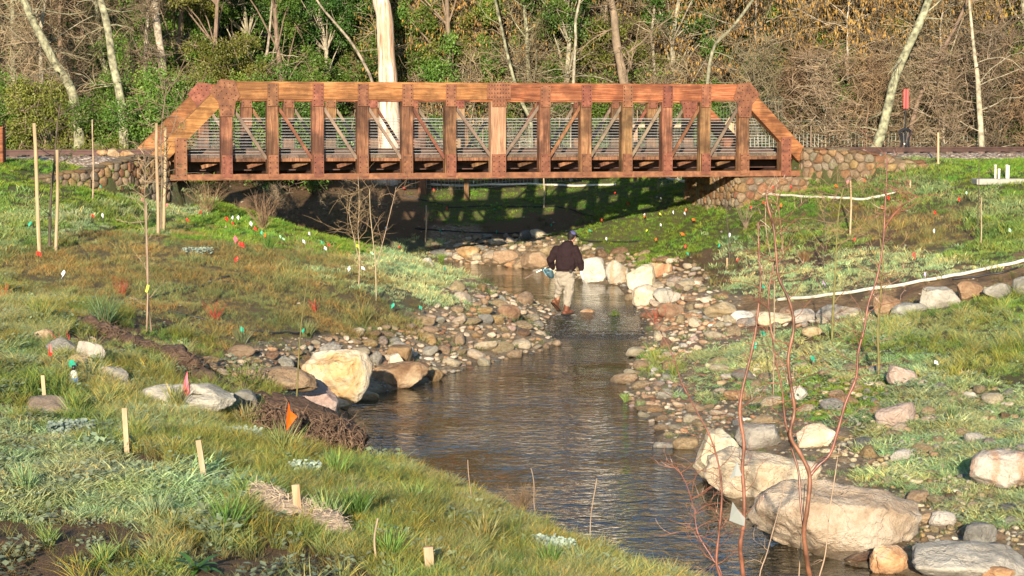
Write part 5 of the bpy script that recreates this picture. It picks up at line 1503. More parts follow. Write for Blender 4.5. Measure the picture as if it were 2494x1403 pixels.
# pale wooden rail seen through the right end of the truss
o = thing("wooden_barrier", "pale wooden rail barrier behind the right end of the bridge", "barrier", P(1725, 330, 60))
bx, by, bz = o.location
def lp(u, v, Y=60): p = P(u, v, Y); return (p[0]-bx, p[1]-by, p[2]-bz)
m = MB(); m.beam(lp(1662, 307), lp(1788, 307), .1, .10); m.build("rail_board", M_stake, o)
m = MB(); a = lp(1776, 285); b = lp(1790, 326); c = lp(1762, 307)
m.add([(p[0], p[1]+dy, p[2]) for dy in (-.06, .06) for p in (a, b, c)], [(0,1,2),(5,4,3),(0,3,4,1),(1,4,5,2),(2,5,3,0)]); m.build("gusset_board", M_stake, o)
for u in (1548, 1782): m = MB(); m.beam(lp(u, 300), (lp(u, 300)[0], 0, gz(bx, by)-bz-.1), .11, .11, (0,1,0)); m.build("post", M_stake, o)
m = MB(); m.beam(lp(1540, 307), lp(1660, 307), .1, .09); m.build("rail_board", M_stake, o)
# timber posts seen through the truss left of centre
for i, (u0, u1, vt) in enumerate([(1019, 1038, 296), (1130, 1142, 298)]):
    x, Y, z = P((u0+u1)/2, 400, 66.5); g = gz(x, Y); zt = P(0, vt, 66.5)[2]; w = (u1-u0)*66.5/F
    o = thing("timber_post", ["square timber post seen through the truss left of the bridge centre", "narrow timber post seen through the truss just left of the centre post"][i], "post", (x, Y, g))
    m = MB(); m.box(-w/2, w/2, -.1, .1, -.2, zt-g, bev=.015); m.build("post_shaft", M_woodZ, o)
    m = MB(); m.box(-w/2-.02, w/2+.02, -.12, .12, zt-g, zt-g+.04, bev=.01); m.build("post_cap", M_woodZ, o)
x, Y, z = P(-6, 380, 46.5); g = gz(x, Y)
o = thing("timber_post", "orange timber post cut off by the left edge of the picture", "post", (x, Y, g))
m = MB(); m.box(-.16, .16, -.15, .15, -.2, P(0, 312, 46.5)[2]-g, bev=.015); m.build("post_shaft", M_woodX, o)
m = MB(); m.box(-.17, .17, -.16, .16, P(0, 312, 46.5)[2]-g, P(0, 309, 46.5)[2]-g); m.build("post_cap", M_woodX, o)

# ------------------------------------------------------------------ switch stand
x, Y, z = P(2204, 374, 57.2)
o = thing("switch_stand", "black cast iron harp switch stand with a red target blade beside the track", "switch stand", (x, Y, z-.02), 0)
k = 57.2/F
m = MB()
m.box(-.17, .17, -.2, .2, 0, .05, bev=.01); m.build("base_plate", M_black, o)
m = MB()
for sx in (-1, 1):
    m.tube([(sx*.16,0,.03), (sx*.10,0,.22), (sx*.085,0,.35), (sx*.11,0,.48), (sx*.15,0,.56), (sx*.12,0,.64), (0,0,.69)], [.03,.036,.036,.032,.036,.034,.036], 6)
    m.tube([(sx*.06,0,.03), (sx*.035,0,.25), (sx*.045,0,.45), (sx*.06,0,.6)], .026, 5)
m.tube([(-.10,0,.28), (.10,0,.28)], .02, 5); m.tube([(-.13,0,.10), (.13,0,.10)], .022, 5)
m.tube([(-.18,0,.60),(-.15,0,.665),(-.08,0,.70),(.0,0,.715),(.08,0,.70),(.15,0,.665),(.18,0,.60)], .02, 6)
m.build("harp_frame", M_black, o)
m = MB(); m.tube([(0,0,.05), (0,0,1.78)], .022, 8); m.build("mast", M_black, o)
m = MB()
m.box(.012, .075, -.006, .006, 1.27, 1.80, bev=.003); m.build("target_blade", M_red, o)
m = MB(); m.box(-.062, -.012, -.03, -.018, 1.27, 1.80, bev=.003); m.build("target_blade", M_red, o)
m = MB(); m.box(-.05,-.01,-.05,-.035,.27,.31); m.build("latch", M_pvc, o)
m = MB(); m.tube([(0,-.05,.45),(.02,-.12,.2),(.03,-.14,.08)], .015, 5); m.build("throw_lever", M_black, o)

# ------------------------------------------------------------------ stakes and poles
def pole(u, vt, vb, wpx, label, mat, name="wooden_pole", cat="pole", square=False, lean_u=0, Y=None, group=None, taper=.9):
    g = at(u, vb) if Y is None else P(u, vb, Y)
    kk = g[1]/F; top = P(u+lean_u, vt, g[1]); w = wpx*kk
    o = thing(name, label, cat, g, 0, group)
    tp = (top[0]-g[0], 0, top[2]-g[2])
    m = MB()
    if square:
        m.beam((-tp[0]*.15, 0, -tp[2]*.15), tp, w, w*.55, (0,1,0))
        vs = m.v
    else:
        n = 7; m.tube([(tp[0]*t + math.sin(t*5+u)*.012, 0, tp[2]*t) for t in [(-.1+1.1*i/n) for i in range(n+1)]], [w/2*(1-(1-taper)*i/n)*(1+.05*math.sin(i*2.1+u)) for i in range(n+1)], 9)
    m.build("shaft", mat, o, smooth=not square)
    return o
pole(98, 300, 622, 10, "tall leaning lodge pole, leftmost of the tree stakes", M_pole, lean_u=-16)
pole(137, 365, 618, 8.5, "lodge pole with a split top, second from the left", M_pole, lean_u=3)
pole(384, 300, 572, 8.5, "left pole of the pair standing before the bridge end", M_pole, lean_u=-2)
pole(400, 312, 566, 8.5, "right pole of the pair standing before the bridge end", M_pole, lean_u=2)
pole(226, 291, 492, 3.6, "thin white stake in front of the left stone wall", M_palestem, "thin_stake", "stake")
pole(2285, 323, 400, 4.5, "tall pale survey stake beside the ballast on the right", M_stake, "survey_stake", "stake", True)
pole(2072, 440, 574, 5, "pale stake with a pink flag in the right slope", M_stake, "survey_stake", "stake", False)
pole(2388, 480, 600, 3.4, "thin pale stake with a white tag on the far right slope", M_palestem, "thin_stake", "stake", lean_u=4)
pole(1036, 500, 592, 4.0, "short bamboo stake on the shaded bank under the bridge", M_palestem, "thin_stake", "stake", lean_u=3)
pole(1325, 434, 508, 4.0, "thin stake under the middle of the bridge", M_palestem, "thin_stake", "stake")
pole(310, 994, 1108, 12, "upright short wooden stake, left one in the foreground", M_stake, "wooden_stake", "stake", True, lean_u=-7)
pole(500, 1072, 1182, 13, "leaning short wooden stake, middle one in the foreground", M_stake, "wooden_stake", "stake", True, lean_u=-17)
pole(729, 1180, 1280, 19, "short wooden stake driven into the straw roll", M_stake, "wooden_stake", "stake", True, lean_u=-9)
pole(1051, 1332, 1425, 23, "broken topped wooden stake at the bottom edge", M_stake, "wooden_stake", "stake", True, lean_u=-8)
pole(913, 1262, 1375, 6, "dark thin broken stick standing in the foreground grass", M_palestem, "stick", "stick", lean_u=5)
pole(110, 914, 990, 9, "short brown stake standing on the soil mound at the left", M_stake, "wooden_stake", "stake", True, lean_u=-6)
pole(1771, 628, 655, 4, "tiny pale stake beside the red flag on the right bank", M_stake, "survey_stake", "stake", True)
pole(2217, 438, 460, 4, "small orange brown stake on the slope below the right wall", M_stake, "survey_stake", "stake", True)
pole(1435, 1165, 1330, 2.6, "dry reed stalk leaning right over the near edge of the water", M_palestem, "reed_stalk", "reed", lean_u=16, Y=19.6)
for i, (u, vt, vb, ln) in enumerate([(1150, 1120, 1290, -8), (1305, 1140, 1240, -12), (560, 700, 0, 0)][:2]):
    pole(u, vt, vb, 2.2, ["dry reed stalk in the middle of the near bank", "dry reed stalk beside the reddish grass clump"][i], M_palestem, "reed_stalk", "reed", lean_u=ln, Y=19.0)

# ------------------------------------------------------------------ pin flags
def flag_mesh(kind, seed):
    rnd = random.Random(seed); V = []; nx_, nz_ = 5, 4
    w, h = (.10, .075)
    droop = rnd.uniform(.5, 1.1)
    for i in range(nx_+1):
        for j in range(nz_+1):
            a = i/nx_; b = j/nz_
            x = w*a*math.cos(droop*a); z = -h*(1-b) - w*a*math.sin(droop*a)*.8; y = .018*math.sin(a*5+b*2+seed)*a
            V.append((x, y-.0012, z)); 
    n = len(V); V += [(x, y+.0024, z) for x, y, z in V]
    Fc = []
    W = nz_+1
    for i in range(nx_):
        for j in range(nz_):
            q = (i*W+j, (i+1)*W+j, (i+1)*W+j+1, i*W+j+1); Fc.append(q); Fc.append(tuple(reversed([a+n for a in q])))
    ring = [i*W for i in range(nx_+1)] + [nx_*W+j for j in range(1,W)] + [i*W+W-1 for i in range(nx_-1,-1,-1)] + [j for j in range(W-2,0,-1)]
    for a, b in zip(ring, ring[1:]+ring[:1]): Fc.append((a, a+n, b+n, b))
    return V, Fc
flag_src = {}
def pinflag(u, v, col, label, size=1.0, stem=.30, group=None, name="pin_flag", Y=None):
    g = at(u, v+12)
    for _ in range(4): g = at(u, v + stem*F/g[1]*.8)
    if Y: g = P(u, v + stem*F/Y*.8, Y)
    z = P(u, v, g[1])[2]; hh = z - g[2] + .05*size
    k = (col, int(u) % 3)
    if k not in flag_src:
        V, Fc = flag_mesh(col, int(u) % 3); m = MB(); m.add(V, Fc); flag_src[k] = m.mesh("flag_panel", FM[col])
    size *= .82
    o = thing(name, label, "flag", g, 0, group)
    m = MB(); m.tube([(0,0,-.05), (0,0,hh)], .0018+.00003*g[1], 4); m.build("flag_wire", M_hose, o)
    a = link("flag_panel", flag_src[k], o, (-.03*size, 0, hh), (0, random.uniform(-.5,.9), random.uniform(-.5,.5)), (size*1.0,)*3)
    return o
NEAR = [(582,632,'red',"red pin flag on the brown mound above the black hose",1.3),(586,598,'red',"drooping red pin flag on the crest of the brown mound",1.6),(577,582,'pink',"pale pink pin flag beside the drooping red one",1.5),
 (94,620,'red',"red pin flag at the foot of the leftmost lodge pole",1.3),(161,667,'white',"white pin flag alone on the brown slope at the left",1.4),(591,804,'green',"green pin flag over the black hose, left of the green rod",1.2),
 (744,807,'green',"green pin flag beside the tuft right of the green rod",1.1),(963,745,'green',"green pin flag nearest the cobble bar, left of two",1.3),(1024,750,'green',"green pin flag at the edge of the cobble bar, right of two",1.0),
 (80,547,'green',"green pin flag left of the leftmost lodge pole",1.5),(1083,655,'green',"green pin flag at the left tip of the upper pool",1.0),
 (2228,622,'red',"largest red pin flag on the right bank above the white pipe",1.6),(2255,669,'lilac',"lilac pin flag just above the long white pipe",1.2),(2006,691,'lilac',"lilac pin flag below the bare shrub on the right bank",1.2),
 (1858,700,'green',"green pin flag beside the start of the long white pipe",1.0),(2085,583,'red',"red pin flag at the foot of the pale stake on the right slope",1.2),(1799,633,'red',"red pin flag beside the tiny pale stake",1.1),
 (1857,817,'green',"upper of two green pin flags by the red stems",1.5),(1845,842,'green',"lower of two green pin flags by the red stems",1.4),(1980,875,'green',"green pin flag in the grass right of the red stems",1.3),
 (2278,885,'white',"small bluish white tag flag low in the grass on the right bank",.9),(2277,519,'red',"red pin flag high on the right slope, right of the bare shrub",1.2),(2338,486,'red',"red pin flag furthest up the right slope",1.2),
 (2355,470,'palegreen',"pale green pin flag at the top of the right slope",1.0),(2460,562,'palegreen',"pale green pin flag near the right edge",1.2),(2277,562,'white',"white square tag flag in the middle of the right slope",1.1),
 (2068,443,'pink',"pink flag at the top of the pale stake in front of the right wall",1.2),(2164,482,'red',"dull red pin flag at the end of the curved white pipe",1.1),
 (1610,485,'white',"white pin flag in the bridge's shadow above the green slope",1.0),(1666,560,'white',"white",1),(1780,572,'white',"white pin flag on the green slope nearest the bare saplings",1.2)]
auto = [(455,538,'red'),(492,518,'red'),(553,533,'red'),(567,545,'red'),(570,531,'white'),(583,530,'white'),(613,545,'white'),(622,558,'red'),(640,567,'green'),(650,573,'orange'),(683,577,'palegreen'),(690,584,'palegreen'),
 (348,487,'pink'),(410,500,'pink'),(225,528,'red'),(246,455,'green'),(252,525,'white'),(982,460,'red'),(1057,463,'red'),(1091,508,'red'),(1205,510,'green'),(1072,562,'green'),(1211,565,'green'),(1345,548,'green'),(1435,563,'green'),(940,556,'white'),(1155,443,'white'),
 (1530,496,'red'),(1467,536,'red'),(1500,470,'red'),(1641,517,'white'),(1610,548,'white'),(1572,523,'white'),(1572,527,'orange'),(1607,523,'yellow'),(1578,562,'yellow'),(1478,582,'white'),(1600,583,'orange'),(1668,520,'white'),(1687,537,'orange'),(1660,573,'orange'),
 (1742,452,'white'),(1762,465,'red'),(1812,467,'yellow'),(1834,463,'white'),(1700,472,'yellow'),(1733,492,'white'),(1754,482,'yellow'),(1790,480,'orange'),(1830,505,'red'),(1673,512,'orange'),(1883,455,'red'),(1928,455,'red'),(2035,455,'orange'),
 (871,600,'yellow'),(785,592,'green'),(800,598,'red'),(793,605,'white'),(855,655,'white'),(883,655,'white'),(905,620,'palegreen'),(975,602,'red'),(755,570,'white'),(740,590,'white'),(1672,600,'red'),(1755,598,'green'),(1675,618,'green'),(2105,440,'orange'),(1905,500,'orange'),(2150,505,'red'),(1860,495,'red')]
NEAR = [a for a in NEAR if len(a[3]) > 8]
for (u, v, c, lb, s_) in NEAR: pinflag(u, v, c, lb, s_*.9, .26)
def fz(u, v):
    if u < 700: return "on the crest left of the dark brush"
    if u < 1050: return "on the grass tip left of the upper pool" if v > 540 else "on the shaded soil bank under the bridge"
    if u < 1460: return "on the far bank under the bridge"
    if u < 1700: return "on the bright green slope behind the man"
    return "on the slope below the right stone wall"
cnt = {}
ordn = ["leftmost", "second from the left", "third from the left", "fourth from the left", "fifth from the left", "sixth from the left", "seventh from the left", "eighth from the left"]
tot = {}
for (u, v, c) in auto: tot[(c, fz(u, v))] = tot.get((c, fz(u, v)), 0) + 1
for (u, v, c) in sorted(auto):
    k = (c, fz(u, v)); i = cnt.get(k, 0); cnt[k] = i+1
    cc = 'pale green' if c == 'palegreen' else c
    lb = (f"{ordn[i]} {cc} pin flag " if tot[k] > 1 else f"only {cc} pin flag ") + k[1]; lb = lb.replace("from the left", "from left") if i else lb
    pinflag(u, v, c, lb, random.uniform(.85, 1.15), .24, f"pin flags {k[1]}")
# large foreground flags
def ribbon_flag(u0, u1, vt, vb, col, label, shape, Y=None, stem_v=None):
    uc = (u0+u1)/2; g = at(uc, stem_v or vb+25) if Y is None else P(uc, stem_v or vb+25, Y)
    Yf = g[1]; o = thing("marker_flag", label, "flag", g)
    def L(u, v, dy=0): p = P(u, v, Yf); return (p[0]-g[0], dy, p[2]-g[2])
    m = MB(); m.tube([L(uc, (stem_v or vb+25)), L(uc-2, vt)], .004, 5); m.build("flag_wire", M_hose, o)
    m = MB(); n = len(shape); fr = [L(u, v, dy) for (u, v, dy) in shape]; bk = [(x, y+.004, z) for x, y, z in fr]
    cx = tuple(sum(p[i] for p in fr)/n for i in range(3)); fr.append((cx[0], cx[1]-.02, cx[2])); bk.append((cx[0], cx[1]-.014, cx[2]))
    m.add(fr+bk, [(i, (i+1)%n, n) for i in range(n)] + [(n+1+(i+1)%n, n+1+i, 2*n+1) for i in range(n)] + [(i, n+1+i, n+1+(i+1)%n, (i+1)%n) for i in range(n)])
    m.build("flag_panel", FM[col], o); return o
ribbon_flag(697,725,980,1048,'orange',"bright orange folded flag beside the root wad in the foreground", [(703,979,0),(708,1000,-.03),(724,1014,.0),(712,1030,-.04),(698,1049,0),(697,1020,.03)], Y=21.3, stem_v=1090)
ribbon_flag(444,462,905,975,'pink',"pink ribbon flag hanging in front of the long pale slab", [(456,904,0),(458,925,-.01),(462,955,-.02),(452,972,0),(443,960,.02),(448,930,0)])
ribbon_flag(116,130,834,868,'red',"narrow red flag beside the grey slabs at the left", [(121,834,0),(129,860,-.02),(123,869,0),(117,866,.02)])
ribbon_flag(167,187,876,894,'green',"green flag above the blue and white bottle", [(168,879,0),(178,875,-.02),(187,890,0),(176,895,-.02),(168,893,0)], stem_v=940)

# ------------------------------------------------------------------ pipes and hoses
def along(pts, n=10, dz=.0):
    w = [Vector(at(u, v)) for u, v in pts]; r = []
    for i in range(len(w)-1):
        p0 = w[max(0,i-1)]; p1 = w[i]; p2 = w[i+1]; p3 = w[min(len(w)-1,i+2)]
        for k in range(n):
            t = k/n; q = 0.5*((2*p1)+(-p0+p2)*t+(2*p0-5*p1+4*p2-p3)*t*t+(-p0+3*p1-3*p2+p3)*t**3)
            r.append(Vector((q.x, q.y, gz(q.x, q.y)+dz)))
    r.append(w[-1] + Vector((0,0,dz))); 
    return r
def pipe(label, pts, rad, mat, name, cat, dz=None, sm=True, n=10):
    r = along(pts, n, rad*1.0 if dz is None else dz)
    for _ in range(3):
        r = [r[0]] + [Vector((r[i].x, r[i].y, max(gz(r[i].x, r[i].y)+(rad*.7 if dz is None else dz), (r[i-1].z+r[i].z*2+r[i+1].z)/4))) for i in range(1, len(r)-1)] + [r[-1]]
    g = r[0].copy(); m = MB(); m.tube([p-g for p in r], rad, 8)
    return m.build(name, mat, None, True, loc=g, label=label, cat=cat)
pipe("long straight white pipe running up to the right edge", [(1893,737),(2000,727),(2150,706),(2300,682),(2400,662),(2500,640)], .034, M_pvc, "white_pipe", "pipe", dz=.05)
pipe("curved white pipe at the foot of the right stone wall", [(1786,474),(1850,478),(1950,486),(2060,490),(2130,486),(2180,474)], .034, M_pvc, "white_pipe", "pipe", dz=.06)
pipe("white pipe slanting up under the right end of the bridge", [(1618,432),(1660,448),(1710,462),(1786,474)], .040, M_pvc, "white_pipe", "pipe", dz=.06)
pipe("white pipe lying on top of the far bank under the bridge", [(1050,454),(1200,455),(1350,455),(1500,454)], .035, M_pvc, "white_pipe", "pipe", dz=.04)
pipe("black hose curving below the brown mound to the green rod", [(408,762),(470,775),(540,795),(600,808),(700,812),(745,812)], .019, M_hose, "black_hose", "hose")
pipe("black hose crossing the brown mound up to the right", [(310,738),(380,725),(450,707),(520,688),(590,668),(660,650)], .019, M_hose, "black_hose", "hose")
pipe("short black hose at the upper part of the brown mound", [(270,608),(320,600),(360,592)], .017, M_hose, "black_hose", "hose")
pipe("black hose running along the far bank behind the man", [(980,478),(1040,495),(1080,500)], .022, M_hose, "black_hose", "hose")
pipe("black hose along the top of the far shore rocks", [(1010,560),(1100,565),(1210,570),(1300,575),(1400,580),(1460,592),(1560,590)], .022, M_hose, "black_hose", "hose")
pipe("black hose across the shaded slope under the bridge", [(1090,508),(1250,505),(1400,515),(1490,520)], .02, M_hose, "black_hose", "hose")
pipe("looped black hose on the far shore rocks", [(1135,598),(1170,582),(1200,578),(1200,586),(1170,594),(1145,602)], .025, M_hose, "black_hose", "hose")
pipe("black hose below the side channel row of stones", [(1880,792),(1960,780),(2060,770),(2110,780),(2130,800),(2080,815),(2000,818)], .020, M_hose, "black_hose", "hose")
pipe("black hose draped under the long white pipe", [(2320,684),(2390,676),(2450,664),(2500,645)], .02, M_hose, "black_hose", "hose")
pipe("black hose in the grass toward the right edge", [(2200,770),(2300,755),(2400,742),(2500,735)], .018, M_hose, "black_hose", "hose")
pipe("black hose around the bare shrubs on the right slope", [(1910,574),(1980,563),(1990,585),(2040,600),(2120,600)], .018, M_hose, "black_hose", "hose")
pipe("short black hose at the left foot of the cobble bar", [(1000,700),(930,790),(945,760)], .016, M_hose, "black_hose", "hose") if False else None

# utility pad with two pipes
x, Y, z = at(2470, 442)
o = thing("utility_pad", "grey concrete pad with two capped pipes on the right slope", "utility pad", (x, Y, z))
m = MB(); m.box(-1.0, 1.4, -.35, .35, -.1, .05, bev=.02); m.build("pad", M_conc, o)
for i, (dx_, h_) in enumerate([(-.42, .36), (-.33, .26), (-.14, .36), (-.10, .34)]):
    m = MB(); m.tube([(dx_, .2, 0), (dx_, .2, h_)], .03, 8); m.tube([(dx_, .2, h_), (dx_, .2, h_+.03)], .038, 8); m.build("riser_pipe", M_pvc, o)

# ------------------------------------------------------------------ bottle, log, root wad, straw roll
x, Y, z = at(180, 952)
o = thing("spray_bottle", "blue and white bottle with a dark cap standing in the grass at the left", "bottle", (x, Y, z+.07))
k = Y/F
m = MB(); m.tube([(0,0,0),(0,0,.02),(0,0,.10),(0,0,.13),(0,0,.15)], [.036,.045,.045,.035,.017], 14); m.build("bottle_body", M_pvc, o, True)
m = MB(); m.tube([(0,0,.004),(0,0,.02),(0,0,.07)], [.038,.0465,.0465], 14); m.build("label_band", mk_simple("blue_plastic", (.12,.30,.66), .4, .1, 5), o, True)
m = MB(); m.tube([(0,0,.15),(0,0,.20)], .018, 10); m.tube([(0,0,.19),(.05,-.01,.205)], .011, 8); m.build("bottle_cap", M_black, o, True)
def mk_rootbark():
    t = NT("muddy_bark"); co = t.coord('Object', (3,9,9)); f = t.noise(co, 1.6, 8, .7, 1.0)
    c = t.ramp(f, [(.3,(.035,.02,.014)), (.5,(.10,.06,.04)), (.7,(.21,.14,.10))])
    return t.fin(c, .9, f, 1.0, .06)
M_log = mk_rootbark()
pa = Vector(at(185, 785)); pb = Vector(at(480, 910)); 
o = thing("fallen_log", "dark muddy log lying between the mound and the row of slabs", "log", tuple(pa))
m = MB(); N = 30; pts = []; rr = []
for i in range(N+1):
    t = i/N; p = pa.lerp(pb, t); p.z = gz(p.x, p.y) + .01 + .05*math.sin(t*9); pts.append(p-pa); rr.append((.07+.07*t)*(1+.45*mnoise.noise(Vector((t*7,0,0)))))
m.tube(pts, rr, 16)
lm = m.mesh("trunk", M_log, True)
for v in lm.vertices: v.co += Vector((0,0,1))*.07*mnoise.noise(v.co*3.0) + v.normal*(.09*mnoise.noise(v.co*5)+.04*mnoise.noise(v.co*14))
link("trunk", lm, o)
m = MB(); rnd = random.Random(19)
for i in range(420):
    q = rnd.choice(pts[8:]); st = q + Vector((rnd.gauss(0,.08), rnd.uniform(-.16,.02), rnd.uniform(-.05,.12)))
    tp, td = branch_pts(rnd, st, (rnd.gauss(0,.8), rnd.gauss(-.3,.6), rnd.gauss(0,.5)), rnd.uniform(.06,.28), 4, .5); m.tube(tp, [.006,.005,.004,.003,.002], 3, cap=False)
m.build("roots", mk_simple("root_fibre_dark", (.13,.08,.05), .9, .3, 8), o, kind='stuff')
pa2 = Vector(at(460, 905)); pb2 = Vector(P(660, 1010, 23.6))
o = thing("fallen_log", "brown decayed log end leading from the slab down to the root wad", "log", tuple(pa2))
m = MB(); pts = []; rr = []
for i in range(21):
    t = i/20; p = pa2.lerp(pb2, t); p.z = max(p.z, gz(p.x, p.y) + .03); pts.append(p-pa2); rr.append(.13*(1+.15*mnoise.noise(Vector((t*7,3,0)))))
m.tube(pts, rr, 14); lm = m.mesh("trunk", M_log, True)
for v in lm.vertices: v.co += v.normal*(.10*mnoise.noise(v.co*5)+.04*mnoise.noise(v.co*15)); v.co.z -= .05
link("trunk", lm, o)
# root wad: a ragged mass of soil and roots
c0 = Vector(P(770, 1030, 22.4))
o = thing("root_wad", "dark ragged root wad hanging over the left edge of the pool", "root wad", tuple(c0))
me_ = rock_mesh(555, 5, .3, .35, 3, M_log, "root_mass")
for v in me_.vertices:
    v.co += v.co.normalized()*(.16*mnoise.noise(v.co*4)+.09*mnoise.noise(v.co*10))
link("root_mass", me_, o, (-.02, .10, -.05), (0, .38, .15), (.62, .40, .25))
m = MB(); rnd = random.Random(9)
for i in range(520):
    a = rnd.uniform(-.62, .55); b = rnd.uniform(-.15, .3)
    st = Vector((a, b-.32, .24 - .40*(a+.62)*.6 + rnd.uniform(-.30, .05)))
    tp, td = branch_pts(rnd, st, (rnd.gauss(.1,.6), rnd.gauss(-.5,.5), rnd.gauss(-.3,.7)), rnd.uniform(.06,.22), 4, .5)
    m.tube(tp, [.006,.005,.004,.003,.002], 3, cap=False)
m.build("roots", mk_simple("root_fibre", (.15,.09,.06), .9, .3, 8), o, kind='stuff')
# mossy shrublet patch over the rootwad
# straw wattle
def straw():
    t = NT("straw_netting"); co = t.coord('Object', (5, 30, 30)); f = t.noise(co, 1.5, 6, .7); v = t.n("ShaderNodeTexVoronoi", feature='DISTANCE_TO_EDGE'); v.inputs['Scale'].default_value = 30
    t.l(t.coord('Object'), v.inputs['Vector'])
    c = t.ramp(f, [(.3,(.13,.09,.06)), (.5,(.30,.23,.17)), (.7,(.46,.38,.30))])
    return t.fin(c, .9, f, 1.0, .03)
M_straw = straw()
def wattle(label, uv, r):
    w = [Vector(at(u, v)) for u, v in uv]; g = w[0].copy(); pts = []; 
    for i in range(len(w)-1):
        for k in range(8):
            p = w[i].lerp(w[i+1], k/8); pts.append(Vector((p.x, p.y, gz(p.x, p.y)+r*.45))-g)
    pts.append(w[-1]-g+Vector((0,0,r*.3)))
    m = MB(); m.tube(pts, [r*(.85+.15*math.sin(i*.7)) for i in range(len(pts))], 18); lm = m.mesh("straw_body", M_straw, True)
    for v in lm.vertices: v.co += v.normal*(.025*mnoise.noise(v.co*9)+.012*mnoise.noise(v.co*30))
    o = thing("straw_roll", label, "straw roll", tuple(g)); link("straw_body", lm, o)
    m = MB(); rnd = random.Random(int(uv[0][0]))
    for _ in range(900):
        p = rnd.choice(pts); a = rnd.uniform(-.3, 3.4); c = p + Vector((rnd.uniform(-.05,.05), -math.cos(a)*r, math.sin(a)*r)); d = Vector((rnd.gauss(0,1), rnd.gauss(0,.6), rnd.gauss(0,.5))).normalized()*rnd.uniform(.03,.08)
        m.tube([c, c+d*.5+Vector((0,0,.006)), c+d], .0016, 3, cap=False)
    m.build("loose_straw", mk_simple("straw", (.42,.34,.24), .9, .3, 8) if "straw" not in bpy.data.materials else bpy.data.materials["straw"], o, kind='stuff')
wattle("netted straw roll half buried in the foreground grass", [(625,1235),(690,1268),(760,1285),(835,1325)], .13)
c1 = at(105, 1000)
o = thing("soil_mound", "small mound of brown soil and straw at the left with a short stake", "soil mound", c1)
me_ = rock_mesh(777, 4, .1, .2, 0, M_straw, "mound_body"); link("mound_body", me_, o, (0, .12, -.03), None, (.27, .24, .16))

# ------------------------------------------------------------------ saplings
def sapling(label, stems, Y, mat, name="bare_sapling", cat="sapling", twigs=(10, .35), seed=1, tmat=None, base_to_ground=True, buds=True, leaves=0, leafmat=None, tw_r=.003):
    """stems: list of (list of (u,v), r_base, r_top) from the base up"""
    rnd = random.Random(seed); b0_ = P(stems[0][0][0][0], stems[0][0][0][1], Y); gx_, gy_ = b0_[0], b0_[1]; g = Vector((gx_, gy_, gz(gx_, gy_)))
    o = thing(name, label, cat, tuple(g)); allp = []; tm = MB(); lv = MB()
    for si, (uv, rb, rt) in enumerate(stems):
        yo = (si*.37 % 1 - .4)*.25
        w = [Vector(P(u, v, Y + yo*min(1, i*.4))) - g for i, (u, v) in enumerate(uv)]
        if base_to_ground and (si == 0 or uv[0][1] >= 1400) and w[0].z > .02: w.insert(0, Vector((w[0].x*.5, w[0].y*.5, -.05)))
        f = []
        for i in range(len(w)-1):
            p0 = w[max(0,i-1)]; p1 = w[i]; p2 = w[i+1]; p3 = w[min(len(w)-1,i+2)]
            for k in range(5):
                t = k/5; f.append(0.5*((2*p1)+(-p0+p2)*t+(2*p0-5*p1+4*p2-p3)*t*t+(-p0+3*p1-3*p2+p3)*t**3))
        f.append(w[-1]); n = len(f); R_ = [(rb+(rt-rb)*i/(n-1))*(1+.10*math.sin(i*1.7)) for i in range(n)]
        m = MB(); m.tube(f, R_, 8); m.build("stem", mat, o, True)
        for _ in range(int(round(twigs[0]*min(1, n/40)))):
            i = rnd.randrange(int(n*.25), n); a = rnd.uniform(0, 6.283); L = twigs[1]*rnd.uniform(.3,1.2)
            tp, td = branch_pts(rnd, f[i], (math.cos(a), math.sin(a)*.6, rnd.uniform(.1,1.0)), L, 6, .33)
            tm.tube(tp, [tw_r*(1.5-q*.2) for q in range(7)], 4, cap=False)
            for _2 in range(4):
                q = rnd.randrange(1, 6); t2, _d = branch_pts(rnd, tp[q], td + Vector((rnd.gauss(0,.8), rnd.gauss(0,.8), rnd.gauss(.2,.6))), L*rnd.uniform(.2,.55), 4, .4)
                tm.tube(t2, [tw_r*.8, tw_r*.7, tw_r*.6, tw_r*.5, tw_r*.3], 3, cap=False)
                for p in t2[1:]:
                    if leaves and rnd.random() < leaves:
                        d = Vector((rnd.gauss(0,1), rnd.gauss(0,1), rnd.gauss(0,1))).normalized(); e = d.cross(Vector((.3,.2,1))).normalized(); s_ = .035
                        lv.add([tuple(p), tuple(p+d*s_+e*s_*.4), tuple(p+d*s_*2), tuple(p+d*s_-e*s_*.4)], [(0,1,2,3)])
                if buds: pass
    if tm.v: tm.build("twigs", tmat or mat, o, kind='stuff')
    if lv.v: lv.build("leaves", leafmat or M_leafY, o, kind='stuff')
    return o
# foreground red stems on the right
sapling("tall red barked sapling forking at the lower right, nearest the camera", [
  ([(1975,1440),(1968,1380),(1958,1300),(1966,1240),(1972,1160),(1952,1110),(1925,1060),(1935,1000),(1925,930),(1920,870),(1933,800),(1925,740),(1898,680),(1892,640),(1885,560),(1870,500),(1866,470)], .018, .007),
  ([(1972,1160),(1992,1135),(2022,1105),(2040,1050),(2060,980),(2085,920),(2090,860),(2105,800),(2115,740),(2135,680),(2150,600),(2155,520),(2160,400),(2155,372)], .012, .004),
  ([(1958,1300),(1950,1220),(1945,1150),(1928,1090),(1912,1020),(1905,950),(1890,880),(1878,800),(1872,720),(1884,650),(1905,600),(1900,540),(1895,480)], .009, .003),
  ([(2105,800),(2090,790),(2140,760),(2200,700)][:1] + [(2155,560),(2180,520),(2235,478)], .006, .003) if False else ([(2152,560),(2175,525),(2200,500),(2235,478)], .007, .003)],
  14.0, M_redstem, twigs=(34, .34), seed=21, tw_r=.0020)
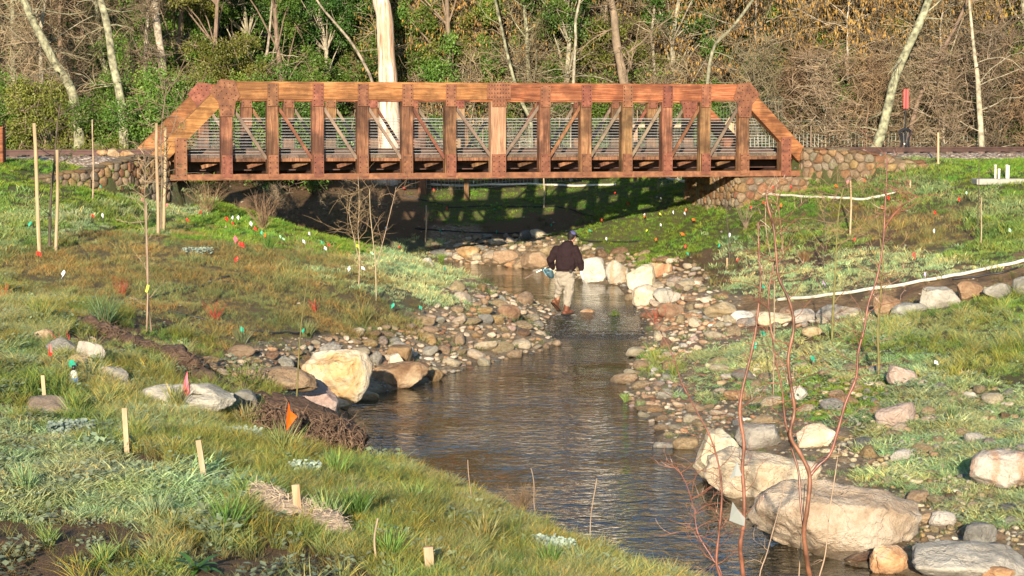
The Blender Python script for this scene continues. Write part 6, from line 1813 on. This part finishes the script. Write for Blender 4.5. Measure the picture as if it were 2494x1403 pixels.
sapling("dark red stemmed sapling left of the forked one at the lower right", [
  ([(1812,1440),(1808,1380),(1803,1330),(1812,1270),(1812,1200),(1808,1140),(1812,1080),(1802,1010),(1808,950),(1825,880),(1838,820),(1846,760),(1852,690),(1850,640),(1848,600),(1846,540)], .017, .005),
  ([(1760,1430),(1745,1370),(1752,1290),(1758,1210),(1752,1140),(1728,1060),(1690,990),(1660,930),(1640,870),(1605,800)], .010, .003),
  ([(1760,1410),(1735,1360),(1700,1300),(1690,1240),(1672,1180),(1650,1140)], .006, .002)],
  14.2, M_redstem, twigs=(28, .32), seed=22, tw_r=.0019)
sapling("thin pale stems at the bottom between the red saplings", [
  ([(1945,1430),(1950,1340),(1955,1270),(1960,1180)], .006, .003), ([(1990,1430),(2010,1350),(2020,1250),(2035,1150),(2045,1080)], .007, .002), ([(1850,1430),(1870,1340),(1900,1230),(1920,1150)], .006, .002)],
  14.6, M_palestem, twigs=(6, .2), seed=23, tw_r=.002)
# silver plastic tags hanging on the red stems
def tagflag(label, shape, Y):
    g = Vector(P(shape[0][0], shape[0][1], Y)); m = MB(); n = len(shape)
    fr = [tuple(Vector(P(u, v, Y+dy))-g) for (u, v, dy) in shape]; bk = [(x, y+.003, z) for x, y, z in fr]
    m.add(fr+bk, [tuple(range(n)), tuple(reversed(range(n, 2*n)))] + [(i, n+i, n+(i+1)%n, (i+1)%n) for i in range(n)])
    m.build("plastic_tag", FM['silver'], None, loc=tuple(g), label=label, cat="tag")
tagflag("upper silver plastic tag on the dark red sapling", [(1795,1124,0),(1807,1158,-.02),(1790,1160,.0),(1777,1168,.03)], 14.0)
tagflag("lower silver plastic tag on the dark red sapling", [(1784,1222,0),(1796,1240,-.03),(1815,1262,-.02),(1813,1282,0),(1776,1268,.03)], 14.0)
# mid distance saplings
sapling("leafless sapling tied to a white stake on the brown mound", [([(368,800),(362,740),(358,680),(356,600),(354,540),(352,480),(355,420),(350,370)], .013, .004)], 29.0, M_barkB, twigs=(24, .42), seed=31, tw_r=.003, tmat=M_palestem)
pole(358, 490, 790, 4.5, "white stake tied to the leafless sapling on the brown mound", M_palestem, "thin_stake", "stake", Y=28.9)
o = thing("yellow_ribbon", "yellow ribbon tied round the sapling on the brown mound", "ribbon", P(358, 703, 28.8))
m = MB(); m.beam((-.01,0,-.05), (.02,0,.05), .035, .012, (0,1,0)); m.build("ribbon_band", FM['yellow'], o)
sapling("left of two bare reddish saplings before the shaded bank under the bridge", [([(874,690),(876,620),(872,560),(875,500),(872,430)], .013, .004), ([(876,640),(862,580),(850,520),(855,480)], .008, .003)], 38.0, M_palestem, twigs=(44, .65), seed=32, tmat=M_twigR, tw_r=.004)
sapling("right of two bare pale saplings before the shaded bank under the bridge", [([(916,706),(914,640),(908,580),(902,520),(900,460)], .014, .005), ([(916,650),(935,580),(955,500),(965,455)], .008, .003)], 37.0, M_palestem, twigs=(12, .6), seed=33, tmat=M_twigR, tw_r=.005)
sapling("slender green rod sapling standing by the orange flag", [([(722,992),(725,930),(728,860),(735,780),(746,700),(752,648)], .012, .004)], 22.6, M_greenstem, twigs=(0, .2), seed=34)
sapling("dark stemmed sapling leaning between the two left lodge poles", [([(120,610),(122,540),(124,480),(132,400),(140,300),(148,250)], .028, .012)], 37.8, M_barkD, twigs=(34, .8), seed=35, tw_r=.006, leaves=.45, leafmat=M_leafG)
sapling("sparsely leafed sapling between the pair of poles at the bridge end", [([(392,570),(393,500),(395,420),(392,340),(398,270),(405,220)], .024, .008)], 42.4, M_barkB, twigs=(44, .95), seed=36, tw_r=.006, leaves=.5, leafmat=M_leafY)
sapling("dark straight sapling on the right bank, left of two", [([(2006,630),(2007,560),(2010,480)], .016, .007), ([(2012,560),(2030,500),(2045,450)], .008, .004)], 44.0, M_barkD, twigs=(24, .9), seed=37, tmat=M_twigR, tw_r=.005) 
sapling("olive barked bare sapling rooted below the side channel", [([(2027,805),(2030,740),(2035,660),(2038,580),(2045,500),(2060,440)], .022, .008)], 34.2, M_greenstem, twigs=(24, .8), seed=38, tmat=M_twigR, tw_r=.0045)
sapling("olive barked bare sapling rooted right of the side channel one", [([(2140,875),(2138,800),(2145,720),(2150,640),(2140,560),(2125,470)], .022, .007), ([(2148,690),(2130,620),(2110,560)], .010, .004)], 30.0, M_greenstem, twigs=(26, .75), seed=39, tmat=M_twigR, tw_r=.004)
sapling("dark leafless sapling on the right slope before the stone wall", [([(1776,612),(1774,570),(1770,530),(1768,490)], .014, .005)], 49.0, M_barkD, twigs=(12, .5), seed=40, tw_r=.005)
sapling("small dark sapling with a white ribbon on the far right slope", [([(2382,580),(2382,520),(2384,460),(2384,395)], .020, .006)], 46.0, M_barkD, twigs=(10, .5), seed=41, tw_r=.005)
sapling("pale thin sapling rising left of the curved white pipe", [([(1886,700),(1880,640),(1866,560),(1866,480),(1880,440)], .010, .004), ([(1908,620),(1902,560),(1896,500),(1890,455)], .009, .004)], 30.0, M_palestem, twigs=(6, .35), seed=42, tw_r=.003)
# shrublets
def shrub(u, v, label, mat, h, n, seed, Y=None, name="bare_shrub", spread=.6, r=.004, leaves=0):
    g = Vector(at(u, v)) if Y is None else Vector(P(u, v, Y)); rnd = random.Random(seed); m = MB(); lv = MB()
    for _ in range(n):
        a = rnd.uniform(0, 6.283); s_ = Vector((rnd.gauss(0,.03), rnd.gauss(0,.03), -.02))
        tp, td = branch_pts(rnd, s_, (math.cos(a)*spread*rnd.random(), math.sin(a)*spread*rnd.random(), 1), h*rnd.uniform(.55,1.1), 5, .16)
        m.tube(tp, [r*(1.3-.18*q) for q in range(6)], 4, cap=False)
        for _2 in range(3):
            q = rnd.randrange(1,5); t2, _d = branch_pts(rnd, tp[q], td + Vector((rnd.gauss(0,.6), rnd.gauss(0,.6), .3)), h*rnd.uniform(.15,.4), 3, .3); m.tube(t2, [r*.7,r*.6,r*.5,r*.3], 3, cap=False)
            for p in t2[1:]:
                for _3 in range(leaves):
                    d = Vector((rnd.gauss(0,1), rnd.gauss(0,1), rnd.gauss(0,1))).normalized(); e = d.cross(Vector((.3,.2,1))).normalized(); s2 = .016
                    lv.add([tuple(p), tuple(p+d*s2+e*s2*.5), tuple(p+d*s2*2), tuple(p+d*s2-e*s2*.5)], [(0,1,2,3)])
    o = thing(name, label, "shrub", tuple(g)); m.build("stems", mat, o, kind='stuff')
    if lv.v: lv.build("leaves", M_leafG, o, kind='stuff')
M_dogw = mk_simple("dogwood_red_bark", (.30,.045,.028), .5, .3, 8)
shrub(298, 720, "red twigged shrublet left of the staked sapling", M_dogw, .34, 16, 1, spread=1.1, r=.0032)
shrub(525, 782, "red twigged shrublet above the black hose", M_dogw, .36, 14, 2, spread=1.2, r=.0038)
shrub(765, 760, "red twigged shrublet right of the green rod", M_dogw, .28, 12, 3, spread=.6, r=.003)
shrub(5, 730, "red twigged shrublet at the left edge", M_dogw, .35, 9, 4, spread=.8, r=.0035)
shrub(165, 860, "single red twig beside the grey slabs", M_dogw, .35, 3, 5, spread=.9, r=.005)
shrub(1500, 778, "small green leaved plant growing in the riffle", M_greenstem, .22, 16, 6, Y=43.3, name="water_plant", spread=1.3, leaves=6)
shrub(1815, 560, "twiggy low shrub on the green slope before the right wall", M_barkB, .8, 14, 7, spread=.5, r=.006)
shrub(505, 520, "reddish brush at the crest left under the bridge", M_twigR, .8, 30, 8, spread=.9, r=.006)
shrub(640, 560, "dark red brush at the crest before the shaded bank", M_twigR, .9, 34, 9, spread=.8, r=.006)
shrub(1105, 480, "small bare shrub under the left half of the bridge", M_twigR, .5, 14, 10, spread=.7, r=.006)
shrub(1270, 1235, "reddish dry grass clump hanging over the near water edge", M_twigR, .28, 60, 11, Y=19.8, name="dry_clump", spread=1.3, r=.0022)
shrub(600, 950, "mossy green brush left of the root wad", M_greenstem, .35, 26, 12, spread=1.4, r=.005, leaves=3)
shrub(1600, 790, "red twigs overhanging the riffle from the right shore", M_dogw, .5, 8, 13, spread=1.5, r=.004)
# rushes
def rush(u, v, label, s_, col, Y=None):
    g = at(u, v) if Y is None else P(u, v, Y)
    me_ = tuft("blades", 120, .30*s_, .60*s_, .008, .09*s_, .55, .2, int(u), tuple(c*.75 for c in col), tuple(c*1.2 for c in col), .12)
    me_.materials.clear(); me_.materials.append(M_vcol); o = thing("rush_clump", label, "rush", (g[0], g[1], g[2]-.02)); link("blades", me_, o, kind='stuff')
t = NT("rush_blades"); vc = t.n("ShaderNodeVertexColor", layer_name="bcol"); M_vcol = t.fin(vc.outputs[0], .5, transl=.25)
for (u, v, lb, s_, col) in [(250,790,"blue green rush clump behind the fallen log",1.1,(.10,.16,.07)),(885,790,"tawny topped rush clump at the right of the brown mound",.95,(.17,.17,.06)),(748,822,"rush clump beside the right green pin flag of the hose",.65,(.16,.18,.07)),
  (655,610,"bright green rush clump on the crest of the mound",.9,(.10,.20,.04)),(590,835,"grey green rush clump under the left green pin flag of the hose",.55,(.15,.17,.08)),(100,790,"yellow green rush clump at the far left",.9,(.17,.20,.05)),
  (1960,640,"brown rush clump on the right bank by the bare saplings",.7,(.20,.13,.06)),(560,1310,"bright green rush clump left of the straw roll",.75,(.10,.19,.04)),(690,1120,"large pale green rush clump behind the leaning stake",.8,(.19,.22,.07)),
  (1525,980,"green rush clump at the right waterline",.35,(.16,.24,.07)),(870,1270,"dark green rush clump in the middle of the near bank",.7,(.08,.15,.03)),(2455,1190,"green rush clump beside the striped boulder",.55,(.16,.24,.10)),
  (2320,1030,"tall rush clump in the frosted grass on the right",.55,(.15,.22,.09)),(1075,640,"green rush clump at the far waterline",.7,(.12,.22,.04)),(1560,1000,"small rush clump among the shore cobbles",.35,(.18,.24,.10)),
  (1885,560,"brown sedge clump on the slope before the right wall",.8,(.17,.12,.06)),(2180,530,"tawny sedge clump right of the tall pale sapling",.9,(.20,.13,.05)), (180,1010,"green rush clump above the frosted patch at the left",.6,(.17,.24,.06)),(330,1075,"yellow green rush clump beside the upright foreground stake",.6,(.20,.24,.07)),(430,1000,"straw and green rush clump below the long pale slab",.7,(.22,.23,.08)),(600,1050,"straw coloured rush clump left of the orange flag",.75,(.24,.22,.09)),(820,1170,"bright rush clump at the crest of the near bank",.65,(.16,.26,.06)),(1010,1240,"dense green rush clump on the near bank slope",.55,(.16,.23,.06)),(1180,1330,"straw tipped rush clump in the middle of the near bank",.6,(.23,.22,.08)),(800,1290,"broad pale green rush clump right of the straw roll",.7,(.22,.30,.11)),(60,1210,"pale green rush clump at the left edge of the foreground",.6,(.20,.30,.13)),(380,1270,"pale rush clump between mud and frosted grass",.5,(.24,.30,.15)),(950,1370,"green rush clump near the bottom edge",.6,(.14,.24,.05)),(1340,1390,"dark green rush clump by the silver leaved patch",.5,(.10,.18,.04)),(120,1330,"small green rush tuft on the mud at lower left",.35,(.18,.26,.08)),(250,1370,"second small green rush tuft on the mud",.35,(.18,.26,.08)),(210,440,"yellow green rush at the foot of the thin white stake",.6,(.14,.18,.05))]: rush(u, v, lb, s_, col)
# broad leaved rosette at the bottom and grey leaved plants
def rosette(u, v, label, n, L, w, col, seed, Y=None, mat=None):
    g = at(u, v); rnd = random.Random(seed); o = thing("broadleaf_plant", label, "plant", g)
    mt = mat or mk_leaf("leaf_"+str(seed), tuple(c*.75 for c in col), col, .3, .4)
    for i in range(n):
        a = 2.4*i + rnd.uniform(-.3,.3); l = L*rnd.uniform(.6,1.1); up = rnd.uniform(.3,1.1); V = []; N = 6
        for k in range(N+1):
            t = k/N; ww = w*math.sin(math.pi*min(1, t*.92+.06))**.8; x = l*t*math.cos(up*.7)*(1-.1*t); z = l*(math.sin(up)*t - .45*t*t)
            for sd_, zz in ((-1,.25*ww),(0,0),(1,.25*ww)): V.append((x*math.cos(a)-sd_*ww*math.sin(a), x*math.sin(a)+sd_*ww*math.cos(a), z+zz))
        Fc = []
        for k in range(N):
            for q in (0,1): Fc.append((k*3+q, (k+1)*3+q, (k+1)*3+q+1, k*3+q+1))
        m = MB(); m.add(V, Fc); m.build("leaf", mt, o, True)
rosette(478, 1392, "dark green broad leaved rosette at the bottom edge of the foreground", 18, .24, .028, (.075,.17,.03), 71)
rosette(1200, 1410, "bright green broad leaved plant at the bottom edge", 12, .14, .02, (.12,.24,.05), 72)
def greyplant(u, v, label, n, rad, seed, col=(.34,.42,.33)):
    g = at(u, v); rnd = random.Random(seed); o = thing("grey_leaved_plant", label, "plant", g); m = MB()
    for _ in range(n):
        a = rnd.uniform(0,6.283); r = rad*math.sqrt(rnd.random()); c = Vector((r*math.cos(a), r*math.sin(a)*.8, rnd.uniform(.02,.13))); nrm_ = Vector((rnd.gauss(0,.5), rnd.gauss(-.5,.5), 1)).normalized()
        e = nrm_.cross(Vector((rnd.gauss(0,1),rnd.gauss(0,1),.1))).normalized(); f = nrm_.cross(e); s_ = rnd.uniform(.010,.022)
        m.add([tuple(c+e*s_*math.cos(q)+f*s_*math.sin(q)) for q in [k*math.pi/3 for k in range(6)]], [tuple(range(6))])
    m.build("leaves", mk_leaf("leaf_grey_"+str(seed), tuple(c*.8 for c in col), col, .2, .6), o, kind='stuff')
for i, (u, v, lb, n, r) in enumerate([(1325,1350,"pale silver leaved plant patch by the water at the bottom",700,.26),(590,1075,"grey leaved plant left of the leaning stake",300,.2),(170,1060,"grey leaved patch among the frosted grass at the left",300,.22),(480,620,"pale frosted ground plant on top of the brown mound",260,.3),
    (420,1020,"pale leaved plant below the long slab",200,.18),(610,1240,"small grey leaved plant left of the straw roll",120,.1),(740,1160,"grey leaved weed in the tall grass by the root wad",200,.15),(760,1090,"grey leaved weed at the foot of the root wad",160,.14)]): greyplant(u, v, lb, n, r, 80+i)
# ------------------------------------------------------------------ the man in the stream
kp = 43.2/F
pbase = P(1380, 767, 43.2)
man = thing("person", "man in a dark brown jacket and khaki trousers stepping along stones in the stream", "person", pbase)
def W(u, v, y=0.0):     # view place -> local metres of the figure
    return Vector(((u-1380)*kp, y, (767-v)*kp))
class Blob:
    def __init__(s): s.m = MB()
    def cap(s, a, b, ra, rb, n=12, sq=1.0):
        a = Vector(a); b = Vector(b); N = 6
        for i in range(N+1):
            t = i/N; p = a.lerp(b, t); r = ra+(rb-ra)*t
            s.m.ell(p, (r, r*sq, r), None, n, 8)
        s.m.tube([a, b], [ra*.98, rb*.98], n)
    def ell(s, c, r, rot=None): s.m.ell(c, r, rot, 16, 10)
    def done(s, name, mat, vox, parent=None, sm=4, fold=0.0, fs=8.0):
        o = s.m.build(name, mat, parent or man, True)
        r = o.modifiers.new("remesh", 'REMESH'); r.mode = 'VOXEL'; r.voxel_size = vox; r.use_smooth_shade = True
        q = o.modifiers.new("smooth", 'SMOOTH'); q.iterations = sm; q.factor = .5
        if fold:
            tx_ = bpy.data.textures.new(name+"_folds", 'CLOUDS'); tx_.noise_scale = fs; tx_.noise_depth = 1
            d = o.modifiers.new("folds", 'DISPLACE'); d.texture = tx_; d.strength = fold; d.mid_level = .5; d.texture_coords = 'LOCAL'
        return o
fwd = Vector((.55, .83, 0))         # the way he faces: away and to the right
side = Vector((.83, -.55, 0))       # his right hand side
hipc = W(1374, 676, .02); ch = W(1379, 622, .05); nk = W(1388, 592, .08); hd = W(1393, 575, .13)
shR = W(1404, 604, .0); shL = W(1351, 606, .08)
elR = W(1412, 636, -.02); wrR = W(1416, 657, .04); elL = W(1339, 634, .10); wrL = W(1347, 652, .24)
kL = W(1362, 706, .12); aL = W(1357, 737, .20); kR = W(1384, 716, .0); aR = W(1380, 752, -.02)
M_skin = mk_simple("skin", (.38,.20,.12), .55, .08, 6); 
M_jack = mk_simple("dark_brown_fleece", (.020,.0105,.011), .9, .15, 10, spec=.15)
M_trou = mk_simple("khaki_cloth", (.26,.225,.175), .85, .10, 12, spec=.15)
M_boot = mk_simple("brown_leather", (.12,.042,.022), .55, .25, 10)
M_sole = mk_simple("dark_rubber", (.02,.016,.014), .7, .2, 10)
M_capm = mk_simple("purple_blue_cap", (.085,.075,.17), .8, .15, 12)
M_glove = mk_simple("white_glove", (.74,.72,.62), .8, .08, 12)
M_hair = mk_simple("dark_hair", (.012,.009,.008), .7, .3, 20)
# body: one continuous figure from crown to ankles
b = Blob()
hr = Matrix.Rotation(-.35, 3, 'Y')
b.ell(hd, (.078,.092,.108), hr); b.ell(hd + fwd*.035 - Vector((0,0,.055)), (.055,.06,.06))
b.cap(nk, hd - Vector((0,0,.04)), .058, .052); b.cap(ch, nk, .12, .06)
b.ell(ch, (.14,.10,.17)); b.ell(hipc, (.13,.095,.13)); b.cap(hipc, ch, .11, .115)
for s_, e_, w_ in ((shR, elR, wrR), (shL, elL, wrL)): b.cap(ch+(s_-ch)*.55, s_+(ch-s_)*.2, .06, .05); b.cap(s_+(ch-s_)*.2, e_, .048, .038); b.cap(e_, w_, .041, .028)
for k_, a_, o_ in ((kL, aL, -.075), (kR, aR, .075)): b.cap(hipc + side*o_ - Vector((0,0,.04)), k_, .085, .058); b.cap(k_, a_, .056, .038)
nf = fwd*.092 + Vector((.01,0,-.035))
b.ell(hd + nf, (.014,.018,.022)); b.ell(hd + side*.076 + Vector((0,0,-.018)), (.012,.016,.030)); b.ell(hd - side*.076 + Vector((0,0,-.018)), (.012,.016,.030))
b.ell(hd + fwd*.078 - Vector((0,0,.078)), (.024,.02,.016))
b.done("body", M_skin, .012, sm=3)
for s_ in (-1, 1):
    m = MB(); m.ell(hd + fwd*.082 + side*s_*.032 + Vector((.004,0,-.012)), (.010,.010,.008)); m.build("eye", M_sole, man, True)
m = MB(); m.ell(hd + fwd*.088 + Vector((0,0,-.066)), (.022,.012,.006)); m.build("mouth", mk_simple("lips", (.28,.10,.08), .5), man, True)
# hair
b = Blob(); b.ell(hd - fwd*.022 + Vector((0,0,.012)), (.085,.096,.098), hr); b.ell(hd - fwd*.05 - Vector((0,0,.04)), (.068,.06,.05)); b.done("hair", M_hair, .012, sm=3)
# cap
b = Blob(); b.ell(hd + Vector((-.002,0,.045)), (.098,.104,.072), hr)
co_ = b.done("cap", M_capm, .011, sm=3)
m = MB(); n = 9; c = hd + Vector((.004,0,.030)); V = []
for i in range(n):
    a = (i/(n-1)-.5)*2.0; d = (fwd*math.cos(a) + side*math.sin(a)); V.append(c + d*.085); 
for i in range(n):
    a = (i/(n-1)-.5)*1.5; d = (fwd*math.cos(a) + side*math.sin(a)); V.append(c + d*.172 + Vector((0,0,-.055)))
V2 = [v + Vector((0,0,.007)) for v in V]
m.add([tuple(v) for v in V+V2], [(i,i+1,n+i+1,n+i) for i in range(n-1)] + [(2*n+n+i,2*n+n+i+1,2*n+i+1,2*n+i) for i in range(n-1)] + [(n+i, n+i+1, 3*n+i+1, 3*n+i) for i in range(n-1)])
m.build("cap_brim", M_capm, co_, True)
m = MB(); m.ell(hd + Vector((.02,.0,.117)), (.011,.011,.007)); m.build("cap_button", M_capm, co_, True)
# jacket
b = Blob()
b.ell(ch + Vector((0,0,.02)), (.235,.165,.24)); b.ell(W(1379, 640, .03), (.235,.185,.20)); b.ell(W(1378, 652, .03), (.215,.18,.085)); b.ell(W(1378,608,.05), (.215,.145,.12)); b.cap(W(1380,600,.06), nk + Vector((0,0,-.01)), .13, .075)
b.ell(W(1385,594,.07), (.10,.09,.055))
b.cap(shR + Vector((-.035,0,-.02)), elR, .098, .078); b.cap(elR, wrR + (elR-wrR)*.12, .080, .056)
b.cap(shL + Vector((.035,0,-.02)), elL, .098, .078); b.cap(elL, wrL, .078, .058)
b.done("jacket", M_jack, .016, sm=5, fold=.045, fs=.10)
m = MB(); m.tube([W(1351,656,-.13+.17)+Vector((0,-.17,0)), W(1378,658,-.135), W(1401,658,-.10)], .016, 8); m.build("jacket_hem", M_jack, man, True)
m = MB(); m.box(*[float(q) for q in (W(1386,0).x, W(1392,0).x)], -.155, -.125, W(0,663).z, W(0,655).z, bev=.004); m.build("belt_pouch", M_sole, man)
# trousers, baggy and bunched at the boots
b = Blob()
b.ell(W(1375,668,.02), (.215,.155,.13)); b.ell(W(1376,684,.02), (.20,.15,.12))
b.cap(W(1364,682,.04), kL, .120, .088); b.cap(kL, aL + Vector((0,0,.13)), .090, .070); b.ell(W(1358,722,.18), (.080,.08,.045))
b.cap(W(1387,684,.0), kR, .118, .104); b.cap(kR, aR + Vector((0,0,.11)), .104, .082); b.ell(W(1382,738,-.01), (.092,.09,.05)); b.ell(W(1380,744,-.01), (.075,.075,.035))
b.done("trousers", M_trou, .014, sm=4, fold=.055, fs=.07)
# boots
for (an, toe, heel, lift) in ((aR, W(1392,764,.10), W(1372,765,-.06), 0), (aL, W(1361,757,.22), W(1347,740,.12), 1)):
    b = Blob(); b.cap(an + Vector((0,0,.16)), an + Vector((0,0,-.01)), .066, .058); b.cap(heel + Vector((.02,0,.035)), toe + Vector((0,0,.03)), .052, .046); b.cap(an, (heel+toe)/2 + Vector((0,0,.05)), .056, .052)
    bo = b.done("boot", M_boot, .011, sm=3)
    m = MB(); m.beam(heel - (toe-heel)*.12 + Vector((0,0,.0)), toe + (toe-heel)*.18 + Vector((0,0,.0)), .10, .026); m.build("boot_sole", M_sole, bo)
# gloved right hand: palm, four bent fingers, thumb
def hand(w_, d, name, mat, spread, curl, L=1.0):
    b = Blob(); d = Vector(d).normalized(); s_ = Vector(spread).normalized(); nrm_ = d.cross(s_).normalized()
    pc = w_ + d*.05*L
    b.cap(w_ - d*.02, w_ + d*.02, .032, .034)
    for q in (-1.5,-.5,.5,1.5): b.cap(w_ + d*.02 + s_*q*.014, w_ + d*.085*L + s_*q*.019, .018, .014, 8)
    for q, l_ in ((-1.5,.055),(-.5,.072),(.5,.078),(1.5,.068)):
        a = w_ + d*.085*L + s_*q*.019; m1 = a + (d + nrm_*curl*.5).normalized()*l_*.5; m2 = m1 + (d*.6 + nrm_*curl).normalized()*l_*.35; m3 = m2 + (d*.2 + nrm_*curl*1.3).normalized()*l_*.25
        b.cap(a, m1, .0105, .0098, 8); b.cap(m1, m2, .0098, .009, 8); b.cap(m2, m3, .009, .008, 8)
    a = w_ + d*.03 + s_*.032; m1 = a + (d*.5 + s_*.8 + nrm_*.3).normalized()*.045; m2 = m1 + (d*.9 + s_*.1 + nrm_*.5).normalized()*.035
    b.cap(a, m1, .014, .012, 8); b.cap(m1, m2, .0115, .0095, 8)
    return b.done(name, mat, .006, sm=2)
hand(wrR + Vector((0,-.02,-.055)), (.10,.05,-1), "glove", M_glove, (-.3,.9,0), .35, 1.1)
hand(wrL, (-.2,.35,-.45), "glove", M_glove, (.8,.3,.3), 1.0, 1.0)
# pole and net are held things
p1 = W(1277, 679, .05); p2 = W(1312, 661, .10); p3 = W(1345, 650, .22)
org = Vector(pbase)
o = thing("sampling_pole", "black and white striped pole held low in the man's left hand", "pole", tuple(org + p3))
def rel(p): return p - p3
for a, b_, c_, r in ((0,.42,'g',.013),(.42,.62,'w',.014),(.62,.72,'k',.014),(.72,.78,'w',.014),(.78,1.12,'k',.015)):
    f = lambda t: (p1.lerp(p3, t) + Vector((0,0,.028*math.sin(min(1,t)*math.pi))))
    m = MB(); m.tube([rel(f(a)), rel(f((a+b_)/2)), rel(f(b_))], r, 8); m.build("pole_section", {'g':M_greysteel,'w':M_glove,'k':M_black}[c_], o)
nb = W(1337, 660, .12)
o = thing("hand_net", "blue black mesh net bag hanging at the man's left hip", "net", tuple(org + nb))
M_net = mk_simple("blue_black_mesh", (.025,.055,.075), .6, .4, 18); M_nets = mk_simple("light_blue_strap", (.14,.32,.42), .5, .3, 10)
b = Blob(); 
def cb(u, v, y=.1): return W(u, v, y) - nb
b.cap(cb(1330,659), cb(1342,672), .05, .065); b.cap(cb(1342,664), cb(1345,674), .055, .045)
o2 = b.m.build("net_bag", M_net, o, True); r = o2.modifiers.new("remesh", 'REMESH'); r.mode = 'VOXEL'; r.voxel_size = .014; q = o2.modifiers.new("s", 'SMOOTH'); q.iterations = 4
m = MB(); m.tube([cb(1322,656,.03), cb(1328,666,.03), cb(1336,663,.02), cb(1344,660,.03), cb(1336,655,.02), cb(1322,656,.03)], .007, 6); m.tube([cb(1322,657,.02), cb(1331,672,.02)], .007, 6); m.build("net_strap", M_nets, o)
m = MB(); m.tube([cb(1322,662,.0), cb(1320,672,.0), cb(1326,681,.0)], .003, 4); m.build("net_cord", M_sole, o)
# ------------------------------------------------------------------ give look-alikes their place in the row
ORD = ["leftmost","second","third","fourth","fifth","sixth","seventh","eighth","ninth","tenth","eleventh","twelfth","thirteenth","fourteenth","fifteenth","sixteenth","seventeenth","eighteenth","nineteenth","twentieth","twenty-first","twenty-second","twenty-third","twenty-fourth","twenty-fifth","twenty-sixth","twenty-seventh","twenty-eighth"]
_by = {}
for o in scene.objects:
    if o.parent is None and 'category' in o and 'group' in o: _by.setdefault(o['label'], []).append(o)
for lb, L_ in _by.items():
    if 1 < len(L_) <= 28 and 'far back' not in lb:
        bpy.context.view_layer.update() if False else None
        L_.sort(key=lambda o: float(proj(o.location[0], o.location[1], o.location[2])[0]))
        for i, o in enumerate(L_):
            s_ = lb + (", leftmost such" if i == 0 else f", {ORD[i]} from left")
            if len(s_.split()) <= 16: o['label'] = s_
